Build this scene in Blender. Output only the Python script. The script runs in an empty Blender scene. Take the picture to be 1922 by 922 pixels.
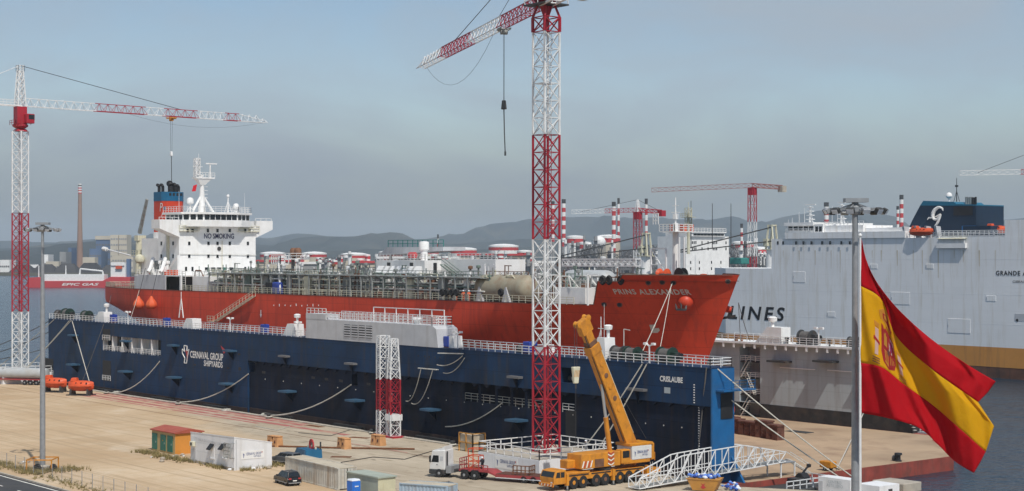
import bpy, math, random
from mathutils import Matrix, Vector
R = math.radians
rnd = random.Random(7)
scene = bpy.context.scene
col = scene.collection
# ------------------------------------------------------------------ camera, sky, sun, exposure
CAM_Z, FOC, HOR = 28.0, 3064.0, 477.0
CC, SS = 0.630, 0.7766            # camera heading in the yard frame: x runs along the quay, y across it
cam = bpy.data.cameras.new('camera'); cam_o = bpy.data.objects.new('camera', cam); col.objects.link(cam_o)
cam.sensor_width = 36.0; cam.lens = 36.0 * FOC / 1922.0; cam.shift_y = 16.0 / 1922.0
cam.clip_start = 1.0; cam.clip_end = 60000.0
cam_o.location = (0, 0, CAM_Z); cam_o.rotation_euler = (R(90), 0, math.asin(SS))
scene.camera = cam_o
SUN_EL, SUN_AZ = 55.0, 107.5
world = bpy.data.worlds.new('World'); scene.world = world; world.use_nodes = True
wn, wl = world.node_tree.nodes, world.node_tree.links
wn.clear()
wo = wn.new('ShaderNodeOutputWorld'); bg = wn.new('ShaderNodeBackground'); sky = wn.new('ShaderNodeTexSky')
sky.sky_type = 'NISHITA'; sky.sun_disc = False
sky.sun_elevation = R(SUN_EL); sky.sun_rotation = R(SUN_AZ)
sky.air_density = 1.0; sky.dust_density = .7; sky.ozone_density = 1.5
tc = wn.new('ShaderNodeTexCoord'); sep = wn.new('ShaderNodeSeparateXYZ'); wl.new(tc.outputs['Generated'], sep.inputs[0])
# thin high cloud veil and a grey smog band low over the bay, the same all the way round
mp = wn.new('ShaderNodeMapping'); mp.inputs['Scale'].default_value = (1.3, 1.3, 3.2); wl.new(tc.outputs['Generated'], mp.inputs[0])
nz = wn.new('ShaderNodeTexNoise'); nz.inputs['Distortion'].default_value = .6; nz.inputs['Scale'].default_value = 3.6; nz.inputs['Detail'].default_value = 7; nz.inputs['Roughness'].default_value = .56
wl.new(mp.outputs[0], nz.inputs['Vector'])
rng = wn.new('ShaderNodeMapRange'); rng.inputs[1].default_value = .36; rng.inputs[2].default_value = .68; rng.inputs[3].default_value = .0; rng.inputs[4].default_value = 1.0
wl.new(nz.outputs[0], rng.inputs[0])
el = wn.new('ShaderNodeMapRange'); el.interpolation_type = 'SMOOTHSTEP'
el.inputs[1].default_value = -.01; el.inputs[2].default_value = .115; el.inputs[3].default_value = 1.0; el.inputs[4].default_value = 0.0
wl.new(sep.outputs[2], el.inputs[0])
veil = wn.new('ShaderNodeMix'); veil.data_type = 'RGBA'; veil.inputs[7].default_value = (3.9, 4.6, 5.35, 1)
wl.new(rng.outputs[0], veil.inputs[0]); wl.new(sky.outputs[0], veil.inputs[6])
smog = wn.new('ShaderNodeMix'); smog.data_type = 'RGBA'; smog.inputs[7].default_value = (2.35, 2.68, 2.95, 1)
wl.new(el.outputs[0], smog.inputs[0]); wl.new(veil.outputs[2], smog.inputs[6])
wl.new(smog.outputs[2], bg.inputs[0]); bg.inputs[1].default_value = 0.10
wl.new(bg.outputs[0], wo.inputs[0])
sl = bpy.data.lights.new('sun', 'SUN'); sl.energy = 3.6; sl.angle = R(0.53); sl.color = (1.0, .95, .87)
sun = bpy.data.objects.new('sun', sl); col.objects.link(sun)
_az = R(SUN_AZ)
sun_dir = Vector((math.sin(_az) * math.cos(R(SUN_EL)), math.cos(_az) * math.cos(R(SUN_EL)), math.sin(R(SUN_EL))))
sun.rotation_euler = sun_dir.to_track_quat('Z', 'Y').to_euler(); sun.location = (-150, 60, 200)
vs = scene.view_settings; vs.view_transform = 'Standard'; vs.look = 'None'; vs.exposure = 0.0; vs.gamma = 1.0; vs.use_curve_mapping = False
scene.cycles.use_denoising = True; scene.cycles.max_bounces = 8; scene.cycles.volume_bounces = 1
scene.cycles.use_light_tree = False

# ------------------------------------------------------------------ measuring helpers (photo pixel + a known plane -> metres)
def S(px, py, y):
    k = (px - 961) / FOC; x = y * (k * CC - SS) / (CC + k * SS); d = -SS * x + CC * y
    return (x, y, CAM_Z - (py - HOR) / FOC * d)
def SX(px, py, x):
    k = (px - 961) / FOC; y = x * (-k * SS - CC) / (SS - k * CC); d = -SS * x + CC * y
    return (x, y, CAM_Z - (py - HOR) / FOC * d)
def G(px, py, z=0.0):
    d = FOC * (CAM_Z - z) / (py - HOR); r = (px - 961) / FOC * d
    return (CC * r - SS * d, SS * r + CC * d, z)
def D(px, py, d):
    r = (px - 961) / FOC * d
    return (CC * r - SS * d, SS * r + CC * d, CAM_Z - (py - HOR) / FOC * d)
def RD(r, d, z=0.0): return (CC * r - SS * d, SS * r + CC * d, z)

# ------------------------------------------------------------------ materials
MATS = {}
def mat(name, c, rough=.6, metal=0.0, var=.18, scale=.6, dirt=None, streak=None, bump=0.0, bscale=8.0, spec=.4, plates=None, ripple=0.0, pm=.32):
    """base colour with uneven tone; dirt=(rgb, amount, scale) patches; streak=(rgb, amount) runs down a wall; plates=(w,h) welded plate relief"""
    if name in MATS: return MATS[name]
    m = bpy.data.materials.new(name); m.use_nodes = True; n, l = m.node_tree.nodes, m.node_tree.links
    b = n['Principled BSDF']; b.inputs['Roughness'].default_value = rough; b.inputs['Metallic'].default_value = metal
    b.inputs['Specular IOR Level'].default_value = spec
    geo = n.new('ShaderNodeNewGeometry')
    def noise(sc, vec=(1, 1, 1), det=4):
        mpn = n.new('ShaderNodeMapping'); mpn.inputs['Scale'].default_value = vec; l.new(geo.outputs['Position'], mpn.inputs[0])
        t = n.new('ShaderNodeTexNoise'); t.inputs['Scale'].default_value = sc; t.inputs['Detail'].default_value = det; t.inputs['Roughness'].default_value = .62
        l.new(mpn.outputs[0], t.inputs['Vector']); return t.outputs[0]
    def remap(o, a, bb, c0, c1):
        r = n.new('ShaderNodeMapRange'); r.inputs[1].default_value = a; r.inputs[2].default_value = bb; r.inputs[3].default_value = c0; r.inputs[4].default_value = c1
        l.new(o, r.inputs[0]); return r.outputs[0]
    mx = n.new('ShaderNodeMix'); mx.data_type = 'RGBA'
    mx.inputs[6].default_value = tuple(x * (1 - var) for x in c) + (1,); mx.inputs[7].default_value = tuple(min(1, x * (1 + var)) for x in c) + (1,)
    l.new(remap(noise(scale), .3, .7, 0, 1), mx.inputs[0]); cur = mx.outputs[2]
    for kind, spec_ in (('d', dirt), ('s', streak)):
        if not spec_: continue
        q = n.new('ShaderNodeMix'); q.data_type = 'RGBA'; q.inputs[7].default_value = tuple(spec_[0]) + (1,)
        nn = noise(spec_[2] if kind == 'd' else 1.0, (1, 1, 1) if kind == 'd' else (.9, .9, .07), 6)
        l.new(remap(nn, .5, .72, 0, spec_[1]), q.inputs[0]); l.new(cur, q.inputs[6]); cur = q.outputs[2]
    l.new(cur, b.inputs['Base Color'])
    h = None
    if bump: h = noise(bscale, (1, 1, 1), 5)
    if plates:
        mpn = n.new('ShaderNodeCombineXYZ'); sp = n.new('ShaderNodeSeparateXYZ'); l.new(geo.outputs['Position'], sp.inputs[0])
        l.new(sp.outputs[0], mpn.inputs[0]); l.new(sp.outputs[2], mpn.inputs[1])
        bt = n.new('ShaderNodeTexBrick'); bt.inputs['Scale'].default_value = 1.0; bt.inputs['Brick Width'].default_value = plates[0]; bt.inputs['Row Height'].default_value = plates[1]
        bt.inputs['Mortar Size'].default_value = .05; bt.inputs['Mortar Smooth'].default_value = .8
        bt.inputs['Color1'].default_value = (.8, .8, .8, 1); bt.inputs['Color2'].default_value = (1, 1, 1, 1); bt.inputs['Mortar'].default_value = (.3, .3, .3, 1)
        l.new(mpn.outputs[0], bt.inputs['Vector']); h = bt.outputs[0]; bump = bump or .25
        # each plate takes the paint a little differently
        q = n.new('ShaderNodeMix'); q.data_type = 'RGBA'; q.blend_type = 'MULTIPLY'; q.inputs[0].default_value = pm
        l.new(cur, q.inputs[6]); l.new(bt.outputs[0], q.inputs[7]); l.new(q.outputs[2], b.inputs['Base Color'])
    if plates and ripple:
        rp = noise(.35, (.6, 1, 1.6), 3); ad = n.new('ShaderNodeMath'); ad.operation = 'MULTIPLY_ADD'; ad.inputs[1].default_value = ripple; l.new(rp, ad.inputs[0]); l.new(h, ad.inputs[2]); h = ad.outputs[0]
    if h is not None:
        bp = n.new('ShaderNodeBump'); bp.inputs['Strength'].default_value = bump; bp.inputs['Distance'].default_value = .08
        l.new(h, bp.inputs['Height']); l.new(bp.outputs[0], b.inputs['Normal'])
    MATS[name] = m; return m
RUST = (.17, .07, .03)
mat('white', (.80, .80, .79), .45, var=.06, streak=((.60, .54, .45), .3))
mat('white_far', (.78, .78, .77), .6, var=.08)
mat('crane_white', (.76, .77, .77), .45, var=.07, dirt=((.45, .42, .38), .4, 1.5))
mat('crane_red', (.40, .018, .035), .45, var=.16, dirt=((.20, .05, .04), .5, 1.2))
mat('hull_red', (.72, .072, .030), .5, spec=.25, ripple=1.8, pm=.4, var=.14, scale=.12, streak=((.36, .05, .032), .55), plates=(9, 2.4), bump=.12)
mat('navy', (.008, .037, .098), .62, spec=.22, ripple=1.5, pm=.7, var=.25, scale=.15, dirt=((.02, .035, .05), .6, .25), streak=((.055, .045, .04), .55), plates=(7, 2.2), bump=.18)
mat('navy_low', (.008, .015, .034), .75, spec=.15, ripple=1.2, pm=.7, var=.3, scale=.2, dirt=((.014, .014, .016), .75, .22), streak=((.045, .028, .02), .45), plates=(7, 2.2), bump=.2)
mat('boot_brown', (.05, .028, .022), .8, var=.4, scale=.5, dirt=((.03, .03, .025), .7, .8))
mat('bright_blue', (.012, .115, .30), .45, var=.12, dirt=((.05, .10, .16), .5, .4))  # dock ends: the navy with sunlit brightness put into the colour
mat('platform_blue', (.032, .085, .15), .6, var=.2)
mat('grey_house', (.50, .51, .53), .55, var=.08, streak=((.33, .31, .30), .4))
mat('grey_wall', (.42, .475, .50), .6, var=.06, scale=.1, streak=((.27, .26, .25), .5), plates=(8, 2.5), bump=.12)
mat('black_band', (.030, .030, .030), .8, var=.35, dirt=((.10, .07, .05), .5, .5))
mat('dark', (.018, .018, .02), .6, var=.3)
mat('dark_steel', (.045, .048, .05), .55, var=.3, dirt=((.10, .06, .04), .5, 1))
mat('winch_green', (.016, .04, .03), .5, var=.3, dirt=((.03, .03, .03), .6, 1.5))
mat('glass', (.012, .016, .02), .12, var=.1, spec=.6)
mat('rubber', (.022, .022, .023), .85, var=.2)
mat('rope', (.52, .50, .44), .9, var=.2, scale=4)
mat('rope_dark', (.12, .115, .11), .9, var=.3, scale=4)
mat('wire', (.05, .05, .055), .6)
mat('pipe_grey', (.26, .28, .275), .55, var=.25, dirt=(RUST, .5, .8))
mat('pipe_green', (.17, .23, .20), .55, var=.25, dirt=(RUST, .45, .8))
mat('pipe_white', (.62, .62, .58), .5, var=.12, dirt=(RUST, .4, 1.0))
mat('pipe_rust', (.17, .085, .05), .75, var=.35)
mat('deck_brown', (.17, .075, .05), .75, var=.3, scale=.4, dirt=((.12, .10, .09), .7, .5))
mat('tank_ochre', (.34, .31, .23), .55, var=.14, scale=.25, dirt=((.27, .13, .06), .55, .35), streak=((.22, .13, .07), .6))
mat('far_jib', (.30, .13, .12), .6, var=.15)
mat('tank_grey', (.42, .44, .45), .5, var=.1, dirt=((.30, .26, .20), .4, .5))
mat('orange', (.62, .085, .022), .5, var=.14, dirt=((.35, .07, .03), .45, 1.5))
mat('weight_orange', (.66, .11, .035), .65, var=.15)
mat('funnel_red', (.58, .055, .022), .45, var=.08)
mat('funnel_blue', (.012, .11, .22), .45, var=.12)
mat('crane_yellow', (.62, .25, .022), .45, var=.1, scale=1.2, dirt=((.25, .10, .03), .55, 1.1), streak=((.30, .13, .04), .5))
mat('cream', (.62, .60, .46), .5, var=.12, streak=((.36, .26, .15), .5))
mat('steel', (.50, .52, .54), .35, metal=.7, var=.1)
mat('galv', (.33, .345, .36), .5, metal=.35, var=.14, scale=2)
mat('concrete', (.42, .38, .32), .9, var=.16, scale=.5, dirt=((.26, .22, .17), .6, .3), bump=.3)
mat('plaster', (.72, .73, .75), .8, var=.06, streak=((.50, .48, .45), .4), bump=.1, bscale=3)
mat('hut_orange', (.62, .26, .045), .75, var=.08, streak=((.40, .20, .08), .35))
mat('hut_cream', (.50, .36, .17), .75, var=.08)
mat('roof_red', (.36, .085, .055), .7, var=.15)
mat('green_door', (.025, .16, .12), .5, var=.12)
mat('container_white', (.56, .54, .48), .6, var=.1, dirt=((.36, .27, .17), .6, .5), streak=((.30, .20, .12), .7))
mat('container_top', (.50, .44, .34), .75, var=.12, dirt=((.34, .24, .15), .7, .35))
mat('container_blue', (.36, .46, .55), .55, var=.12, streak=((.25, .17, .12), .6))
mat('green_grey', (.36, .40, .34), .65, var=.1, streak=((.26, .26, .2), .4))
mat('khaki', (.55, .52, .36), .7, var=.1)
mat('toilet_blue', (.03, .17, .62), .4, var=.08)
mat('car_black', (.012, .012, .014), .22, var=.1, spec=.6)
mat('car_silver', (.16, .165, .17), .3, metal=.5, var=.1)
mat('car_white', (.68, .68, .67), .35, var=.05, dirt=((.45, .40, .32), .35, 1.2))
mat('trailer_red', (.33, .05, .055), .6, var=.2, dirt=((.20, .09, .06), .6, .8))
mat('block_wood', (.58, .30, .13), .8, var=.2, dirt=((.35, .19, .1), .6, .7))
mat('drum_blue', (.02, .05, .30), .45, var=.15)
mat('skip_yellow', (.55, .27, .06), .6, var=.15, dirt=((.30, .16, .08), .5, 1))
mat('carrier_white', (.84, .845, .85), .5, ripple=1.6, pm=.10, var=.06, scale=.05, streak=((.60, .55, .46), .6), plates=(14, 2.8), bump=.10)
mat('carrier_orange', (.58, .26, .06), .6, var=.1, scale=.1, streak=((.26, .13, .06), .5))
mat('antifoul', (.14, .06, .035), .8, var=.35, scale=.3, dirt=((.05, .04, .035), .8, .2), streak=((.05, .035, .03), .8))
mat('stain_yellow', (.47, .44, .30), .7, var=.12, scale=.5)
mat('navy_funnel', (.006, .022, .048), .65, var=.12)
mat('teal_funnel', (.012, .13, .22), .45, var=.1)
mat('text_black', (.012, .012, .015), .6, var=0)
mat('text_navy', (.03, .03, .09), .6, var=0)
mat('text_white', (.78, .78, .76), .6, var=.04)
mat('text_cream', (.66, .60, .52), .7, var=.08, scale=2)
mat('logo_red', (.45, .05, .05), .6, var=.05)
mat('logo_blue', (.06, .09, .24), .6, var=.05)
mat('asphalt', (.055, .055, .058), .9, var=.14, scale=.4, dirt=((.11, .10, .085), .5, .12), bump=.3, bscale=12)
mat('line_white', (.70, .68, .62), .8, var=.1, dirt=((.4, .36, .3), .6, 1.5))
mat('weed', (.27, .22, .09), .9, var=.4, scale=1.2)
mat('weed_green', (.13, .17, .045), .9, var=.35, scale=1.2)
mat('stone', (.36, .31, .25), .95, var=.25, bump=.4)
mat('skin', (.42, .24, .16), .6, var=.03)
mat('cloth_dark', (.02, .022, .03), .85, var=.2)
mat('cloth_orange', (.62, .12, .05), .85, var=.12)
mat('cloth_grey', (.20, .21, .23), .85, var=.12)
mat('tarp_blue', (.03, .06, .30), .55, var=.2)
mat('bag_blue', (.10, .22, .62), .45, var=.25, scale=3)
mat('bag_white', (.70, .74, .80), .45, var=.1)
mat('flag_red', (.56, .012, .022), .75, var=.05)
mat('flag_yellow', (.78, .44, .012), .75, var=.05)
mat('rust', RUST, .85, var=.35, scale=1.2)
mat('timber', (.12, .05, .035), .9, var=.4, scale=1.5)
mat('far_grey', (.27, .275, .28), .7, var=.2, scale=.02)
mat('far_dark', (.13, .13, .135), .8, var=.3, scale=.02)
mat('far_cream', (.52, .47, .38), .7, var=.12, scale=.02)
mat('far_red', (.48, .045, .05), .6, var=.12, scale=.02)
mat('far_blue', (.09, .14, .24), .6, var=.15, scale=.02)
mat('far_brown', (.30, .19, .14), .8, var=.15, scale=.02)
mat('coal', (.05, .048, .048), .95, var=.4, scale=.03)
mat('teal', (.04, .22, .20), .6, var=.15)

# ------------------------------------------------------------------ mesh helpers
class MB:
    def __init__(s): s.v = []; s.f = []
    def add(s, vs, fs):
        o = len(s.v); s.v += [tuple(p) for p in vs]; s.f += [tuple(i + o for i in f) for f in fs]; return s
    def box(s, x0, x1, y0, y1, z0, z1):
        if x0 > x1: x0, x1 = x1, x0
        if y0 > y1: y0, y1 = y1, y0
        if z0 > z1: z0, z1 = z1, z0
        return s.add([(x0, y0, z0), (x1, y0, z0), (x1, y1, z0), (x0, y1, z0), (x0, y0, z1), (x1, y0, z1), (x1, y1, z1), (x0, y1, z1)],
                     [(3, 2, 1, 0), (4, 5, 6, 7), (0, 1, 5, 4), (1, 2, 6, 5), (2, 3, 7, 6), (3, 0, 4, 7)])
    def cbox(s, c, sx, sy, sz): return s.box(c[0] - sx / 2, c[0] + sx / 2, c[1] - sy / 2, c[1] + sy / 2, c[2] - sz / 2, c[2] + sz / 2)
    def taper(s, b0, b1, z0, z1):
        """b=(x0,x1,y0,y1) at the bottom and the top"""
        vs = []
        for (x0, x1, y0, y1), z in ((b0, z0), (b1, z1)): vs += [(x0, y0, z), (x1, y0, z), (x1, y1, z), (x0, y1, z)]
        return s.add(vs, [(3, 2, 1, 0), (4, 5, 6, 7), (0, 1, 5, 4), (1, 2, 6, 5), (2, 3, 7, 6), (3, 0, 4, 7)])
    def cyl(s, p, q, r, r2=None, n=10):
        p, q = Vector(p), Vector(q); r2 = r if r2 is None else r2
        a = q - p
        if a.length < 1e-6: return s
        a.normalize(); u = a.orthogonal().normalized() if abs(a.z) < .999 else Vector((1, 0, 0))
        if n == 4 and abs(a.z) < .999: u = (a.cross(Vector((0, 0, 1)))).normalized(); u = (u + u.cross(a)).normalized()
        if n == 4 and abs(a.z) >= .999: u = Vector((1, 1, 0)).normalized()
        w = a.cross(u); vs = []
        for c, rr in ((p, r), (q, r2)):
            for i in range(n):
                t = 2 * math.pi * i / n; vs.append(c + (u * math.cos(t) + w * math.sin(t)) * rr)
        return s.add(vs, [tuple(range(n - 1, -1, -1)), tuple(range(n, 2 * n))] + [(i, (i + 1) % n, n + (i + 1) % n, n + i) for i in range(n)])
    def bar(s, p, q, r): return s.cyl(p, q, r * 1.25, n=4)
    def tube(s, pts, r, n=6):
        for a, b in zip(pts, pts[1:]): s.cyl(a, b, r, n=n)
        return s
    def prism(s, poly, axis, a0, a1):
        """poly is a list of 2-D points; axis x: (y,z), y: (x,z), z: (x,y)"""
        n = len(poly)
        def put(p, a): return (a, p[0], p[1]) if axis == 'x' else (p[0], a, p[1]) if axis == 'y' else (p[0], p[1], a)
        return s.add([put(p, a0) for p in poly] + [put(p, a1) for p in poly],
                     [tuple(range(n - 1, -1, -1)), tuple(range(n, 2 * n))] + [(i, (i + 1) % n, n + (i + 1) % n, n + i) for i in range(n)])
    def lathe(s, c, prof, n=16, axis='z'):
        vs = []; m = len(prof)
        for r, h in prof:
            for i in range(n):
                t = 2 * math.pi * i / n; a, b = r * math.cos(t), r * math.sin(t)
                vs.append((c[0] + a, c[1] + b, c[2] + h) if axis == 'z' else (c[0] + h, c[1] + a, c[2] + b) if axis == 'x' else (c[0] + a, c[1] + h, c[2] + b))
        fs = [(k * n + i, k * n + (i + 1) % n, (k + 1) * n + (i + 1) % n, (k + 1) * n + i) for k in range(m - 1) for i in range(n)]
        return s.add(vs, fs + [tuple(range(n - 1, -1, -1)), tuple(range((m - 1) * n, m * n))])
    def rail(s, pts, h=1.1, step=1.5, rails=3, r=.035):
        for a, b in zip(pts, pts[1:]):
            a, b = Vector(a), Vector(b); L = (b - a).length; k = max(1, round(L / step))
            for i in range(k + 1):
                p = a.lerp(b, i / k); s.bar(p, p + Vector((0, 0, h)), r)
            for j in range(rails):
                z = Vector((0, 0, h * (j + 1) / rails)); s.bar(a + z, b + z, r)
        return s
    def lattice(s, p, q, side, bays, rc=.12, rb=.06, roll=0.0, up=None, side2=None):
        """four-chord box lattice from p to q with crossing braces"""
        p, q = Vector(p), Vector(q); a = (q - p).normalized()
        up = Vector(up) if up else (Vector((0, 0, 1)) if abs(a.z) < .9 else Vector((1, 0, 0)))
        u = a.cross(up).normalized(); w = u.cross(a).normalized()
        if roll: m = Matrix.Rotation(roll, 3, a); u = m @ u; w = m @ w
        h = side / 2; h2 = h if side2 is None else side2 / 2
        cs = [u * h + w * h, u * -h + w * h, u * -h + w * -h, u * h + w * -h]; ce = [c * (h2 / h) for c in cs]
        def pt(i, t): return p.lerp(q, t) + cs[i].lerp(ce[i], t)
        for i in range(4): s.bar(pt(i, 0), pt(i, 1), rc)
        for b in range(bays + 1):
            for i in range(4): s.bar(pt(i, b / bays), pt((i + 1) % 4, b / bays), rb)
        for b in range(bays):
            for i in range(4):
                j = (i + 1) % 4
                s.bar(pt(i, b / bays), pt(j, (b + 1) / bays), rb); s.bar(pt(j, b / bays), pt(i, (b + 1) / bays), rb)
        return s
    def build(s, name, m, parent=None, world=False, smooth=False):
        me = bpy.data.meshes.new(name); me.from_pydata(s.v, [], s.f); me.update()
        me.materials.append(MATS[m])
        if smooth:
            me.polygons.foreach_set('use_smooth', [True] * len(me.polygons))
            try: me.set_sharp_from_angle(angle=R(40))
            except Exception: pass
        o = bpy.data.objects.new(name, me); col.objects.link(o)
        if parent is not None:
            o.parent = parent
            if world and parent.name in ROOTS: o.matrix_parent_inverse = ROOTS[parent.name].inverted()
        return o
ROOTS = {}
def tag(o, label, cat, group=None, kind=None):
    o['label'] = label
    if cat: o['category'] = cat
    if group: o['group'] = group
    if kind: o['kind'] = kind
    return o
def thing(name, label, cat, loc=(0, 0, 0), rz=0.0, group=None):
    o = bpy.data.objects.new(name, None); col.objects.link(o); o.empty_display_size = .5
    o.location = loc; o.rotation_euler = (0, 0, rz); tag(o, label, cat, group, 'thing')
    ROOTS[o.name] = Matrix.Translation(Vector(loc)) @ Matrix.Rotation(rz, 4, 'Z')
    return o
def copy_tree(o, parent=None, loc=None, rz=None, label=None):
    c = o.copy(); col.objects.link(c); c.parent = parent
    if parent is None:
        if loc is not None: c.location = loc
        if rz is not None: c.rotation_euler = (0, 0, rz)
        if label: c['label'] = label
        ROOTS[c.name] = Matrix.Translation(c.location) @ Matrix.Rotation(c.rotation_euler.z, 4, 'Z')
    for ch in o.children: copy_tree(ch, c)
    return c
def struct(name, mb, m, parent=None):
    o = mb.build(name, m, parent)
    if parent is None: o['kind'] = 'structure'
    return o
def bevel(o, w=.05, seg=2):
    b = o.modifiers.new('bevel', 'BEVEL'); b.width = w; b.segments = seg; b.limit_method = 'ANGLE'; b.angle_limit = R(35); return o
def text_shape(body, size=1.0, shear=0.0, bold=0.0, spacing=1.0, align='CENTER'):
    cu = bpy.data.curves.new('lettering', 'FONT'); cu.body = body; cu.size = size; cu.shear = shear; cu.offset = bold; cu.space_character = spacing
    cu.align_x = align; cu.resolution_u = 3
    o = bpy.data.objects.new('lettering', cu); me = o.to_mesh()
    vs = [(v.co.x, v.co.y) for v in me.vertices]; fs = [tuple(p.vertices) for p in me.polygons]
    o.to_mesh_clear(); bpy.data.objects.remove(o); bpy.data.curves.remove(cu)
    return vs, fs
def letters(body, fn, m, parent, world=True, name='lettering', width=None, **kw):
    """flat lettering laid on a surface: fn(u, v) gives the 3-D point"""
    vs, fs = text_shape(body, **kw)
    if width:
        x0, x1 = min(v[0] for v in vs), max(v[0] for v in vs); k = width / (x1 - x0); vs = [(v[0] * k, v[1]) for v in vs]
    mb = MB(); mb.add([fn(u, v) for u, v in vs], fs)
    return mb.build(name, m, parent, world=world)
def catenary(a, b, sag, n=10):
    a, b = Vector(a), Vector(b)
    return [a.lerp(b, i / n) - Vector((0, 0, sag * 4 * (i / n) * (1 - i / n))) for i in range(n + 1)]
def wheel(parent, x, y, z, r, w, axis='y', rim='steel'):
    t = MB().lathe((x, y, z), [(r * .62, -w / 2), (r * .92, -w / 2), (r, -w * .36), (r, w * .36), (r * .92, w / 2), (r * .62, w / 2)], 18, axis).build('wheel', 'rubber', parent)
    MB().lathe((x, y, z), [(r * .25, -w * .54), (r * .5, -w * .42), (r * .6, -w * .46), (r * .6, w * .46), (r * .5, w * .42), (r * .25, w * .54)], 14, axis).build('rim', rim, t)
    return t
# ------------------------------------------------------------------ setting: water, quay, road, hills
def ground_material():
    m = bpy.data.materials.new('yard_ground'); m.use_nodes = True; n, l = m.node_tree.nodes, m.node_tree.links
    b = n['Principled BSDF']; b.inputs['Roughness'].default_value = .95; b.inputs['Specular IOR Level'].default_value = .15
    geo = n.new('ShaderNodeNewGeometry'); sp = n.new('ShaderNodeSeparateXYZ'); l.new(geo.outputs['Position'], sp.inputs[0])
    def noise(sc, vec=(1, 1, 1), det=5, rot=0):
        q = n.new('ShaderNodeMapping'); q.inputs['Scale'].default_value = vec; q.inputs['Rotation'].default_value = (0, 0, rot); l.new(geo.outputs['Position'], q.inputs[0])
        t = n.new('ShaderNodeTexNoise'); t.inputs['Scale'].default_value = sc; t.inputs['Detail'].default_value = det; t.inputs['Roughness'].default_value = .6
        l.new(q.outputs[0], t.inputs['Vector']); return t.outputs[0]
    def rm(o, a, bb, c0=0., c1=1.):
        r = n.new('ShaderNodeMapRange'); r.inputs[1].default_value = a; r.inputs[2].default_value = bb; r.inputs[3].default_value = c0; r.inputs[4].default_value = c1
        l.new(o, r.inputs[0]); return r.outputs[0]
    def mth(op, a, c):
        q = n.new('ShaderNodeMath'); q.operation = op
        for i, v in enumerate((a, c)):
            if isinstance(v, float): q.inputs[i].default_value = v
            else: l.new(v, q.inputs[i])
        return q.outputs[0]
    def mix(f, a, c):
        q = n.new('ShaderNodeMix'); q.data_type = 'RGBA'
        l.new(f, q.inputs[0]) if not isinstance(f, float) else None
        for i, v in ((6, a), (7, c)):
            if isinstance(v, tuple): q.inputs[i].default_value = v + (1,)
            else: l.new(v, q.inputs[i])
        return q.outputs[2]
    sand = mix(rm(noise(.045), .35, .65), (.45, .315, .19), (.59, .455, .31))
    sand = mix(rm(noise(.5, (1, 1, 1), 6), .42, .75, 0, .55), sand, (.45, .325, .19))
    sand = mix(rm(noise(.16, (1, .22, 1), 4, R(25)), .52, .7, 0, .5), sand, (.60, .48, .34))
    con = mix(rm(noise(.08), .35, .65), (.40, .335, .25), (.53, .455, .35))
    con = mix(rm(noise(.11, (1, 4.5, 1), 6), .56, .66, 0, .75), con, (.28, .22, .15))
    con = mix(rm(noise(.9), .5, .8, 0, .5), con, (.36, .30, .22))
    # slab joints, oil stains and wheel tracks
    bt = n.new('ShaderNodeTexBrick'); bt.inputs['Scale'].default_value = 1.0; bt.inputs['Brick Width'].default_value = 7.5; bt.inputs['Row Height'].default_value = 5.0; bt.inputs['Mortar Size'].default_value = .07; bt.offset = 0.0
    bt.inputs['Color1'].default_value = (0, 0, 0, 1); bt.inputs['Color2'].default_value = (.35, .35, .35, 1); bt.inputs['Mortar'].default_value = (1, 1, 1, 1); l.new(geo.outputs['Position'], bt.inputs['Vector'])
    con = mix(rm(bt.outputs[0], 0., 1., 0., .55), con, (.25, .205, .15))
    con = mix(rm(noise(.21, (1, 1.6, 1), 3), .62, .68, 0., .7), con, (.20, .165, .125))
    con = mix(rm(noise(.30, (.25, 2.2, 1), 4, R(-32)), .60, .66, 0., .45), con, (.60, .53, .43))
    for rot_, sc_ in ((R(12), .5), (R(-24), .42), (R(48), .36)):
        sand = mix(rm(noise(sc_, (.05, 2.4, 1), 2, rot_), .58, .64, 0., .6), sand, (.40, .295, .185))
    sand = mix(rm(noise(.09, (1, 1, 1), 3), .60, .72, 0., .5), sand, (.60, .50, .38))
    # concrete apron: near the quay edge everywhere, wider towards the crane
    k = mth('ADD', mth('MULTIPLY', sp.outputs[0], .30), sp.outputs[1])
    k = mth('ADD', k, rm(noise(.06), 0, 1, -9., 9.))
    base = mix(rm(k, 57., 63.), sand, con)
    l.new(base, b.inputs['Base Color'])
    bp = n.new('ShaderNodeBump'); bp.inputs['Strength'].default_value = .5; bp.inputs['Distance'].default_value = .12
    l.new(noise(1.5, (1, 1, 1), 7), bp.inputs['Height']); l.new(bp.outputs[0], b.inputs['Normal'])
    MATS['yard_ground'] = m
ground_material()
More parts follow.
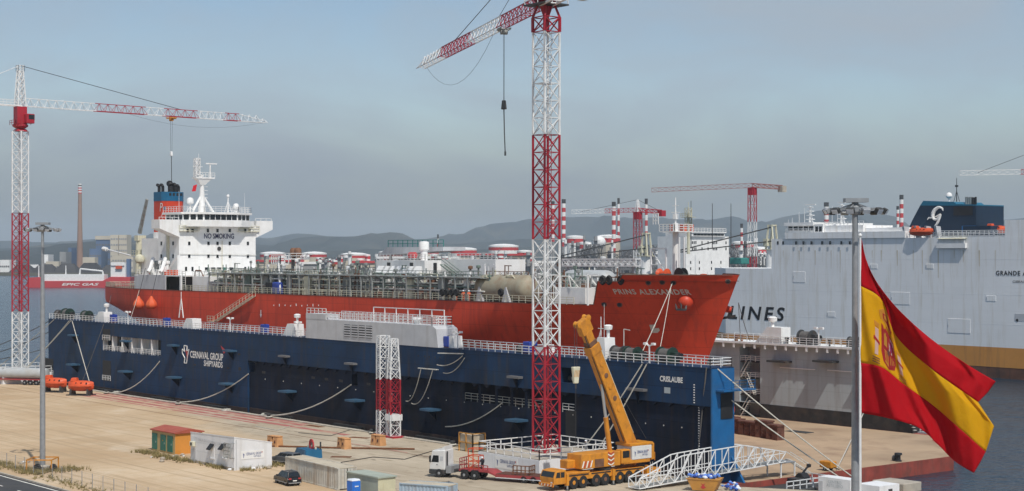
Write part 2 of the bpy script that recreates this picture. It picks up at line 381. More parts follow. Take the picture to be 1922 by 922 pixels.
def water_material():
    m = bpy.data.materials.new('harbour_water'); m.use_nodes = True; n, l = m.node_tree.nodes, m.node_tree.links
    b = n['Principled BSDF']; b.inputs['Base Color'].default_value = (.010, .032, .055, 1); b.inputs['Roughness'].default_value = .16; b.inputs['IOR'].default_value = 1.33
    geo = n.new('ShaderNodeNewGeometry'); h = None
    for sc, vec, w in ((.22, (1, 1, 1), .6), (.9, (1, .7, 1), .35), (.035, (1, 1, 1), 1.2)):
        q = n.new('ShaderNodeMapping'); q.inputs['Scale'].default_value = vec; q.inputs['Rotation'].default_value = (0, 0, R(35)); l.new(geo.outputs['Position'], q.inputs[0])
        t = n.new('ShaderNodeTexNoise'); t.inputs['Scale'].default_value = sc; t.inputs['Detail'].default_value = 4; l.new(q.outputs[0], t.inputs['Vector'])
        k = n.new('ShaderNodeMath'); k.operation = 'MULTIPLY'; k.inputs[1].default_value = w; l.new(t.outputs[0], k.inputs[0])
        if h is None: h = k.outputs[0]
        else:
            a = n.new('ShaderNodeMath'); l.new(h, a.inputs[0]); l.new(k.outputs[0], a.inputs[1]); h = a.outputs[0]
    bp = n.new('ShaderNodeBump'); bp.inputs['Strength'].default_value = 1.0; bp.inputs['Distance'].default_value = 1.6
    l.new(h, bp.inputs['Height']); l.new(bp.outputs[0], b.inputs['Normal']); MATS['harbour_water'] = m
water_material()
WZ = -2.5
struct('water', MB().add([(-30000, -3000, WZ), (12000, -3000, WZ), (12000, 30000, WZ), (-30000, 30000, WZ)], [(0, 1, 2, 3)]), 'harbour_water')
# quay: sheet with its sea walls, stepping back at the end of the dock
QY, QX = 144.5, -136.0
quay_poly = [(-470, -40), (-60, -40), (-60, 99), (-118, 159), (-128, 159), (-128, 144.5), (-136, 144.5), (QX, QY), (-470, QY)]
quay_poly = [(-470, -60), (-55, -60), (-55, 91), (-119.8, 158.4), (-127, 158.4), (-127, 150), (-136, QY), (-470, QY)]
quay = struct('quay_ground', MB().prism(quay_poly, 'z', -6, 0), 'yard_ground')
# coping stones along the quay edge, each its own block
cp = MB().box(-1.96, 1.96, -.45, .45, 0, .16); c0 = None
for i in range(72):
    x = -138.5 - i * 4.0
    if c0 is None: c0 = cp.build('coping_stone', 'concrete', quay); o = c0
    else: o = c0.copy(); col.objects.link(o)
    o.location = (x, QY - .43, .002 + .006 * (i % 3)); bevel(o, .03, 1) if o is c0 else None
# road with its edge line and dashes
struct('road', MB().box(-470, -55, 58, 80.4, -.3, .012), 'asphalt')
struct('road_edge_line', MB().add([(-470, 79.6, .017), (-55, 79.6, .017), (-55, 79.85, .017), (-470, 79.85, .017)], [(0, 1, 2, 3)]), 'line_white')
for i in range(14):
    x = -205 + i * 9.0
    struct('road_dash', MB().add([(x, 76.2, .018), (x + 4.5, 76.2, .018), (x + 4.5, 76.4, .018), (x, 76.4, .018)], [(0, 1, 2, 3)]), 'line_white')
kb = MB()
struct('road_kerb', MB().box(-470, -55, 80.45, 80.75, 0, .14), 'concrete')
# faded red paint bands beside the quay edge
pm = bpy.data.materials.new('red_paint'); pm.use_nodes = True
_n, _l = pm.node_tree.nodes, pm.node_tree.links; _b = _n['Principled BSDF']; _b.inputs['Roughness'].default_value = .9
_g = _n.new('ShaderNodeNewGeometry'); _t = _n.new('ShaderNodeTexNoise'); _t.inputs['Scale'].default_value = .35; _t.inputs['Detail'].default_value = 7; _l.new(_g.outputs['Position'], _t.inputs['Vector'])
_r = _n.new('ShaderNodeMapRange'); _r.inputs[1].default_value = .50; _r.inputs[2].default_value = .70; _l.new(_t.outputs[0], _r.inputs[0])
_m = _n.new('ShaderNodeMix'); _m.data_type = 'RGBA'; _m.inputs[6].default_value = (.38, .125, .11, 1); _m.inputs[7].default_value = (.46, .36, .26, 1); _l.new(_r.outputs[0], _m.inputs[0]); _l.new(_m.outputs[2], _b.inputs['Base Color'])
MATS['red_paint'] = pm
for k, (x0, x1, y0, y1) in enumerate([(-308, -226, 140.9, 142.3), (-308, -212, 138.6, 140.0), (-304, -236, 137.0, 137.8), (-306, -230, 142.7, 143.6), (-206, -188, 133.4, 133.7)]):
    struct('paint_band', MB().add([(x0, y0, .006), (x1, y0, .006), (x1, y1, .006), (x0, y1, .006)], [(0, 1, 2, 3)]), 'red_paint')
# steel crane rail, half sunk in the concrete
struct('crane_rail', MB().box(-420, -172, 132.9, 132.98, -.1, .03), 'rust')
# a long low rust red pipe lying over the concrete
pp = MB().tube([(-206.5, 121.8, .14), (-198, 128.5, .14), (-190, 136.2, .14)], .13, 8).build('ground_pipe', 'rust')
tag(pp, 'rusty red pipe lying on the concrete behind the wooden blocks', 'pipe')
# ------------------------------------------------------------------ far shore and hills
def far_land():
    mb = MB()
    # shoreline in (r, d) seen from the water: nearer behind the docks, farther across the bay
    sh = [(-2500, 2600), (-900, 2330), (-640, 2290), (-470, 2290), (-300, 1500), (-225, 1150), (60, 1120), (900, 1300), (3500, 1600)]
    bk = [(r * 4.2, 12000) for r, d in sh]
    vs = [RD(r, d, -4) for r, d in sh] + [RD(r, d, 1.5) for r, d in sh] + [RD(r, d, 2.5) for r, d in bk]
    n = len(sh); fs = []
    for i in range(n - 1): fs += [(i, i + 1, n + i + 1, n + i), (n + i, n + i + 1, 2 * n + i + 1, 2 * n + i)]
    mb.add(vs, fs); return struct('far_shore', mb, 'far_land')
mat('far_land', (.12, .115, .085), .95, var=.35, scale=.006, dirt=((.20, .18, .13), .6, .01))
mat('hill_haze_tint', (.044, .057, .060), .95, var=.3, scale=.0016, dirt=((.12, .11, .085), .55, .0035))  # scrub colour with the blue of distant haze mixed in
far_land()
def hill(name, prof, d, depth, lab=None):
    """ridge profile given as (px, py) at distance d; a real landform with front and back slopes"""
    mb = MB(); rr = random.Random(int(d)); pts = []
    x = prof[0][0]
    while x <= prof[-1][0]:
        for (a, ya), (b, yb) in zip(prof, prof[1:]):
            if a <= x <= b:
                t = (x - a) / (b - a); t = t * t * (3 - 2 * t); pts.append((x, ya + (yb - ya) * t)); break
        x += 12
    rows = [(-1.0, 0.0), (-.72, .28), (-.45, .55), (-.2, .86), (0, 1.0), (.35, .8), (1.0, 0)]
    n = len(pts); vs = []; fs = []
    ph = rr.random() * 9
    for (o, hfrac) in rows:
        for i, (px, py) in enumerate(pts):
            zt = CAM_Z - (py - HOR) / FOC * d
            dd = d + o * depth * (1 + .25 * math.sin(i * .31 + ph))
            r = (px - 961) / FOC * d
            spur = .16 * math.sin(i * .55 + o * 3 + ph) + .1 * math.sin(i * 1.3 + o * 5)
            hz = 2 + (zt - 2) * max(0, min(1, hfrac + (spur if 0 < hfrac < 1 else 0)))
            if hfrac == 1.0: hz += rr.uniform(-1, 1) * (zt - 2) * .018
            vs.append(RD(r, dd, hz))
    for k in range(len(rows) - 1):
        for i in range(n - 1): fs.append((k * n + i, k * n + i + 1, (k + 1) * n + i + 1, (k + 1) * n + i))
    mb.add(vs, fs); o = mb.build(name, 'hill_haze_tint', smooth=True); o['kind'] = 'structure'; return o
hill('hills', [(-400, 452), (0, 452), (90, 455), (170, 452), (300, 440), (420, 440), (500, 447), (560, 438), (640, 445), (720, 440), (780, 450), (860, 440), (930, 420), (1000, 412), (1060, 408), (1240, 409), (1300, 414), (1380, 407), (1425, 420), (1480, 405), (1560, 394), (1640, 398), (1700, 424), (1790, 430), (1850, 420), (1922, 410), (2300, 430)], 8200, 1600)
hill('hills', [(-300, 470), (60, 466), (150, 458), (250, 447), (330, 446), (420, 455), (540, 462), (556, 446), (600, 444), (660, 446), (700, 438), (740, 436), (790, 452), (850, 458), (900, 455), (990, 448), (1050, 452), (1200, 462), (1500, 462), (2200, 466)], 5600, 1100)
hill('hills', [(-300, 478), (0, 474), (100, 462), (200, 452), (300, 456), (420, 468), (560, 474), (700, 468), (900, 468), (1000, 464), (1200, 470), (2200, 478)], 3900, 700)
# ------------------------------------------------------------------ floating dock: pontoon, near wing wall (navy), far wing wall (grey inside)
DX0, DX1 = -343.0, -142.0
DY, DT = 147.0, 4.0; DL = DY + .35            # outer face of the near wing wall, its thickness
dock = thing('floating_dock', 'long navy blue floating dock with grey inner far wall along the quay', 'floating dock', ((DX0 + DX1) / 2, 182, WZ))
def walls(mb, x0, x1, y0, y1, z0, z1, holes):
    """solid wall minus rectangular through holes (hx0,hx1,hz0,hz1)"""
    xs = sorted({x0, x1} | {h[0] for h in holes} | {h[1] for h in holes}); zs = sorted({z0, z1} | {h[2] for h in holes} | {h[3] for h in holes})
    for a, b in zip(xs, xs[1:]):
        for c, d in zip(zs, zs[1:]):
            mx, mz = (a + b) / 2, (c + d) / 2
            if not any(h[0] < mx < h[1] and h[2] < mz < h[3] for h in holes): mb.box(a, b, y0, y1, c, d)
    return mb
TOP = 13.7
# low pontoon deck between the walls
mat('pontoon_red', (.27, .055, .04), .75, var=.25, scale=.4, dirt=((.12, .06, .045), .7, .5), streak=((.10, .05, .04), .6))
mat('pontoon_deck', (.40, .29, .19), .9, var=.2, scale=.06, dirt=((.22, .14, .09), .75, .14), bump=.25, bscale=1.5)
MB().prism([(DX0 + 3, DY + .3), (-139.6, DY + .3), (-139.6, 193.5), (-153.5, 207.6), (-153.5, 217.4), (DX0 + 3, 217.4)], 'z', WZ - 3, -.52).build('pontoon', 'pontoon_red', dock, world=True)
MB().prism([(DX0 + 3.1, DY + DT + .3), (-139.75, DY + DT + .3), (-139.75, 193.4), (-153.7, 207.5), (-153.7, 212.7), (DX0 + 3.1, 212.7)], 'z', -.53, -.50).build('pontoon_deck', 'pontoon_deck', dock, world=True)
# near wing wall
XA = S(465, 690, DY)[0]; XL = S(195, 650, DY)[0]
h1 = (S(192, 0, DY)[0], S(302, 0, DY)[0], 8.3, 11.2)
h1b = (S(192, 0, DY)[0], S(207, 0, DY)[0], 11.9, 13.0)
walls(MB(), DX0, XA, DY, DY + DT, -1.5, TOP, [(h1[0], h1[1], 8.1, 11.2)]).build('wing_wall', 'navy', dock, world=True)
hx = [S(p, 0, DL)[0] for p in (872, 898, 903, 929, 934, 958, 963, 985, 990, 1030, 1055, 1078)]
BZ = 9.0
holes = [(hx[0], hx[1], 6.2, BZ), (hx[2], hx[3], 6.2, BZ), (hx[4], hx[5], 6.2, BZ), (hx[6], hx[7], 6.2, BZ), (hx[8], hx[9], 6.2, BZ), (hx[10], hx[11], 6.2, BZ)]
for p, z0, z1 in ((467, 6.9, 8.8), (660, 6.6, 8.6)):
    holes.append((S(p, 0, DL)[0], S(p + 11, 0, DL)[0], z0, z1))
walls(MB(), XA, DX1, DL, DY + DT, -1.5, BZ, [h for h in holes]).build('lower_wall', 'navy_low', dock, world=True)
dh = (S(1053, 0, DY)[0], S(1083, 0, DY)[0], 10.3, 12.4)
walls(MB(), XA, DX1, DY, DY + DT, BZ, TOP, [dh]).build('upper_wall', 'navy', dock, world=True)
MB().box(dh[0], dh[1], DY + 2.2, DY + 2.5, dh[2], dh[3]).build('locker_back', 'dark', dock, world=True)
for i in range(3):
    x = dh[0] + .5 + i * .75
    MB().lathe((x, DY + 1.2, dh[2] + .55), [(.05, -.1), (.35, -.1), (.42, 0), (.35, .1), (.05, .1)], 12, 'y').build('valve_wheel', 'pipe_white' if i % 2 else 'dark_steel', dock, world=True)
# end face, sunlit brightness put into its blue, with buttress and ledge
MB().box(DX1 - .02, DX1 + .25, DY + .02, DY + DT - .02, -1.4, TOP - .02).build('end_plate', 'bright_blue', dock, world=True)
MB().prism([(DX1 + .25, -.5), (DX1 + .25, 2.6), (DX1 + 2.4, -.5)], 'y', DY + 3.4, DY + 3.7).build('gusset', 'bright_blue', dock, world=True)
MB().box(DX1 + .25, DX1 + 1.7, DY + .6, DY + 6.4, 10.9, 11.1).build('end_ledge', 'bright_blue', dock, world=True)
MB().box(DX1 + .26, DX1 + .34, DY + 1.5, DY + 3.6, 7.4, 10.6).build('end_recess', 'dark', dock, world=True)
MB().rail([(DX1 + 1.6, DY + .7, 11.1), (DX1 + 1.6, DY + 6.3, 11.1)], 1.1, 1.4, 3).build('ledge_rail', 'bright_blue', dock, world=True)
# brackets under the overhang: small triangular webs
m = MB(); k = 0
x = XA + 1.5
while x < DX1 - 1:
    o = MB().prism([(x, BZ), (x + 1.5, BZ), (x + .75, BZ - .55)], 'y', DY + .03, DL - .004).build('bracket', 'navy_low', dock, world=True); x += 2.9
# slanted fairing under the band near the end
MB().box(DX0, DX1 + .1, DY - .05, DY + DT + .05, TOP, TOP + .12).build('top_deck', 'navy', dock, world=True)
MB().box(XA + .3, DX1 - .05, DL - .15, DL - .01, -1.6, .6).build('boot_top', 'boot_brown', dock, world=True)
MB().box(DX0 + .3, XA - .1, DY - .12, DY - .01, -1.6, .5).build('boot_top', 'boot_brown', dock, world=True)
# first opening: white framed gallery
g0, g1 = h1[0], h1[1]
MB().box(g0, g1, DY + DT - .4, DY + DT - .3, 8.1, 11.2).build('gallery_back', 'white', dock, world=True)
N = 6
for i in range(N + 1):
    x = g0 + (g1 - g0) * i / N
    MB().box(x - .18, x + .18, DY + .15, DY + 1.2, 8.1, 11.2).build('gallery_post', 'white', dock, world=True)
for i in range(N):
    xa, xb = g0 + (g1 - g0) * i / N + .6, g0 + (g1 - g0) * (i + 1) / N - .6
    if i in (0, 4, 5): MB().box(xa, xb, DY + DT - .45, DY + DT - .42, 8.7, 11.0).build('gallery_doorway', 'dark', dock, world=True)
    else: bevel(MB().box(xa + .3, xb - .2, DY + DT - .46, DY + DT - .41, 9.0, 10.9).build('gallery_window', 'bag_white', dock, world=True), .3, 3)
MB().rail([(g0 + .3, DY + .2, 8.1), (g1 - .3, DY + .2, 8.1)], 1.05, 1.3, 3, .05).build('gallery_rail', 'white', dock, world=True)
MB().rail([(hx[0], DL + .1, 6.2), (hx[9], DL + .1, 6.2)], 1.2, 1.5, 3, .045).build('gallery_rail', 'pipe_grey', dock, world=True)
MB().rail([(hx[10], DL + .1, 6.2), (hx[11], DL + .1, 6.2)], 1.2, 1.2, 3, .045).build('gallery_rail', 'white', dock, world=True)
# tall doorway at the far end and other dark recess plates
for (pa, pb, ya, yb) in ((193, 207, 617, 640), (193, 208, 676, 716), (85, 100, 672, 705)):
    a, b = S(pa, ya, DY), S(pb, yb, DY)
    MB().box(a[0], b[0], DY - .04, DY + .03, b[2], a[2]).build('recess', 'dark', dock, world=True)
    MB().rail([(a[0], DY - .1, b[2] + .1), (b[0], DY - .1, b[2] + .1)], 1.0, .8, 2, .04).build('recess_rail', 'white', dock, world=True)
a, b = S(1062, 770, DL), S(1082, 845, DL)
MB().box(a[0], b[0], DL - .05, DL + .02, b[2], a[2]).build('recess', 'dark', dock, world=True)
# little drain ports
m = MB()
for px, py in [(120, 607), (163, 616), (167, 616), (171, 616), (240, 621), (245, 621), (325, 630), (330, 629), (335, 630), (425, 637), (436, 638), (580, 652), (592, 653), (598, 653), (605, 654), (785, 668), (797, 669), (806, 670), (817, 671), (826, 672), (1150, 698)]:
    p = S(px, py, DY); MB().box(p[0] - .12, p[0] + .12, DY - .02, DY + .02, p[2] - .15, p[2] + .15).build('drain_port', 'dark', dock, world=True)
for px, py in [(366, 658), (387, 660), (407, 662), (449, 665), (366, 685), (387, 686), (407, 689), (428, 691), (450, 694), (450, 691)]:
    p = S(px, py, DY); MB().box(p[0] - .45, p[0] + .45, DY - .02, DY + .02, p[2] - .16, p[2] + .16).build('port_slot', 'dark', dock, world=True)
for px, py in [(495, 699), (588, 709), (613, 712), (640, 715), (692, 721), (750, 727)]:
    p = S(px, py, DL); MB().box(p[0] - .55, p[0] + .55, DL - .03, DL + .02, p[2] - .2, p[2] + .2).build('port_slot', 'dark', dock, world=True)
for i in range(26):
    p = S(430 + i * 34, 690 + i * 4.6, DL)
    if p[0] < DX1 - 1: MB().box(p[0] - .06, p[0] + .06, DL - .07, DL, 5.9, 6.05).build('anode', 'pipe_white', dock, world=True)
# fender platforms: light blue sloping lids, lower row and upper row
def plat(px, py, y, w=2.7, out=2.1, m='platform_blue'):
    p = S(px, py, y - out / 2); x, z = p[0], p[2]
    o = MB().taper((x - w / 2, x + w / 2, y - out, y), (x - w / 2, x + w / 2, y - out + .02, y), z - .32, z).build('fender_platform', m, dock, world=True)
    MB().prism([(y, z - .33), (y - out * .8, z - .33), (y, z - 1.9)], 'x', x - .12, x + .12).build('platform_web', 'navy_low', dock, world=True)
for p in ((137, 683), (235, 696), (326, 707), (426, 719)): plat(*p, DY)
for p in ((539, 733), (666, 750), (808, 767), (969, 787)): plat(*p, DL, 2.8, 2.1)
for p in ((137, 628), (235, 639), (325, 647)): plat(*p, DY, 2.6, 1.4)
plat(431, 657, DY, 3.0, 1.4); plat(533, 667, DY, 2.6, .9, 'far_dark'); plat(658, 681, DY, 2.6, .9, 'far_dark'); plat(966, 706, DY, 2.6, .9, 'far_dark'); plat(1194, 729, DY, 3.4, .8, 'far_dark')
# black rubber fenders at the foot, between dock and quay
for i, px in enumerate((214, 320, 420, 540, 672, 830)):
    p = S(px, 0, DY)
    MB().box(p[0] - 4.2, p[0] + 4.2, QY + .35, QY + 1.1, -1.6, .45).build('quay_fender', 'rubber', dock, world=True)
# names painted on the wall
x0, x1 = S(357, 0, DY)[0], S(419, 0, DY)[0]
letters('CERNAVAL GROUP', lambda u, v: ((x0 + x1) / 2 + u, DY - .03, S(388, 674, DY)[2] + v), 'text_white', dock, size=1.75, bold=.045, width=(x1 - x0))
letters('SHIPYARDS', lambda u, v: ((x0 + x1) / 2 + 2.6 + u, DY - .03, S(388, 683, DY)[2] + v - .4), 'text_white', dock, size=1.45, bold=.035, width=(x1 - x0) * .56)
# emblem: crane-man outline left of the words, red flash above right
e = S(348, 668, DY)
for poly in ([(-.9, 1.7), (-.2, 1.1), (-.35, 2.7), (.6, 2.6), (.55, 1.3), (1.2, 1.75), (.75, -.2), (.45, -1.9), (-.3, -1.9), (-.1, -.6), (-.9, .6)],):
    pts = [(e[0] + u * 1.25, DY - .05, e[2] + v * .72) for u, v in poly]
    MB().tube(pts + [pts[0]], .1, 4).build('emblem', 'text_white', dock, world=True)
MB().add([(e[0] + .1, DY - .05, e[2] + 1.1), (e[0] + 1.4, DY - .05, e[2] + .9), (e[0] + .95, DY - .05, e[2] - .8), (e[0] + .4, DY - .05, e[2] + .2)], [(0, 1, 2, 3)]).build('emblem_flash', 'logo_red', dock, world=True)
e = S(419, 659, DY)
MB().add([(e[0] - .9, DY - .06, e[2] + 1.0), (e[0] + 1.2, DY - .06, e[2] + .1), (e[0] + .3, DY - .06, e[2] - .5)], [(0, 1, 2)]).build('emblem_flash', 'logo_red', dock, world=True)
e = S(1260, 717, DY)
letters('CRISLAUBE', lambda u, v: (e[0] + u, DY - .03, e[2] + v), 'text_white', dock, size=.95, bold=.03, width=S(1282, 0, DY)[0] - S(1239, 0, DY)[0])
MB().box(S(1247, 0, DY)[0], S(1258, 0, DY)[0], DY - .03, DY + .02, e[2] - 1.5, e[2] - .75).build('plaque', 'grey_wall', dock, world=True)
# draught marks at the end of the wall
for i in range(34):
    z = 11.5 - i * .32
    if z > 9: p = S(1303, 0, DY); yy = DY
    else: p = S(1312, 0, DL); yy = DL
    MB().box(p[0] - .12, p[0] + .12, yy - .02, yy + .01, z, z + .14).build('draught_mark', 'text_white', dock, world=True)
# far wing wall, grey inside face with black foot
FY = 213.0; FT = 12.3
fx0, fx1 = DX0, S(1690, 0, FY)[0]
ga = S(1388, 0, FY)[0]; gb = S(1428, 0, FY)[0]
fl = MB(); walls(fl, fx0, fx1, FY, FY + 4.4, 1.9, FT, [(ga, gb - .2, 2.0, FT - .6)]).build('far_wall', 'grey_wall', dock, world=True)
walls(MB(), fx0, fx1 + 2.4, FY - .06, FY + 4.4, -1.2, 1.9, [(ga, gb - .2, -.5, 1.9)]).build('far_wall_foot', 'black_band', dock, world=True)
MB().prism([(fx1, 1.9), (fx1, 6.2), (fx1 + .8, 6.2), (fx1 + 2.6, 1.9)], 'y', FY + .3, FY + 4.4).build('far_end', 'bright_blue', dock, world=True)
MB().box(ga, gb - .2, FY + 2.6, FY + 2.9, -.5, FT - .6).build('stair_back', 'grey_wall', dock, world=True)
for z in (3.3, 6.2, 9.1):
    MB().box(ga, gb - .3, FY + .2, FY + 2.6, z - .12, z).build('stair_landing', 'dark_steel', dock, world=True)
    MB().rail([(ga, FY + .25, z), (gb - .3, FY + .25, z)], 1.0, 1.1, 3, .05).build('stair_rail', 'white', dock, world=True)
for (z, xa, xb) in ((-.5, ga + .6, ga + 2.6), (3.4, gb - 1.3, gb - 3.0), (6.3, ga + .6, ga + 2.6)):
    m = MB()
    for i in range(9):
        t = i / 8; m.box(xa + (xb - xa) * t - .18, xa + (xb - xa) * t + .18, FY - .3, FY + .6, z + 2.7 * t, z + 2.7 * t + .08)
    m.bar((xa, FY - .3, z), (xb, FY - .3, z + 2.8), .06); m.bar((xa, FY - .3, z + 1), (xb, FY - .3, z + 3.8), .05)
    m.build('stair_flight', 'pipe_white', dock, world=True)
for z in (1.9, 4.6, 7.4): MB().box(gb - 2.6, gb - 1.0, FY + 2.5, FY + 2.58, z - .3, z + 1.7).build('doorway', 'dark', dock, world=True)
# overhanging walkway with lamps and brackets
MB().box(fx0, fx1 - .5, FY - 1.25, FY + 4.6, FT, FT + .35).build('far_walkway', 'white', dock, world=True)
for i in range(13):
    p = SX  # lamps under the edge
    x = S(1352 + i * 19.5, 0, FY - 1.9)[0]
    MB().box(x - .18, x + .18, FY - 1.2, FY - 1.0, FT - .75, FT - .02).build('walkway_lamp', 'white', dock, world=True)
for px in (1340, 1458, 1545, 1640):
    p = S(px, 677, FY - 1.6)
    MB().box(p[0] - 2.3, p[0] + 2.0, FY - 1.7, FY, p[2] - .35, p[2]).build('side_platform', 'dark_steel', dock, world=True)
for (pa, pb, py) in ((1464, 1530, 690), (1553, 1612, 695)):
    a, b = S(pa, py, FY - .3), S(pb, py + 4, FY - .3); MB().bar(a, b, .07).build('pipe_run', 'white', dock, world=True)
MB().rail([(fx0, FY - 1.1, FT + .35), (fx1 - .6, FY - 1.1, FT + .35)], 1.15, 1.5, 3, .045).build('far_rail', 'white', dock, world=True)
MB().rail([(fx1 - 40, FY + 4.2, FT + .35), (fx1 - .6, FY + 4.2, FT + .35)], 1.15, 1.5, 3, .045).build('far_rail', 'white', dock, world=True)
# low platform with railings beyond the far wall end
MB().box(fx1 + 2.6, fx1 + 12, FY + 1, FY + 4.2, -.9, -.3).build('end_stage', 'grey_wall', dock, world=True)
MB().rail([(fx1 + 3, FY + 1.1, -.3), (fx1 + 11.9, FY + 1.1, -.3)], 1.0, 1.2, 3, .045).build('stage_rail', 'white', dock, world=True)
m = MB()
for i in range(8): m.box(fx1 + 2.9 - i * .3, fx1 + 3.3 - i * .3, FY - .6, FY - .1, 3.4 - (8 - i) * .42, 3.46 - (8 - i) * .42)
m.build('end_stair', 'pipe_white', dock, world=True)
# keel blocks heaped on the pontoon deck, each its own stack
p0, p1 = G(1378, 812, -.5), G(1462, 826, -.5)
tmb = MB()
for k in range(4): tmb.box(-.55, .55, -.75 + (.02 if k % 2 else 0), .75, k * .55, k * .55 + .52)
for k in range(5): tmb.box(-.62, -.55, -.75 + k * .34, -.6 + k * .34, 0, 2.2)
tmb.box(-.7, .7, -.85, .85, 2.2, 2.42)
blk = None
for i in range(9):
    t = i / 8; x = p0[0] + (p1[0] - p0[0]) * t; y = p0[1] + (p1[1] - p0[1]) * t
    lab = 'timber keel block stack on dock floor, %s from left in its row' % ['first', 'second', 'third', 'fourth', 'fifth', 'sixth', 'seventh', 'eighth', 'ninth'][i]
    if blk is None: blk = tmb.build('keel_block', 'timber'); o = tag(blk, lab, 'keel block', 'keel blocks on the dock floor')
    else: o = blk.copy(); col.objects.link(o); o['label'] = lab
    o.location = (x, y + rnd.uniform(-.2, .2), -.5); o.rotation_euler = (0, 0, rnd.uniform(-.12, .12)); o.scale = (1, 1, rnd.uniform(.9, 1.12))
for px, py in ((1443, 804), (1500, 811)):
    p = G(px, py, -.5); tag(MB().box(p[0] - 2.2, p[0] + 2.2, p[1] - 1, p[1] + 1, -.495, -.42).build('steel_plate', 'dark_steel'), 'dark steel plate lying flat on dock floor, ' + ('nearer the stair tower' if px < 1470 else 'nearer the lamp mast'), 'steel plate')
p = G(1686, 866, -.5); b = thing('mooring_bollard', 'black mooring bollard near the red pontoon edge right of the flag mast', 'bollard', p)
MB().lathe((0, 0, 0), [(.5, 0), (.5, .12), (.32, .2), (.32, .8), (.55, .9), (.5, 1.15), (.1, 1.2)], 14).build('post', 'dark', b)
MB().lathe((-.75, .2, .35), [(.1, -.25), (.42, -.2), (.42, .2), (.1, .25)], 12, 'x').build('rope_coil', 'rope_dark', b)
# railings along the near wall top, both sides
MB().rail([(DX0 + .3, DY + .1, TOP + .12), (S(573, 0, DY)[0], DY + .1, TOP + .12)], 1.15, 1.55, 3, .045).build('near_rail', 'white', dock, world=True)
MB().rail([(S(868, 0, DY)[0], DY + .1, TOP + .12), (DX1 - .2, DY + .1, TOP + .12)], 1.15, 1.55, 3, .045).build('near_rail', 'white', dock, world=True)
MB().rail([(DX0 + .3, DY + DT - .1, TOP + .12), (DX1 - .2, DY + DT - .1, TOP + .12), (DX1 - .2, DY + .1, TOP + .12)], 1.15, 1.55, 3, .045).build('inner_rail', 'white', dock, world=True)
# grey engine house on top
xa, xb = S(575, 0, DY)[0], S(822, 0, DY + .3)[0]; HT = TOP + 3.4
MB().prism([(xa, TOP + .12), (xb + .5, TOP + .12), (xb, HT - .5), (xb - 1, HT), (xa, HT)], 'y', DY - .06, DY + DT).build('engine_house', 'grey_house', dock, world=True)
MB().box(xa, S(612, 0, DY)[0], DY - .1, DY + 2.5, HT, HT + .9).build('engine_house_head', 'grey_house', dock, world=True)
MB().rail([(xa + .2, DY, HT + .9), (S(612, 0, DY)[0], DY, HT + .9)], .9, 1.2, 2, .05).build('head_rail', 'white', dock, world=True)
MB().rail([(S(605, 0, DY)[0], DY + .05, HT), (xb - 1.2, DY + .05, HT), (xb - 1.2, DY + DT - .2, HT), (S(605, 0, DY)[0], DY + DT - .2, HT)], 1.3, 1.3, 3, .055).build('house_rail', 'white', dock, world=True)
MB().rail([(S(680, 0, DY)[0], DY + 2.2, HT), (S(812, 0, DY)[0], DY + 2.2, HT)], 2.3, 3.4, 1, .07).build('awning_frame', 'white', dock, world=True)
for i in range(4):
    a = S(647 + i * 13.7, 624, DY); b = S(658 + i * 13.7, 642, DY)
    f = MB().box(a[0], b[0], DY - .1, DY - .03, HT - 2.6, HT - .6).build('louvre', 'dark', dock, world=True)
    m = MB()
    for j in range(5): m.box(a[0], b[0], DY - .18, DY - .08, HT - 2.5 + j * .4, HT - 2.3 + j * .4)
    m.build('blade', 'grey_house', f, world=True)
def deck_locker(px, w, h, y=None, vent=True):
    x = S(px, 0, DY + 1)[0]; y = DY + 1.2 if y is None else y
    MB().prism([(x - w / 2, TOP + .12), (x + w / 2, TOP + .12), (x + w / 2 - .2, TOP + h), (x - w / 2 + w * .38, TOP + h)], 'y', y, y + 1.9).build('companionway', 'white', dock, world=True)
    if vent: MB().lathe((x + w * .3, y + 1, TOP + h), [(.22, 0), (.22, 1.0), (.55, 1.1), (.6, 1.6), (.3, 1.75)], 14).build('vent_head', 'white', dock, world=True, smooth=True)
deck_locker(185, 4.4, 2.2); deck_locker(350, 4.2, 2.0, vent=False); deck_locker(540, 4.0, 2.2); deck_locker(842, 1.6, 1.9, vent=False); deck_locker(1010, 2.4, 1.5, vent=False); deck_locker(1122, 2.6, 3.0)
MB().lathe((S(772, 0, DY + 1)[0], DY + 2, HT), [(.4, 0), (.4, .5), (.8, .6), (.8, .9), (.3, 1.0)], 14).build('vent_head', 'white', dock, world=True, smooth=True)
m = MB(); x = S(340, 0, DY + 2)[0]
for s_ in (-.9, .9): m.bar((x + s_, DY + 2, TOP + 2), (x, DY + 2, TOP + 5.6), .09)
m.bar((x, DY + 2, TOP + 5), (x, DY + 2, TOP + 7), .06); m.bar((x - .5, DY + 2, TOP + 3.6), (x + .5, DY + 2, TOP + 3.6), .06)
m.build('signal_frame', 'white', dock, world=True)
def y_lamp(px, h=2.3, y=None):
    x = S(px, 0, DY + 1)[0]; y = DY + .9 if y is None else y; m = MB()
    m.cyl((x, y, TOP + .1), (x, y, TOP + h), .13, .1, 8); m.bar((x - .7, y, TOP + h + .3), (x, y, TOP + h), .09); m.bar((x + .7, y, TOP + h + .3), (x, y, TOP + h), .09)
    m.box(x - 1.0, x - .5, y - .2, y + .2, TOP + h + .15, TOP + h + .45); m.box(x + .5, x + 1.0, y - .2, y + .2, TOP + h + .15, TOP + h + .45)
    m.build('deck_lamp', 'white', dock, world=True)
for px in (241, 433, 560, 860, 1220): y_lamp(px)
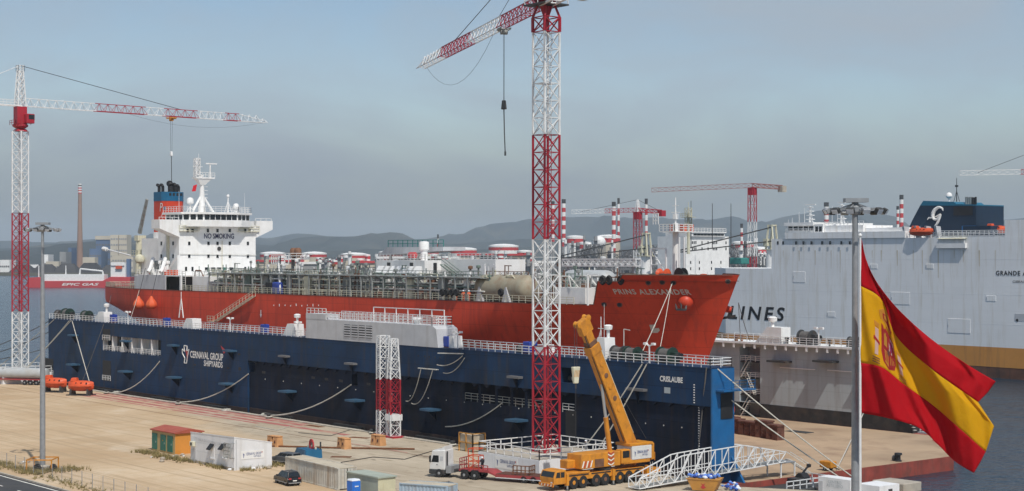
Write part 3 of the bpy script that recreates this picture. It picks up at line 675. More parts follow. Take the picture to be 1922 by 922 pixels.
m = MB(); x = S(1128, 0, DY + 2)[0]; m.cyl((x, DY + 2, TOP), (x, DY + 2, TOP + 5.8), .08, .05, 6); m.bar((x - .6, DY + 2, TOP + 4.2), (x + .5, DY + 2, TOP + 4.2), .05); m.bar((x - 1.2, DY + 2, TOP + 1), (x, DY + 2, TOP + 4), .06); m.build('signal_mast', 'white', dock, world=True)
m = MB(); x = S(1134, 0, DY + 3)[0]; m.cyl((x, DY + 3, TOP), (x, DY + 3, TOP + 7.5), .05, .02, 6); m.build('whip_aerial', 'white', dock, world=True)
x = S(1171, 0, DY + 3)[0]; m = MB(); m.cyl((x, DY + 3, TOP), (x, DY + 3, TOP + 4.2), .06, n=6); m.bar((x, DY + 3, TOP + 4.2), (x + 1.2, DY + 3, TOP + 4.1), .05); m.build('lamp_bracket', 'pipe_white', dock, world=True)
# things standing on the wall top
def drum(px, lab, y=DY + 1.6, w=1.2, h=1.7):
    x = S(px, 0, y)[0]
    o = thing('blue_container', lab, 'container', (x, y, TOP + .12))
    bevel(MB().box(-w / 2, w / 2, -w / 2, w / 2, .12, h).build('tank_body', 'drum_blue', o), .1, 2); MB().box(-w / 2, w / 2, -w / 2, w / 2, 0, .11).build('pallet', 'timber', o)
    MB().lathe((0, 0, h), [(.2, 0), (.2, .1), (.05, .12)], 10).build('lid', 'dark', o)
drum(213, 'blue liquid container behind the dock rail under the ship stern'); drum(313, 'blue container on the dock wall beside the white companionway'); drum(497, 'blue container on the dock wall left of the grey engine house'); drum(842, 'blue container right of the grey engine house'); drum(995, 'blue container on the wall just left of the lattice mast', w=1.5)
def winch(px, lab, y=DY + 2.0, m='winch_green', s=1.0, z=TOP + .12):
    x = S(px, 0, y)[0]; o = thing('mooring_winch', lab, 'winch', (x, y, z))
    MB().lathe((0, 0, 1.1 * s), [(.2, -1.2 * s), (1.05 * s, -1.2 * s), (1.05 * s, -1.05 * s), (.6 * s, -1.0 * s), (.6 * s, .9 * s), (1.05 * s, .95 * s), (1.05 * s, 1.1 * s), (.2, 1.1 * s)], 18, 'x').build('drum', m, o, smooth=True)
    MB().lathe((0, 0, 1.1 * s), [(.3, -.95 * s), (.82 * s, -.93 * s), (.82 * s, .5 * s), (.3, .55 * s)], 16, 'x').build('rope_wrap', 'rope_dark', o)
    MB().box(-1.4 * s, 1.5 * s, -.8 * s, .8 * s, 0, .3 * s).build('bed', 'dark_steel', o); MB().box(1.15 * s, 1.9 * s, -.5 * s, .5 * s, .3 * s, 1.5 * s).build('gearbox', m, o)
    MB().lathe((2.1 * s, 0, 1.0 * s), [(.1, -.2), (.45 * s, -.2), (.3 * s, .1), (.45 * s, .5), (.1, .5)], 12, 'x').build('warping_head', 'dark', o)
winch(112, 'dark winch at the far end of the dock wall', m='dark_steel', s=.9); winch(127, 'green drum winch at the far end of the dock wall', s=1.1); winch(163, 'second green winch beside the white companionway at the far end')
winch(1163, 'dark rope winch on the dock wall right of the yellow boom', s=.9, m='dark_steel'); winch(1188, 'white rope winch in the middle of the near winch group', s=.9, m='winch_green'); winch(1252, 'green winch at the end of the dock wall by the bow', s=1.0)
for px, lab in ((980, 'small black winch on the wall left of the lattice mast'),): winch(px, lab, s=.55, m='dark')
# far wall top: deckhouse, winch, lamp
x = S(1452, 0, FY)[0]; MB().prism([(x - 3.4, FT + .36), (x + 2.6, FT + .36), (x + 2.6, FT + 3.1), (x - .6, FT + 3.1)], 'y', FY - 1, FY + 1.4).build('companionway', 'white', dock, world=True)
MB().lathe((x - .2, FY, FT + 3.1), [(.3, 0), (.3, .8), (.75, 1.0), (.8, 1.6), (.4, 1.8)], 14).build('vent_head', 'white', dock, world=True, smooth=True)
winch(1515, 'black winch on top of the grey far dock wall', y=FY + .6, m='dark_steel', s=1.15, z=FT + .36)
winch(1603, 'dark winch partly hidden by the lamp mast on the far wall', y=FY + .6, m='dark_steel', s=.8, z=FT + .36)
x = S(1544, 0, FY)[0]; m = MB(); m.cyl((x, FY - 1, FT + .3), (x, FY - 1, FT + 3.2), .14, .1, 8); m.box(x - 1, x - .3, FY - 1.2, FY - .8, FT + 3.1, FT + 3.45); m.box(x + .3, x + 1, FY - 1.2, FY - .8, FT + 3.1, FT + 3.45); m.bar((x - .6, FY - 1, FT + 3.2), (x + .6, FY - 1, FT + 3.2), .07); m.build('deck_lamp', 'white', dock, world=True)
for px, w in ((1385, .9), (1395, .7), (1480, .8), (1560, .5)):
    x = S(px, 0, FY)[0]; MB().lathe((x, FY - .4, FT + .36), [(.35 * w, 0), (.35 * w, .7), (.5 * w, .75), (.5 * w, 1.1), (.2, 1.15)], 12).build('deck_fitting', 'dark_steel' if px > 1400 else 'rust', dock, world=True)
# ------------------------------------------------------------------ mooring lines (each its own rope)
def rope(a, b, sag, r, m, lab):
    tag(MB().tube(catenary(a, b, sag), r, 5).build('mooring_rope', m), lab, 'rope', 'mooring ropes')
Wt = lambda px, y=DY + .05, z=TOP + .15: (S(px, 0, y)[0], y, z)
def gq(px, py): p = G(px, py); return (p[0], p[1], .15)
rope(Wt(1215), (-160.5, 143.5, .6), .3, .085, 'rope', 'white mooring rope passing behind the mast from wall top, upper of the pair')
rope(Wt(1207), (-163.5, 143.3, .6), .5, .085, 'rope', 'white mooring rope passing behind the mast from wall top, lower of the pair')
rope(S(300, 678, DY), (S(222, 0, QY)[0], QY - 1.5, .3), 1.6, .11, 'rope', 'thick rope from white gallery down to the quay near the orange lifeboats')
rope(S(466, 702, DY), (S(330, 0, QY)[0], QY - 1.4, .3), 1.7, .11, 'rope', 'thick rope slanting down below the white shipyard lettering')
rope(S(659, 722, DL - .1), (S(500, 0, QY)[0], QY - 1.4, .3), 1.6, .11, 'rope', 'thick rope slanting to quay left of the short lattice tower')
rope(S(943, 756, DL - .1), S(836, 801, DL - .15), .9, .09, 'rope', 'thin grey rope hanging on the wall behind the white truck')
rope(Wt(135), (S(181, 0, QY)[0], QY - 1.0, .2), .1, .085, 'rope', 'straight pale rope slanting right from the far winches to the quay')
rope(Wt(134), (S(75, 0, QY)[0] - 8, QY - 2, .2), .1, .08, 'rope', 'pale rope slanting left from the far winches, upper strand'); rope(Wt(131), (S(70, 0, QY)[0] - 8, QY - 2, .2), .5, .08, 'rope', 'pale rope slanting left from the far winches, lower strand')
rope(Wt(196), (S(158, 0, QY)[0], QY - 1, .2), .1, .06, 'rope_dark', 'thin dark rope crossing the far end of the dock wall')
rope(Wt(103), (S(60, 0, QY)[0] - 20, QY - 2, .2), .2, .08, 'rope', 'pale rope at the outermost end of the dock wall')
rope((DX0, DY + 1, TOP), (-420, 143, .3), 2.5, .09, 'rope_dark', 'dark rope leaving the picture at left, topmost'); rope((DX0, DY + 2, TOP - 2), (-425, 143, .3), 3.0, .09, 'rope_dark', 'dark rope leaving the picture at left, middle'); rope((DX0, DY + 1, TOP - 6), (-428, 142, .3), 2.2, .09, 'rope_dark', 'dark rope leaving the picture at left, lowest')
rope(Wt(1290), (-131, 158.6, .3), .3, .085, 'rope', 'long mooring rope from wall end, left strand of the crossing pair'); rope((DX1 + .2, DY + 1, TOP), (-129.5, 159.5, .3), .3, .085, 'rope', 'long mooring rope from wall end, right strand of the crossing pair')
rope(Wt(1326, DY - .1), (S(1300, 0, DY)[0], DY + .6, .2), .05, .10, 'rope_dark', 'dark chain hanging down the corner of the navy wall')
rope((S(1636, 0, FY)[0], FY - .3, 4.8), (-139.9, 168.5, -.3), .3, .07, 'rope', 'thin rope right of the lamp mast down to the pontoon edge')
for k, (pa, ya, pb, yb, sg) in enumerate([(790, 693, 762, 753, 1.5), (812, 695, 772, 757, 1.8), (868, 668, 820, 685, .6), (872, 672, 832, 700, .8)]):
    rope(S(pa, ya, DY - .3), S(pb, yb, DY - .3 if k > 1 else DL - .1), sg, .07, 'rope', ['looped rope hanging right of the short lattice tower, left loop', 'looped rope hanging right of the short lattice tower, right loop', 'short rope draped at the wall top by the engine house, left strand', 'short rope draped at the wall top by the engine house, right strand'][k])
m = MB(); a, b = S(785, 691, DY - .3), S(820, 694, DY - .3); m.bar(a, b, .09); m.bar(a, (a[0], DY, a[2]), .07); m.bar(b, (b[0], DY, b[2]), .07); m.build('rope_bar', 'pipe_white', dock, world=True)
m = MB(); a, b = S(822, 663, DY - .3), S(870, 664, DY - .3); m.bar(a, b, .09); m.build('rope_bar', 'pipe_white', dock, world=True)
# ------------------------------------------------------------------ red gas tanker in the dock
YC, HB = 172.0, 13.5
SY = YC - HB
SX0, SX1 = -352.0, -160.6
ship = thing('gas_tanker', 'red hulled gas tanker with white bridge house standing in the dock', 'ship', (-255, YC, 1.3))
zb = 1.3
fA, fB, fC, fD = S(1097, 574, 160)[0], S(1127, 537, 161)[0], S(1173, 536, 163)[0], S(1197, 521, 164.5)[0]
def deck_z(x):
    if x < fA: return 20.5
    if x < fB: return 20.5 + (x - fA) / (fB - fA) * 3.5
    if x < fC: return 24.0
    if x < fD: return 24.0 + (x - fC) / (fD - fC) * 1.0
    return 25.0
def stem_x(z): return SX1 - (25 - z) * .50 if z > 12 else SX1 - 6.5 - (12 - z) * .1
def aft_x(z):
    if z > 18: return SX0
    if z > 9: return SX0 + ((18 - z) / 9) ** 1.6 * 16
    return SX0 + 16 + ((9 - z) / 8) * 12
def half(x, z):
    zt = max(0, min(1, (25 - z) / 20)); b = HB
    xs, xa = stem_x(z), aft_x(z)
    f0 = -190 - zt * 46; n = 2.6 - zt * 1.5
    if x > f0: u = min(1, (x - f0) / (xs - f0)); b = HB * (1 - u ** n)
    a0 = -322 + zt * 22
    if x < a0:
        u = min(1, (a0 - x) / (a0 - xa)); k = .45 + .55 * max(0, min(1, (17 - z) / 5)); b = HB * (1 - k * u ** 2.1)
    if z < 4.5: b *= 1 - .22 * ((4.5 - z) / 3.2) ** 2
    return max(b, .05)
def hull_pt(x, z, off=.0, side=-1): return (x, YC + side * (half(x, z) + off), z)
xs = [SX0 + (SX1 - SX0) * i / 96 for i in range(97)]
xs = sorted(set(xs + [fA, fB, fC, fD] + [SX1 - .6, SX1 - .2]))
NZ = 22; vs = []; fs = []
for side in (-1, 1):
    for x in xs:
        zt = deck_z(x)
        for j in range(NZ + 1):
            z = zb + (zt - zb) * j / NZ
            xx = min(max(x, aft_x(z)), stem_x(z)); vs.append((xx, YC + side * half(xx, z), z))
n = len(xs); m1 = NZ + 1
for sd in range(2):
    o = sd * n * m1
    for i in range(n - 1):
        for j in range(NZ):
            q = (o + i * m1 + j, o + (i + 1) * m1 + j, o + (i + 1) * m1 + j + 1, o + i * m1 + j + 1)
            fs.append(q if sd == 0 else q[::-1])
o2 = n * m1
for j in range(NZ): fs.append((j, j + 1, o2 + j + 1, o2 + j)); fs.append(((n - 1) * m1 + j + 1, (n - 1) * m1 + j, o2 + (n - 1) * m1 + j, o2 + (n - 1) * m1 + j + 1))
for i in range(n - 1): fs.append((i * m1, o2 + i * m1, o2 + (i + 1) * m1, (i + 1) * m1))
hull = MB().add(vs, fs).build('hull', 'hull_red', ship, world=True, smooth=True)
# deck plating inside the bulwark line
dv = []; df = []
for x in xs:
    z = min(deck_z(x), 24.2) - .12; b = half(x, deck_z(x)) - .06; dv += [(x, YC - b, z), (x, YC + b, z)]
for i in range(n - 1): df.append((2 * i, 2 * i + 2, 2 * i + 3, 2 * i + 1))
MB().add(dv, df).build('deck', 'deck_brown', ship, world=True)
# bulb
MB().lathe((SX1 - 9.5, YC, 5.6), [(.2, 8.0), (1.2, 7.6), (1.9, 6.5), (2.3, 4.5), (2.6, 0), (2.6, -8), (.3, -16)], 18, 'x').build('bulbous_bow', 'hull_red', ship, world=True, smooth=True)
# keel blocks under the keel, hidden by the wall but carrying the ship
for i in range(14): MB().box(-320 + i * 11, -318.4 + i * 11, YC - 1, YC + 1, -.5, 1.32).build('keel_support', 'timber', ship, world=True)
# bulwark cap line
for side in (-1, 1):
    MB().tube([hull_pt(x, deck_z(x), -.02, side) for x in xs[:-2]], .09, 4).build('gunwale', 'deck_brown', ship, world=True)
# name and marks on the bow, following the plating
def on_hull(pc, py, slant=0.0):
    # walk along the hull to find the station that shows at this pixel
    x = -175.0
    for _ in range(30): z = S(pc, py, hull_pt(x, 21.5)[1])[2]; x = S(pc, py, hull_pt(x, z)[1])[0]
    return x, z
xa, za = on_hull(1151, 546); xb, zb_ = on_hull(1296, 547)
def name_fn(u, v):
    t = u; x = xa + (xb - xa) * t; z = za + (zb_ - za) * t + v - .45
    p = hull_pt(x, z, .05); return p
vsx, fsx = text_shape('PRINS ALEXANDER', 1.0, 0, .025, 1.15, 'LEFT'); w_ = max(v[0] for v in vsx)
# equal letter width over the arc of the bow: map by arc length
arc = [0]; N = 60; X = [xa + (xb - xa) * i / N for i in range(N + 1)]
for i in range(N): a, b = Vector(hull_pt(X[i], 22.5)), Vector(hull_pt(X[i + 1], 22.5)); arc.append(arc[-1] + (b - a).length)
def arc_x(t):
    s_ = t * arc[-1]
    for i in range(N):
        if arc[i + 1] >= s_: return X[i] + (X[i + 1] - X[i]) * (s_ - arc[i]) / (arc[i + 1] - arc[i])
    return X[-1]
MB().add([hull_pt(arc_x(u / w_), za + (zb_ - za) * (u / w_) + v * 1.05 - .45, .05) for u, v in vsx], fsx).build('lettering', 'text_cream', ship, world=True)
def patch(pts, m, name, off=.06):
    P = [hull_pt(*on_hull(px, py), off) for px, py in pts]; return MB().add(P, [tuple(range(len(P)))]).build(name, m, ship, world=True)
patch([(1219, 612), (1232, 611), (1229, 619), (1237, 618), (1239, 623), (1235, 628), (1224, 628)], 'text_cream', 'bow_mark')
# hawse pocket and anchor
ax, az = on_hull(1287, 567); ap = Vector(hull_pt(ax, az)); an = Vector((.55, -.8, .15)).normalized()
MB().lathe(tuple(ap + an * .1), [(1.15 * math.cos(a_ * math.pi / 10), 1.15 * math.sin(a_ * math.pi / 10)) for a_ in range(-5, 6)], 18).build('hawse_pocket', 'funnel_red', ship, world=True, smooth=True)
m = MB(); d1 = Vector((.3, -.25, -1)).normalized(); t1 = Vector((.8, .55, 0)).normalized(); q = ap + an * 1.0 + Vector((-.5, -.2, -.3))
m.cyl(q + Vector((0, 0, .4)), q + d1 * 1.1, .13, n=8); m.bar(q + d1 * 1.0 - t1 * .7, q + d1 * 1.0 + t1 * .7, .17)
for k in (-1, 1): m.cyl(q + d1 * 1.0 + t1 * k * .65, q + d1 * .1 + t1 * k * .8, .2, .06, 6)
m.build('anchor', 'dark_steel', ship, world=True)
far_a = Vector((SX1 - 5.6, YC + 2.0, 20.2)); m = MB(); m.cyl(far_a, far_a + Vector((1.5, .9, -.4)), .6, .45, 10); m.build('hawse_pocket', 'funnel_red', ship, world=True)
m = MB(); m.bar(far_a + Vector((1.6, .8, .0)), far_a + Vector((1.0, .6, -1.6)), .2); m.bar(far_a + Vector((.2, .2, -1.6)), far_a + Vector((2.1, 1, -1.2)), .2); m.build('anchor', 'dark_steel', ship, world=True)
for px, py in ((1217, 530), (1243, 529), (1264, 530), (1163, 572), (1134, 571), (1374, 528)):
    x, z = on_hull(px, py); p = Vector(hull_pt(x, z)); b = Vector(hull_pt(x + .1, z)); nn = Vector((0, 0, 1)).cross(b - p).normalized(); nn = nn if nn.y < 0 else -nn
    MB().cyl(p - nn * .15, p + nn * .12, .42, .42, 14).build('fairlead', 'deck_brown', ship, world=True); MB().cyl(p, p + nn * .15, .28, .28, 12).build('fairlead_hole', 'dark', ship, world=True)
# tyres hung on the fore bulwark
for px in (1132, 1144, 1166):
    x, z = on_hull(px, 532); p = hull_pt(x, z - .2, .25); MB().lathe((p[0], p[1], z + .5), [(.3, -.2), (.55, -.25), (.75, 0), (.55, .25), (.3, .2)], 14, 'y').build('tyre_fender', 'rubber', ship, world=True)
for px in (830, 838, 848, 857, 940):
    p = S(px, 549, SY - .3); MB().lathe((p[0], SY - .3, p[2]), [(.3, -.2), (.5, -.25), (.65, 0), (.5, .25), (.3, .2)], 14, 'y').build('tyre_fender', 'rubber', ship, world=True)
# small white load marks amidships
for i in range(9):
    p = S(514 + i * 10.5, 573 + (i % 2) * .8, SY); MB().box(p[0] - .1, p[0] + .1, SY - .05, SY, p[2] - .15, p[2] + .1 + .2 * (i % 3 == 1)).build('load_mark', 'text_white', ship, world=True)
for px, py in ((490, 592), (830, 614)):
    p = S(px, py, SY); MB().add([(p[0] - .35, SY - .05, p[2] + .2), (p[0], SY - .05, p[2] - .5), (p[0] + .35, SY - .05, p[2] + .2), (p[0] + .15, SY - .05, p[2] + .2), (p[0] + .15, SY - .05, p[2] + 1.0), (p[0] - .15, SY - .05, p[2] + 1.0), (p[0] - .15, SY - .05, p[2] + .2)], [(0, 1, 2, 3, 4, 5, 6)]).build('draught_mark', 'text_white', ship, world=True)
# ---- bridge house
HX = -314.0; hy0, hy1 = 163.6, 182.2; HXA = S(297, 0, hy0)[0]; DZ = 20.4; HZ = 34.2
house = MB().box(HXA, HX, hy0, hy1, DZ, HZ).build('bridge_house', 'white', ship, world=True)
# casing behind it
MB().box(HXA - 13, HXA - .02, hy0 + 2.5, hy1 - 2.5, DZ, 31.5).build('engine_casing', 'white', ship, world=True)
zt, zw = 35.3, 33.4
for sgn, ye in ((-1, 158.9), (1, 186.3)):
    yi = hy0 if sgn < 0 else hy1
    MB().prism([(yi, 31.6), (yi, zt), (ye, zt), (ye, zw)], 'x', HX - 3.4, HX + .35).build('bridge_wing', 'white', ship, world=True)
    MB().rail([(HX - .1, ye - sgn * .1, zt), (HX - .1, yi, zt)], .5, 1.5, 1, .05).build('wing_rail', 'white', ship, world=True)
# projecting wheelhouse with its raked trapezoid front
MB().prism([(HX - 9, hy0 + .4), (HX + .02, hy0 + .4), (HX + .3, hy0 + 1.2), (HX + 2.6, hy0 + 4.6), (HX + 2.6, hy1 - 5.0), (HX + .3, hy1 - 1.2), (HX + .02, hy1 - .4), (HX - 9, hy1 - .4)], 'z', 33.9, 35.2).build('wheelhouse_apron', 'white', ship, world=True)
MB().prism([(HX - 8.6, hy0 + 1.2), (HX - .6, hy0 + 1.2), (HX + 1.6, hy0 + 5.0), (HX + 1.6, hy1 - 5.4), (HX - .6, hy1 - 1.2), (HX - 8.6, hy1 - 1.2)], 'z', 35.2, 36.55).build('wheelhouse', 'white', ship, world=True)
MB().prism([(HX - 9.2, hy0 + .7), (HX - .4, hy0 + .7), (HX + 2.0, hy0 + 4.8), (HX + 2.0, hy1 - 5.2), (HX - .4, hy1 - .7), (HX - 9.2, hy1 - .7)], 'z', 36.55, 37.0).build('wheelhouse_roof', 'white', ship, world=True)
ya, yb = hy0 + 5.15, hy1 - 5.55; NW = 6
for i in range(NW):
    a, b = ya + (yb - ya) * i / NW + .08, ya + (yb - ya) * (i + 1) / NW - .08
    MB().box(HX + 1.6, HX + 1.66, a, b, 35.35, 36.45).build('bridge_window', 'glass', ship, world=True)
for k in (0, 1):
    for i in range(3):
        t0, t1 = i / 3 + .04, (i + 1) / 3 - .04
        A = Vector((HX - .6, hy0 + 1.2 if k == 0 else hy1 - 1.2, 0)); B = Vector((HX + 1.6, hy0 + 5.0 if k == 0 else hy1 - 5.4, 0))
        p, q = A.lerp(B, t0), A.lerp(B, t1); nn = Vector((0, 0, 1)).cross(B - A).normalized(); nn = (nn if nn.x > 0 else -nn) * .05
        MB().add([p + nn + Vector((0, 0, 35.35)), q + nn + Vector((0, 0, 35.35)), q + nn + Vector((0, 0, 36.45)), p + nn + Vector((0, 0, 36.45))], [(0, 1, 2, 3)]).build('bridge_window', 'glass', ship, world=True)
for i in range(4): MB().box(HX - 8 + i * 1.9, HX - 6.6 + i * 1.9, hy0 + 1.14, hy0 + 1.2, 35.4, 36.4).build('bridge_window', 'glass', ship, world=True)
MB().rail([(HX - 9, hy0 + .9, 37), (HX - .5, hy0 + .9, 37), (HX + 1.8, hy0 + 5, 37), (HX + 1.8, hy1 - 5.3, 37), (HX - .5, hy1 - .9, 37), (HX - 9, hy1 - .9, 37)], 1.2, 1.3, 3, .045).build('monkey_rail', 'white', ship, world=True)
yt = SX(411, 445, HX)[1]
letters('NO SMOKING', lambda u, v: (HX + .06, yt + u, 31.35 + v), 'text_navy', ship, size=1.55, bold=.03, width=SX(439, 0, HX)[1] - SX(383, 0, HX)[1])
def fw(px, py, w=.55, h=.75, m='glass', nm='window'):
    p = SX(px, py, HX); f = MB().box(HX - .01, HX + .05, p[1] - w / 2 - .1, p[1] + w / 2 + .1, p[2] - h / 2 - .1, p[2] + h / 2 + .1).build(nm, 'white', ship, world=True)
    MB().box(HX + .05, HX + .08, p[1] - w / 2, p[1] + w / 2, p[2] - h / 2, p[2] + h / 2).build('pane', m, f, world=True)
for px in (352, 361, 390, 408, 431, 460, 468): fw(px, 433)
for px in (355, 391, 408, 431, 465): fw(px, 457)
for px in (355, 391, 408, 431, 465): fw(px, 481)
for px in (349, 361, 460, 471): fw(px, 505, .5, .9)
for px in (388, 400, 411, 422, 434): fw(px, 505, .95, .7, 'green_door' if px == 422 else 'glass')
p = SX(411, 467, HX); MB().lathe((HX, p[1], p[2]), [(.45, 0), (.45, .15), (.1, .18)], 14, 'x').build('round_port', 'dark_steel', ship, world=True)
m = MB(); m.bar(SX(338, 477, HX + .15), SX(481, 479, HX + .15), .06); m.build('pipe_run', 'pipe_white', ship, world=True)
m = MB(); m.bar(SX(417, 452, HX + .15), SX(417, 505, HX + .15), .05); m.build('pipe_run', 'cream', ship, world=True)
for px, py in ((303, 457), (325, 457), (303, 481), (325, 481), (303, 505)):
    p = S(px, py, hy0); MB().box(p[0] - .35, p[0] + .35, hy0 - .05, hy0 + .01, p[2] - .4, p[2] + .4).build('side_window', 'glass', ship, world=True)
MB().box(HXA + 4.5, HXA + 5.2, hy0 - .4, hy0 - .02, DZ, HZ).build('duct', 'cream', ship, world=True)
for z in (23.6, 27.2, 30.8):
    MB().box(HXA - 3, HX - 1, hy0 - 1.3, hy0, z - .12, z).build('side_gallery', 'white', ship, world=True) if z < 24 else None
    if z < 24: MB().rail([(HXA - 3, hy0 - 1.25, z), (HX - 1, hy0 - 1.25, z)], 1.1, 1.5, 3, .04).build('gallery_rail', 'white', ship, world=True)
# catwalks under the wings
for sgn in (-1, 1):
    y0, y1 = (hy0 - .2, hy0 + 4.5) if sgn < 0 else (hy1 - 4.5, hy1 + .6)
    MB().rail([(HX + .5, y0, 33.0), (HX + .5, y1, 33.0)], 1.1, 1.2, 2, .05).build('catwalk_rail', 'cream', ship, world=True); MB().box(HX + .01, HX + .7, y0, y1, 32.88, 33.0).build('catwalk', 'cream', ship, world=True)
# radar mast
mp_ = S(379, 396, YC); mx, mz = HX - 4.5, 37.0
ym = SX(379, 0, mx)[1]
m = MB(); m.cyl((mx, ym, mz), (mx, ym, mz + 5.2), .8, .5, 12); m.cyl((mx, ym, mz + 5.2), (mx, ym, mz + 8.2), .5, .35, 12)
for s_ in (-1, 1): m.cyl((mx + .4, ym + s_ * 2.6, mz), (mx, ym, mz + 4.0), .3, .25, 8)
m.build('radar_mast', 'white', ship, world=True, smooth=True)
m = MB(); m.box(mx - 1, mx + 1, ym - 1.9, ym + 2.6, mz + 7.4, mz + 7.7); m.rail([(mx + 1, ym - 1.9, mz + 7.7), (mx + 1, ym + 2.6, mz + 7.7)], 1, .8, 2, .05); m.taper((mx - .5, mx + .5, ym - .5, ym + .5), (mx - .9, mx + .9, ym - 1.6, ym + 2), mz + 6, mz + 7.4); m.build('mast_platform', 'white', ship, world=True)
m = MB(); m.lattice((mx, ym - 1.2, mz + 7.7), (mx, ym - 1.2, mz + 11.8), 1.0, 4, .07, .05); m.cyl((mx, ym - .8, mz + 11.5), (mx, ym - .8, mz + 12.8), .05, n=6); m.bar((mx, ym - 2.2, mz + 10), (mx, ym + .2, mz + 10), .06); m.build('signal_mast', 'white', ship, world=True)
m = MB(); m.cyl((mx, ym + 2.0, mz + 7.7), (mx, ym + 2.0, mz + 10.6), .18, .14, 8); m.box(mx - .2, mx + .2, ym + .9, ym + 3.6, mz + 10.6, mz + 10.85); m.build('radar_scanner', 'white', ship, world=True)
for k in range(6): MB().box(mx - .2, mx + .2, ym + .4, ym + 1.3, mz + 1.6 + k * .8, mz + 1.7 + k * .8).build('mast_step', 'white', ship, world=True)
m = MB(); p = (mx + 1, ym - 2.6, mz + 5.8); m.add([p, (p[0], p[1] + .9, p[2] + .3), (p[0] + .1, p[1] + .5, p[2] - 1.2), (p[0], p[1] - .4, p[2] - 1.3)], [(0, 1, 2, 3)]); m.build('ensign', 'flag_red', ship, world=True)
for px, r, h in ((357, .75, 1.7), (428, .33, 3.4), (443, .62, .9)):
    y = SX(px, 0, HX - 3)[1]; m = MB(); m.cyl((HX - 3, y, 37), (HX - 3, y, 37 + h), .18, .14, 8)
    for s_ in (-1, 1): m.bar((HX - 3, y + s_ * .9, 37), (HX - 3, y, 37 + h * .8), .06)
    m.lathe((HX - 3, y, 37 + h), [(r * .55, 0), (r, .1 + r * .3), (r, r * 1.3), (r * .75, r * 1.8), (r * .2, r * 2.0)], 14); m.build('satellite_dome', 'white', ship, world=True, smooth=True)
for px in (459, 336): y = SX(px, 0, HX - 2)[1]; MB().cyl((HX - 2, y, 37), (HX - 2, y, 41.5), .05, .02, 5).build('whip_aerial', 'white', ship, world=True)
# funnel
fx = S(317, 0, YC)[0]; fz0 = 27; fy = 2.7
def fun_ring(z, g=0.0): return [(fx - 2.9 - g, YC - fy + .7 - g, z), (fx - 2.0, YC - fy - g, z), (fx + 1.7, YC - fy - g, z), (fx + 2.5 + g, YC - fy + .8 - g, z), (fx + 2.5 + g, YC + fy - .8 + g, z), (fx + 1.7, YC + fy + g, z), (fx - 2.0, YC + fy + g, z), (fx - 2.9 - g, YC + fy - .7 + g, z)]
def ring_solid(za, zc, g, name, m):
    a, b = fun_ring(za, g), fun_ring(zc, g); MB().add(a + b, [tuple(range(7, -1, -1)), tuple(range(8, 16))] + [(i, (i + 1) % 8, 8 + (i + 1) % 8, 8 + i) for i in range(8)]).build(name, m, ship, world=True)
zf = lambda py: S(317, py, YC)[2]
ring_solid(fz0, zf(378), 0, 'funnel', 'funnel_red'); ring_solid(zf(378), zf(361), .06, 'funnel_band', 'funnel_blue'); ring_solid(fz0, zf(436), .1, 'funnel_base', 'white')
for i, (dx, dy, h, r) in enumerate([(-1.6, -1.6, 1.6, .35), (-.4, -1.3, 1.6, .35), (.6, .2, 1.9, .7), (1.3, 1.0, 1.7, .4), (.8, 2.0, 1.5, .35)]):
    z0 = zf(361); m = MB(); m.tube([(fx + dx, YC + dy, z0), (fx + dx, YC + dy, z0 + h * .75), (fx + dx - .4, YC + dy, z0 + h), (fx + dx - .9, YC + dy, z0 + h * 1.05)], r, 10); m.build('exhaust_pipe', 'dark', ship, world=True, smooth=True)
for i in range(4): y = YC - 1.0 + i * .9; MB().box(fx + 2.56, fx + 2.62, y - .25, y + .25, zf(366.5) - .2, zf(364) + .1).build('funnel_port', 'dark', ship, world=True)
fl_ = S(303, 392, YC - fy)
letters('P', lambda u, v: (fl_[0] + u - .2, YC - fy - .05, fl_[2] + v - .6), 'text_white', ship, size=2.8, shear=.15); letters('S', lambda u, v: (fl_[0] + u + .3, YC - fy - .05, fl_[2] + v - 2.6), 'text_white', ship, size=2.0, shear=.15)
MB().box(fl_[0] + 1.0, fl_[0] + 2.2, YC - fy - .06, YC - fy - .01, fl_[2] - .3, fl_[2] + .5).build('funnel_badge', 'logo_blue', ship, world=True)
# ---- poop: side bulkheads, deck above, lifeboat davits, stern crane
pa, pb = S(250, 0, SY)[0], S(310, 0, SY)[0]; pc = S(339, 0, SY)[0]; PZ = 23.6
def poop_y(x): return YC - half(x, 20.5) + .05
m = MB(); q0, q1 = pa, pb
m.add([(q0, poop_y(q0), 20.4), (q1, poop_y(q1), 20.4), (q1, poop_y(q1), PZ), (q0, poop_y(q0), PZ), (q0, poop_y(q0) + .2, 20.4), (q1, poop_y(q1) + .2, 20.4), (q1, poop_y(q1) + .2, PZ), (q0, poop_y(q0) + .2, PZ)], [(0, 1, 2, 3), (5, 4, 7, 6), (3, 2, 6, 7), (1, 5, 6, 2), (4, 0, 3, 7)])
m.build('poop_bulkhead', 'grey_house', ship, world=True)
MB().box(pc - .6, pc, SY + .06, SY + .3, 20.4, PZ).build('poop_bulkhead', 'white', ship, world=True)
MB().box(q0, pc, SY + .3, 2 * YC - SY - .3, PZ - .25, PZ).build('poop_deck', 'white', ship, world=True)
MB().box(q1, pc - .6, SY + 3.2, SY + 3.4, 20.4, PZ - .25).build('poop_recess', 'dark_steel', ship, world=True)
MB().box(q0, q0 + .2, poop_y(q0) + .2, 2 * YC - poop_y(q0), 20.4, PZ - .26).build('poop_bulkhead', 'grey_house', ship, world=True)
MB().rail([(q0 + .2, poop_y(q0) + .5, PZ), (pc, SY + .4, PZ)], 1.1, 1.4, 3, .045).build('poop_rail', 'white', ship, world=True)
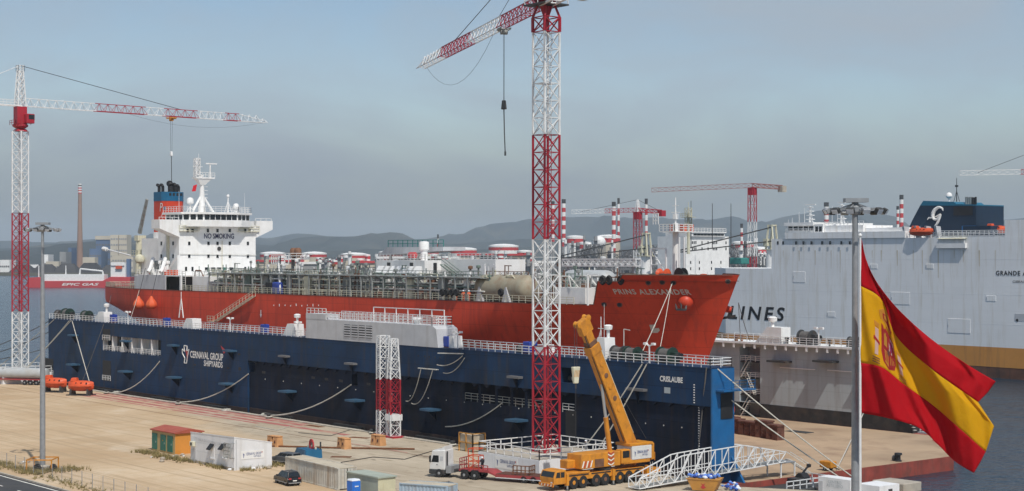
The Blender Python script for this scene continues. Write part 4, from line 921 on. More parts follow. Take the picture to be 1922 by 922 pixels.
MB().rail([hull_pt(x, 20.5, -.15) for x in (SX0 + .4, SX0 + 6, SX0 + 12, q0 - .3)], 1.1, 1.3, 3, .05).build('stern_rail', 'cream', ship, world=True)
MB().rail([(SX0 + .3, YC - 6.5, 20.5), (SX0 + .3, YC + 6.5, 20.5)], 1.1, 1.3, 3, .05).build('stern_rail', 'cream', ship, world=True)
for dx in (0, 5.6):
    x = S(282, 0, SY + 1)[0] + dx; y = SY + .3
    m = MB(); pts = [(x - 3.6, y + 3.0, PZ + 3.0), (x - 2.0, y + 2.4, PZ + 3.4), (x - .2, y + 1.2, PZ + 2.6), (x + .8, y + .2, PZ + 1.2), (x + 1.2, y - .4, PZ + .6)]
    for a, b in zip(pts, pts[1:]): m.cyl(a, b, .42, .36, 6)
    m.prism([(y + 1.4, PZ), (y + 2.0, PZ), (y + 1.0, PZ + 2.4), (y + .6, PZ + 1.2)], 'x', x - .3, x + .3); m.build('davit', 'white', ship, world=True)
m = MB(); x = S(334, 0, SY + 2)[0]; m.cyl((x, SY + 2, PZ), (x, SY + 2, PZ + 4.2), .22, .2, 8); m.cyl((x, SY + 2, PZ + 4.0), (x - 3.4, SY + 1.6, PZ + 1.2), .16, .12, 6); m.build('provision_davit', 'white', ship, world=True)
for i in range(8):
    x = rnd.uniform(q0 + 2, pc - 2); y = SY + rnd.uniform(1.2, 3); w = rnd.uniform(.5, 1.3)
    bevel(MB().box(x - w / 2, x + w / 2, y - .4, y + .4, PZ, PZ + rnd.uniform(.6, 1.3)).build('deck_locker', rnd.choice(['white', 'pipe_grey', 'orange', 'orange', 'cream']), ship, world=True), .08, 1)
for i in range(5):
    x = S(300 + i * 6, 0, SY + 4)[0]; MB().lathe((x, hy0 - 2.4, PZ), [(.35, 0), (.35, 2.2), (.6, 2.4), (.6, 2.9), (.3, 3.0)], 10).build('mushroom_vent', 'pipe_grey' if i % 2 else 'white', ship, world=True)
kx = S(263, 0, YC - 5)[0]; ky = YC - 5
m = MB(); m.cyl((kx, ky, DZ), (kx, ky, 31), 1.15, .95, 14); m.build('stern_crane_post', 'cream', ship, world=True, smooth=True)
m = MB(); m.box(kx - 1.6, kx + 1.4, ky - 1.4, ky + 1.4, 27.6, 27.8); m.rail([(kx - 1.6, ky - 1.4, 27.8), (kx + 1.4, ky - 1.4, 27.8), (kx + 1.4, ky + 1.4, 27.8)], 1, .9, 2, .04); m.box(kx - .9, kx + .9, ky - 1, ky + 1, 31, 32.2); m.build('stern_crane_head', 'cream', ship, world=True)
m = MB(); p, q = Vector(S(262, 438, ky)), Vector(S(276, 374, ky)); m.cyl(p, q, .5, .35, 4); m.cyl(p + Vector((1.0, 0, .3)), q + Vector((.3, 0, -.2)), .12, n=6); m.build('stern_crane_boom', 'pipe_grey', ship, world=True)
m = MB(); m.tube([S(200, 468, ky), S(250, 481, ky), S(262, 489, ky)], .16, 6); m.cyl(S(194, 467, ky), S(200, 468, ky), .5, .5, 8); m.build('hose_boom', 'white', ship, world=True)
m = MB(); m.lathe((S(262, 0, ky - 2)[0], ky - 2, PZ + 3.3), [(.3, -1), (1.0, -.6), (1.15, 0), (.9, .7), (.2, 1.05)], 14); m.cyl((S(262, 0, ky - 2)[0], ky - 2, PZ), (S(262, 0, ky - 2)[0], ky - 2, PZ + 2.6), .25, n=8); m.build('satellite_dome', 'cream', ship, world=True, smooth=True)
# block of deck gear forward of the house
b0 = S(356, 0, SY + 2)[0]; b1 = S(391, 0, SY + 2)[0]
MB().box(b0 + 1.2, b1, SY + 2.0, SY + 6.5, DZ, 23.4).build('paint_store', 'white', ship, world=True)
MB().rail([(b0 + 1.2, SY + 2.1, 23.4), (b1, SY + 2.1, 23.4)], 1.0, 1.0, 2, .045).build('store_rail', 'white', ship, world=True)
m = MB(); lx = S(345, 0, SY + .4)[0]
for s_ in (-.7, .7): m.bar((lx + s_, SY + .4, DZ), (lx + s_, SY + .4, 24.4), .06)
for k in range(9): m.bar((lx - .7, SY + .4, DZ + .4 + k * .45), (lx + .7, SY + .4, DZ + .4 + k * .45), .05)
m.build('scaffold_tower', 'pipe_white', ship, world=True)
# ---- cargo deck: pipe rack, pipes, manifolds
rx0, rx1 = S(392, 0, SY + 1.5)[0], S(902, 0, SY + 1.5)[0]
RZ = 24.2; ry = SY + 1.6
TR = MB().prism([(YC - 9.5, DZ), (YC - 8, 22.0), (YC + 8, 22.0), (YC + 9.5, DZ)], 'x', -308, -200).build('cargo_trunk', 'deck_brown', ship, world=True)
m = MB(); x = rx0
while x <= rx1:
    o = MB().box(x - .11, x + .11, ry - .11, ry + .11, DZ, RZ).build('rack_post', 'pipe_grey', ship, world=True)
    MB().box(x - .1, x + .1, ry + .11, ry + 7.5, RZ - .5, RZ - .3).build('rack_beam', 'pipe_grey', ship, world=True)
    MB().box(x - .1, x + .1, ry + 7.5, ry + 7.7, DZ, RZ).build('rack_post', 'pipe_grey', ship, world=True)
    x += (rx1 - rx0) / 26
for zz, yy, r, mm in ((RZ, ry, .14, 'pipe_grey'), (RZ + 1.0, ry + .1, .05, 'pipe_grey'), (RZ + .5, ry + .1, .04, 'pipe_grey'), (RZ - .1, ry + 3.2, .2, 'pipe_green'), (RZ - .1, ry + 4.6, .16, 'pipe_white'), (RZ, ry + 6, .22, 'pipe_grey'), (22.6, ry + 1.2, .16, 'pipe_green'), (23.0, ry + 2.2, .22, 'pipe_grey'), (22.0, ry + .7, .13, 'pipe_white')):
    MB().cyl((rx0, yy, zz), (rx1 - (0 if r > .12 else 3), yy, zz), r, n=8).build('pipe', mm, ship, world=True, smooth=True)
MB().rail([(rx0, ry, RZ), (rx1, ry, RZ)], 1.0, 2.0, 2, .035).build('rack_rail', 'pipe_green', ship, world=True)
MB().box(rx0, rx1, ry + .3, ry + 1.6, RZ - .12, RZ - .02).build('rack_walkway', 'pipe_grey', ship, world=True)
for i in range(150):
    x = rnd.uniform(rx0 + .5, rx1 - .5); y = ry + rnd.uniform(.5, 6.5); k = rnd.random(); mm = rnd.choice(['pipe_grey', 'pipe_grey', 'pipe_green', 'pipe_white', 'pipe_rust', 'dark_steel', 'dark_steel'])
    m = MB()
    if k < .45:
        w, h = rnd.uniform(.6, 1.8), rnd.uniform(1.2, 3.0); r = rnd.uniform(.09, .2)
        m.tube([(x, y, DZ), (x, y, DZ + h - .25), (x + .25, y, DZ + h), (x + w - .25, y, DZ + h), (x + w, y, DZ + h - .25), (x + w, y, DZ + rnd.uniform(0, h * .6))], r, 6); nm = 'pipe_loop'
    elif k < .7:
        m.lathe((x, y, DZ + rnd.uniform(0, 1.4)), [(.3, 0), (.3, .2), (.14, .25), (.14, .8), (.34, .85), (.34, .95), (.05, 1.0)], 8); nm = 'valve'
    elif k < .88:
        w, h = rnd.uniform(.4, 1.2), rnd.uniform(.7, 2.2); m.box(x, x + w, y, y + rnd.uniform(.4, 1.2), DZ, DZ + h); nm = 'equipment_box'
    else:
        m.cyl((x, y, DZ), (x, y, DZ + rnd.uniform(1.5, 2.8)), rnd.uniform(.2, .5), n=8); nm = 'standpipe'
    m.build(nm, mm, ship, world=True)
# denser gridded manifold bays amidships
for (p0_, p1_) in ((545, 640), (640, 700)):
    xa_, xb_ = S(p0_, 0, ry)[0], S(p1_, 0, ry)[0]; nn_ = int((xb_ - xa_) / 1.2)
    for z in (21.4, 22.4, 23.4): MB().bar((xa_, ry + .4, z), (xb_, ry + .4, z), .1).build('manifold_pipe', 'cream' if p0_ < 600 else 'pipe_grey', ship, world=True)
    for i in range(nn_): MB().bar((xa_ + i * 1.2, ry + .45, DZ), (xa_ + i * 1.2, ry + .45, 23.5), .07).build('manifold_riser', rnd.choice(['pipe_grey', 'cream', 'pipe_rust']), ship, world=True)
# bulwark railing of the main deck
MB().rail([(pc + .6, SY + .25, 20.5), (fA - 1, SY + .3, 20.5)], 1.1, 1.6, 3, .045).build('deck_rail', 'cream', ship, world=True)
MB().rail([(pc, 2 * YC - SY - .25, 20.5), (fA - 1, 2 * YC - SY - .3, 20.5)], 1.1, 2.4, 2, .05).build('deck_rail', 'cream', ship, world=True)
# hose crane amidships, white frame with blue tarp and dark box
hxm = S(526, 0, SY + 3)[0]
m = MB(); m.cyl((hxm, SY + 3, DZ), (hxm, SY + 3, 26.0), .5, .4, 10); m.cyl((hxm + .8, SY + 2.2, 26.2), (hxm + 3.0, SY + 1.2, 21.0), .16, .14, 6); m.box(hxm - 2.4, hxm + 1, SY + 2, SY + 4, 23.2, 23.4); m.build('hose_crane', 'white', ship, world=True)
m = MB(); m.rail([(hxm - 1.9, SY + 2.2, 26.2), (hxm + 1.4, SY + 2.2, 26.2), (hxm + 1.4, SY + 4, 26.2)], 1.5, .8, 2, .08); m.box(hxm - 1.9, hxm + 1.4, SY + 2.2, SY + 4, 26.0, 26.2); m.build('crane_cabin_frame', 'white', ship, world=True)
bevel(MB().box(hxm - 2.2, hxm - .2, SY + 1.0, SY + 2.4, DZ, 22.6).build('equipment_box', 'dark', ship, world=True), .1, 1); bevel(MB().box(hxm + .4, hxm + 2.6, SY + .9, SY + 2.2, DZ, 22.7).build('tarpaulin', 'tarp_blue', ship, world=True), .25, 2)
# twin vent masts with a round railing
vx = S(555, 0, YC)[0]; z0 = S(555, 486, YC)[2]
for dx, mm in ((-1.0, 'pipe_grey'), (1.0, 'pipe_white')):
    MB().cyl((vx + dx, YC, 22), (vx + dx, YC, z0 + .2), .38, n=10).build('vent_mast', mm, ship, world=True, smooth=True)
    MB().lathe((vx + dx * .85, YC, z0 + .2), [(.45, 0), (.45, .4), (.75, .6), (.7, 1.6), (.4, 2.0)], 12).build('vent_head', 'pipe_rust', ship, world=True, smooth=True)
m = MB()
for i in range(12):
    a0, a1 = 2 * math.pi * i / 12, 2 * math.pi * (i + 1) / 12; f_ = lambda a, k, z: (vx + 2.1 * k * math.cos(a), YC + 1.9 * k * math.sin(a), z)
    for k, z in ((1.0, z0), (1.15, z0 + .6), (1.25, z0 + 1.1)): m.bar(f_(a0, k, z), f_(a1, k, z), .06)
    m.bar(f_(a0, 1, z0), f_(a0, 1.25, z0 + 1.1), .06)
m.lathe((vx, YC, z0 - .1), [(.3, 0), (2.1, 0), (2.1, .1), (.3, .12)], 14); m.build('vent_platform', 'white', ship, world=True)
# compressor house
ca, cb, cc = S(706, 0, YC - 5)[0], S(797, 0, YC - 5)[0], S(908, 0, YC - 4)[0]; cy = YC - 5
CZ = S(800, 489, cy)[2]
MB().box(ca, cb, cy, cy + 9, DZ, CZ).build('compressor_house', 'white', ship, world=True)
MB().box(cb + .01, cc, cy + 3.5, cy + 10, DZ, CZ + .2).build('motor_house', 'white', ship, world=True)
MB().rail([(ca, cy + .1, CZ), (cb, cy + .1, CZ), (cb, cy + 3.6, CZ), (cc, cy + 3.6, CZ + .2)], 1.1, 1.1, 3, .04).build('house_rail', 'white', ship, world=True)
for i in range(7): x = ca + 2 + i * (cb - ca - 4) / 6; MB().prism([(cy - .02, CZ - 2.2), (cy - 1.0, CZ - 2.4), (cy - .02, CZ - 1.0)], 'x', x - 1.2, x + 1.2).build('cowl', 'white', ship, world=True)
for i in range(3): x = ca + 4 + i * 7; MB().box(x - .5, x + .5, cy - .04, cy + .01, DZ + 1.6, CZ - .4).build('house_door', 'dark_steel', ship, world=True)
gx = S(796, 0, cy + 4)[0]; gz = CZ
m = MB(); m.lathe((gx, cy + 4, CZ), [(.65, 0), (.65, 1.7), (.9, 1.9), (.9, 3.1), (.8, 3.3), (.1, 3.4)], 16); m.build('exhaust_trunk', 'white', ship, world=True, smooth=True)
ga_, gb_, gz0, gz1 = S(712, 0, YC + 2)[0], S(840, 0, YC + 2)[0], S(760, 480, YC + 2)[2], S(760, 464, YC + 2)[2]
MB().prism([(ga_ + 1, gz0), (gb_, gz0 + .9), (gb_, gz1), (ga_ + 4, gz1)], 'y', YC + 1, YC + 6).build('reliquefaction_roof', 'grey_house', ship, world=True)
MB().rail([(ga_ + 4.2, YC + 1.1, gz1), (gb_, YC + 1.1, gz1)], 1.25, 1.5, 2, .06).build('roof_rail', 'teal', ship, world=True)
for x in (ga_ + 2, (ga_ + gb_) / 2, gb_ - 1): MB().box(x - .2, x + .2, YC + 3, YC + 3.4, CZ, gz0 + .5).build('roof_post', 'pipe_white', ship, world=True)
bevel(MB().lathe((S(757, 0, cy)[0], cy + 2, CZ + .9), [(.2, -.9), (.55, -.8), (.55, .8), (.2, .9)], 12, 'x').build('foam_drum', 'far_red', ship, world=True), .02, 1)
m = MB(); sa, sb = S(818, 497, cy + 1), S(845, 520, cy + 1)
for dy in (0, .9): m.bar((sa[0], cy + 2 + dy, sa[2]), (sb[0] + 1, cy + 2 + dy, sb[2] - .3), .1); m.bar((sa[0], cy + 2 + dy, sa[2] + 1), (sb[0] + 1, cy + 2 + dy, sb[2] + .7), .05)
for k in range(10): t = k / 9; m.box(sa[0] + (sb[0] + 1 - sa[0]) * t - .15, sa[0] + (sb[0] + 1 - sa[0]) * t + .15, cy + 2, cy + 2.9, sa[2] + (sb[2] - .3 - sa[2]) * t, sa[2] + (sb[2] - .3 - sa[2]) * t + .06)
m.build('deck_stair', 'pipe_green', ship, world=True)
MB().rail([(cb, cy + 1, 23.4), (cc, cy + 1, 23.4)], 1.1, 1.3, 2, .05).build('walk_rail', 'teal', ship, world=True)
# big horizontal deck tank
ta, tb = S(902, 0, SY + 4.5)[0], S(1003, 0, SY + 4.5)[0]; tr = 2.15; tz = S(950, 541, SY + 4.5)[2]; ty = SY + 4.5
def tank(xa, xb, y, z, r, m, nm):
    return MB().lathe((xa, y, z), [(.05, 0), (r * .45, .12), (r * .8, .5), (r * .96, 1.0), (r, 1.6), (r, xb - xa - 1.6), (r * .96, xb - xa - 1.0), (r * .8, xb - xa - .5), (r * .45, xb - xa - .12), (.05, xb - xa)], 28, 'x').build(nm, m, ship, world=True, smooth=True)
tank(ta, tb, ty, tz, tr, 'tank_ochre', 'deck_tank')
for t in (.18, .68):
    x = ta + (tb - ta) * t; MB().prism([(ty - 2.4, DZ), (ty + 2.4, DZ), (ty + 1.6, tz - .6), (ty - 1.75, tz - .6)], 'x', x - .25, x + .25).build('tank_saddle', 'grey_house', ship, world=True)
    MB().prism([(x - 1.0, DZ), (x + 1.0, DZ), (x + .12, tz + .2), (x - .12, tz + .2)], 'y', ty - tr - .12, ty - tr + .25).build('saddle_web', 'grey_house', ship, world=True)
MB().rail([(ta + 1.5, ty, tz + tr), (tb - 1.5, ty, tz + tr)], .5, 1.9, 1, .06).build('tank_walkway', 'pipe_rust', ship, world=True)
tb2 = S(1150, 0, YC - 2)[0]; tank(S(1062, 0, YC - 2)[0], tb2, YC - 2, S(1100, 514, YC - 2)[2] - 1.2, 1.8, 'tank_grey', 'deck_tank')
for t in (.25, .7): x = S(1062, 0, YC - 2)[0] + (tb2 - S(1062, 0, YC - 2)[0]) * t; MB().box(x - .2, x + .2, YC - 4, YC, DZ, 23.2).build('tank_saddle', 'grey_house', ship, world=True)
# white foredeck house and small gear
wa, wb = S(1047, 0, SY + 4)[0], S(1104, 0, SY + 4)[0]; wz = S(1080, 540, SY + 4)[2]
MB().box(wa, wb, SY + 3.4, SY + 8, DZ, wz).build('foredeck_house', 'white', ship, world=True); MB().rail([(wa, SY + 3.5, wz), (wb, SY + 3.5, wz)], 1.1, 1.1, 2, .055).build('house_rail', 'pipe_white', ship, world=True)
for i in range(10):
    x = S(1040, 0, YC)[0] + rnd.uniform(-9, 12); y = YC + rnd.uniform(-7, 3); MB().lathe((x, y, DZ), [(.2, 0), (.2, 3.0), (.5, 3.1), (.5, 3.7), (.2, 3.8)], 8).build('vent_pipe', rnd.choice(['pipe_grey', 'pipe_green', 'pipe_white']), ship, world=True)
# foredeck: mast, windlass, winches, railings
fz = 24.1
mxp = S(1268, 0, YC)[0]
m = MB(); m.cyl((mxp, YC, fz), (mxp, YC, 32.6), .5, .42, 14); m.build('foremast', 'white', ship, world=True, smooth=True)
m = MB(); zp = S(1268, 434, YC)[2]; m.box(mxp - 1.6, mxp + 1.6, YC - 1.8, YC + 2, zp - .15, zp); m.rail([(mxp - 1.6, YC - 1.8, zp), (mxp + 1.6, YC - 1.8, zp), (mxp + 1.6, YC + 2, zp)], 1, .9, 3, .05); m.rail([(mxp - 2.3, YC - 2.4, zp + 1), (mxp - 1.2, YC - 2.4, zp + 1)], 1.6, .6, 3, .06); m.build('mast_platform', 'white', ship, world=True)
m = MB(); m.cyl((mxp, YC, 32.6), (mxp, YC, 36.4), .13, .08, 8); m.bar((mxp - .9, YC, 34.2), (mxp + .9, YC, 34.2), .06); m.bar((mxp - .6, YC, 35.2), (mxp + .6, YC, 35.2), .05); m.box(mxp - .3, mxp + .3, YC - .3, YC + .3, 33.2, 34.0); m.build('mast_top', 'white', ship, world=True)
bevel(MB().lathe((S(1245, 0, YC - 3)[0], YC - 3, fz + .9), [(.2, -.9), (.9, -.8), (.5, -.5), (.5, .5), (.9, .8), (.2, .9)], 14, 'x').build('windlass', 'orange', ship, world=True), .02, 1)
for i, px in enumerate((1225, 1236, 1250, 1258, 1280, 1292, 1305)):
    x = S(px, 0, YC - 4)[0]; y = YC - half(x, 24) * .55; MB().lathe((x, y, fz), [(.3, 0), (.3, .7), (.5, .8), (.5, 1.0), (.2, 1.05)], 10).build('bollard', rnd.choice(['orange', 'pipe_rust', 'pipe_white', 'dark_steel', 'winch_green']), ship, world=True)
MB().lathe((S(1292, 0, YC)[0], YC - 1.5, fz + .9), [(.3, -.5), (1.0, -.5), (.95, -.4), (.5, -.35), (.5, .35), (.95, .4), (1.0, .5), (.3, .5)], 18, 'y').build('rope_reel', 'dark', ship, world=True)
m = MB(); x = S(1222, 0, YC - 1)[0]
for dx in (0, 3.2): m.bar((x + dx, YC - 1, fz - 1), (x + dx, YC - 1, 28.8), .13)
m.bar((x, YC - 1, 28.8), (x + 3.2, YC - 1, 28.8), .12); m.bar((x, YC - 1, 26.4), (x + 3.2, YC - 1, 26.4), .08); m.bar((x + 3.2, YC - 1, 25), (x + .2, YC - 1, 28.6), .07); m.bar((x + 6, YC - 1, fz - 1), (x + 6, YC - 1, 30.5), .1); m.bar((x + 7, YC - 1, fz - 1), (x + 7, YC - 1, 30.5), .1)
m.build('lifting_frame', 'white', ship, world=True)
# accommodation ladder hung on the side
la, lb = S(405, 603, SY - .6), S(476, 556, SY - .6); m = MB()
for dy in (0, .7): m.bar((la[0], SY - .2 - dy, la[2]), (lb[0], SY - .2 - dy, lb[2]), .09); m.rail([(la[0], SY - .2 - dy, la[2]), (lb[0], SY - .2 - dy, lb[2])], 1.0, 1.3, 1, .04)
for k in range(24): t = k / 23; m.box(la[0] + (lb[0] - la[0]) * t - .12, la[0] + (lb[0] - la[0]) * t + .12, SY - .85, SY - .25, la[2] + (lb[2] - la[2]) * t, la[2] + (lb[2] - la[2]) * t + .05)
m.box(la[0] - 2.4, la[0], SY - 1.2, SY - .2, la[2] - .12, la[2]); m.rail([(la[0] - 2.4, SY - 1.2, la[2]), (la[0], SY - 1.2, la[2])], 1, 1.1, 2, .045); m.bar((la[0] - 1.5, SY - .7, la[2] - 3), (la[0] - 1.5, SY - .7, la[2]), .08)
m.build('accommodation_ladder', 'cream', ship, world=True)
# two orange test weights hanging from the davits
for px, lab in ((260, 'orange water bag hanging on the red hull, left of the two'), (284, 'orange water bag hanging on the red hull, right of the two')):
    p = S(px, 569, SY - 1.6); o = thing('water_bag', lab, 'water bag', p, 0, 'water bags hanging at the stern')
    pr = [(.15, 1.5), (.45, .95), (.9, .35), (1.15, -.3), (1.08, -.8), (.7, -1.2), (.1, -1.35)]; mb = MB(); nn_ = 28
    vv = []; ff = []
    for r_, h_ in pr:
        for i in range(nn_): t = 2 * math.pi * i / nn_; k = r_ * (1 + (.07 if i % 4 < 2 else -.05)); vv.append((k * math.cos(t), k * math.sin(t), h_))
    for k in range(len(pr) - 1):
        for i in range(nn_): ff.append((k * nn_ + (i + 1) % nn_, k * nn_ + i, (k + 1) * nn_ + i, (k + 1) * nn_ + (i + 1) % nn_))
    mb.add(vv, ff).build('bag', 'weight_orange', o, smooth=True)
    MB().cyl((0, 0, 1.3), (2.0, .6, 7.4), .05, n=5).build('sling', 'wire', o)
# thin mooring and messenger lines on the ship
def hline(a, b, lab, r=.045, sag=.3, mm='rope'): tag(MB().tube(catenary(a, b, sag, 8), r, 5).build('ship_rope', mm), lab, 'rope', 'ropes on the gas tanker')
x, z = on_hull(1264, 531); hline(hull_pt(x, z, .2), (S(1200, 0, DY + 2)[0], DY + 2, TOP + .6), 'thin pale rope from the bow fairlead crossing the white bow mark', .06)
x, z = on_hull(1262, 533); hline(hull_pt(x, z, .2), (S(1235, 0, DY + 2)[0], DY + 2, TOP + .6), 'thin rope right of the bow mark reaching the dock rail', .05)
hline(hull_pt(S(262, 0, SY)[0], 20.3, .2), (S(243, 0, DY + 3)[0], DY + 3, TOP + .5), 'thin rope from the stern rail left of the water bags', .05)
hline((SX0 + 1, YC - 6, 20.6), (S(198, 0, DY + 3)[0], DY + 3, TOP + .5), 'thin dark rope from the tanker stern down to the dock wall', .05, mm='rope_dark')

# more small fittings all along the cargo deck: risers, vents, white units, cable trays
for i in range(330):
    x = rnd.uniform(-306, -182); y = rnd.uniform(SY + 2.2, YC + 6); k = rnd.random(); mm = rnd.choice(['pipe_white', 'pipe_grey', 'pipe_grey', 'pipe_green', 'white', 'cream', 'dark_steel', 'pipe_rust']); m = MB()
    if -255 < x < -214 and y > YC - 6: continue
    zb0 = 22.0 if abs(y - YC) < 8 and x < -200 else 20.4
    if k < .35: m.cyl((x, y, zb0), (x, y, 24.3 + rnd.uniform(0, 1.6)), rnd.uniform(.06, .16), n=6); m.box(x - .3, x + .3, y - .2, y + .2, 24.3, 24.6); nm = 'riser'
    elif k < .6: m.tube([(x, y, zb0), (x, y, 24.2), (x + .3, y, 24.6), (x + rnd.uniform(1, 4), y, 24.6), (x + 4, y, 23)], rnd.uniform(.08, .16), 6); nm = 'crossover_pipe'
    elif k < .8: w = rnd.uniform(.5, 1.6); m.box(x, x + w, y, y + rnd.uniform(.5, 1.4), zb0, 23.4 + rnd.uniform(0, 1.4)); nm = 'deck_unit'
    else: m.rail([(x, y, 23.9), (x + rnd.uniform(2, 6), y, 23.9)], 1.0, .8, 2, .04); m.box(x, x + 2, y - .3, y + .3, zb0, 23.9); nm = 'service_platform'
    m.build(nm, mm, ship, world=True)

for i in range(46):
    x = rnd.uniform(-300, -178); y = rnd.uniform(SY + 2, YC); h = rnd.uniform(4.2, 6.0); m = MB(); m.cyl((x, y, 20.4), (x, y, 20.4 + h), rnd.uniform(.08, .2), n=6)
    if i % 3 == 0: m.lathe((x, y, 20.4 + h), [(.15, 0), (.4, .1), (.4, .5), (.15, .6)], 8); nm = 'vent_stack'
    elif i % 3 == 1: m.bar((x, y, 20.3 + h), (x + rnd.uniform(1, 3), y, 20.3 + h), .08); m.bar((x + .9, y, 20.3 + h), (x + .9, y, 19 + h), .05); nm = 'davit_post'
    else: m.box(x - .3, x + .3, y - .15, y + .15, 20.2 + h, 20.7 + h); nm = 'lamp_post'
    m.build(nm, rnd.choice(['white', 'pipe_white', 'pipe_grey', 'pipe_green', 'pipe_rust']), ship, world=True)
# ------------------------------------------------------------------ tower cranes
ROLL = R(8)
def mast_section(parent, x, y, z0, z1, m, roll, side=2.45):
    bays = max(1, round((z1 - z0) / 2.25)); s = MB().lattice((x, y, z0), (x, y, z1), side, bays, .125, .05, roll)
    o = s.build('mast_section', m, parent, world=True)
    lad = MB(); k = MB()
    for dx in (-.25, .25): lad.bar((x + dx + .4, y + .3, z0), (x + dx + .4, y + .3, z1), .035)
    z = z0
    while z < z1: lad.bar((x + .15, y + .3, z), (x + .65, y + .3, z), .025); z += .45
    lad.build('ladder', m, o, world=True)
    h = side / 2 - .15
    MB().box(x - h * .9, x + h * .5, y - h * .8, y + h * .8, (z0 + z1) / 2 - .05, (z0 + z1) / 2).build('rest_platform', m, o, world=True)
    return o
def crane_base(parent, x, y, sx, sy, z, wx0=None):
    o = MB().box(x - sx, x + sx, y - sy, y + sy, .0, z); b = o.build('base_block', 'plaster', parent, world=True)
    MB().box(x - sx + .15, x + sx - .15, y - sy + .15, y + sy - .15, z, z + .05).build('base_deck', 'concrete', b, world=True)
    MB().rail([(x - sx + .1, y - sy + .1, z + .05), (x + sx - .1, y - sy + .1, z + .05), (x + sx - .1, y + sy - .1, z + .05), (x - sx + .1, y + sy - .1, z + .05), (x - sx + .1, y - sy + .1, z + .05)], 1.3, 1.8, 2, .06).build('base_rail', 'white', parent, world=True)
def tower_crane(base, roll, sects, jib_end, jz, jib_cols, label, top_z, apex_z, trolley, hook_zs, chain_end, cab, ctr=18):
    x, y = base; c = thing('tower_crane', label, 'tower crane', (x, y, 0))
    crane_base(c, x, y, 6.2, 6.4, 2.2)
    for z0, z1, m in sects: mast_section(c, x, y, z0, z1, m, roll)
    d = Vector((jib_end[0] - x, jib_end[1] - y, 0)); L = d.length; d.normalize(); n = Vector((-d.y, d.x, 0))
    o = Vector((x, y, 0))
    zs = sects[-1][1]
    # slewing head: cone, ring, cabin
    if not apex_z:
        MB().lattice((x, y, zs), (x, y, zs + 1.9), 2.5, 1, .17, .07, roll).build('head_section', 'crane_red', c, world=True); m = MB()
        for a_ in range(4): a0 = roll + R(45 + 90 * a_); m.bar((x + 1.77 * math.cos(a0), y + 1.77 * math.sin(a0), zs + 1.9), (x + 1.15 * math.cos(a0), y + 1.15 * math.sin(a0), jz - .1), .17)
        m.build('head_leg', 'crane_red', c, world=True); MB().cyl((x, y, zs + 1.6), (x, y, jz - .2), .25, .85, 14).build('head_cone', 'crane_red', c, world=True)
        MB().box(x - 2.1, x + 2.1, y - 2.1, y + 2.1, jz - .1, jz + .1).build('head_platform', 'dark_steel', c, world=True); MB().rail([(x - 2, y - 2, jz + .1), (x + 2, y - 2, jz + .1), (x + 2, y + 2, jz + .1)], 1.0, 1.2, 2, .05).build('head_rail', 'crane_white', c, world=True)
        zs = jz - .5
    if apex_z: MB().taper((x - 1.3, x + 1.3, y - 1.3, y + 1.3), (x - .9, x + .9, y - .9, y + .9), zs, zs + .5).build('slew_collar', 'crane_red', c, world=True)
    MB().lathe((x, y, zs + .6), [(1.0, 0), (1.7, .5), (1.7, .9), (1.2, 1.0)], 18).build('slew_ring', 'crane_red', c, world=True)
    MB().box(x - 1.1, x + 1.1, y - 1.1, y + 1.1, zs + 1.5, max(jz - .2, zs + 4)).build('slew_tower', 'crane_red', c, world=True)
    cp_ = o + d * 1.2 + n * (-1.7)
    q = MB()
    cb = bevel(MB().box(-.95, .95, -.75, .75, 0, 2.1).build('operator_cabin', 'crane_red', c), .12, 2); cb.location = (cp_.x - x, cp_.y - y, zs + 1.7); cb.rotation_euler = (0, 0, math.atan2(d.y, d.x))
    w = MB().box(.96, .99, -.65, .65, .7, 1.95); w.box(-.5, .8, -.78, -.755, .9, 1.9); w.build('cabin_window', 'glass', cb)
    MB().rail([(x - 1.7, y - 1.7, zs + 1.4), (x + 1.7, y - 1.7, zs + 1.4), (x + 1.7, y + 1.7, zs + 1.4)], 1.0, 1.1, 2, .05).build('slew_rail', 'crane_red', c, world=True)
    # apex tower
    if apex_z:
        MB().lattice((x, y, jz - .2), (x, y, apex_z - 1.2), 1.9, 5, .11, .06, math.atan2(d.y, d.x), side2=1.0).build('apex_frame', 'crane_white', c, world=True)
        MB().rail([(x - .7, y - .7, apex_z - 1.3), (x + .7, y - .7, apex_z - 1.3), (x + .7, y + .7, apex_z - 1.3), (x - .7, y + .7, apex_z - 1.3), (x - .7, y - .7, apex_z - 1.3)], 1.3, .5, 2, .04).build('apex_cage', 'crane_white', c, world=True)
    # jib: triangular truss, coloured in lengths
    H_, W_ = 1.75, 1.5
    def J(t, k):  # k: 0 top chord, 1/2 bottom chords
        p = o + d * (1.2 + (L - 1.2) * t); hh = H_ if t < .97 else H_ * (1 - (t - .97) / .03 * .8)
        return (p + Vector((0, 0, jz + hh))) if k == 0 else (p + n * (W_ / 2 if k == 1 else -W_ / 2) + Vector((0, 0, jz)))
    for t0, t1, m in jib_cols:
        s = MB(); nb = max(1, round((t1 - t0) * L / 2.2))
        for k in range(3): s.bar(J(t0, k), J(t1, k), .07 if k else .085)
        for i in range(nb):
            a, b, mid = t0 + (t1 - t0) * i / nb, t0 + (t1 - t0) * (i + 1) / nb, t0 + (t1 - t0) * (i + .5) / nb
            for k in (1, 2): s.bar(J(a, k), J(mid, 0), .042); s.bar(J(mid, 0), J(b, k), .042)
            s.bar(J(a, 1), J(a, 2), .04); s.bar(J(a, 1), J(b, 2), .036)
        s.build('jib_section', m, c, world=True)
    # counter jib
    e = o - d * ctr; s = MB()
    for k in (-1, 1): s.bar(o + n * k * .8 + Vector((0, 0, jz)), e + n * k * .8 + Vector((0, 0, jz)), .16)
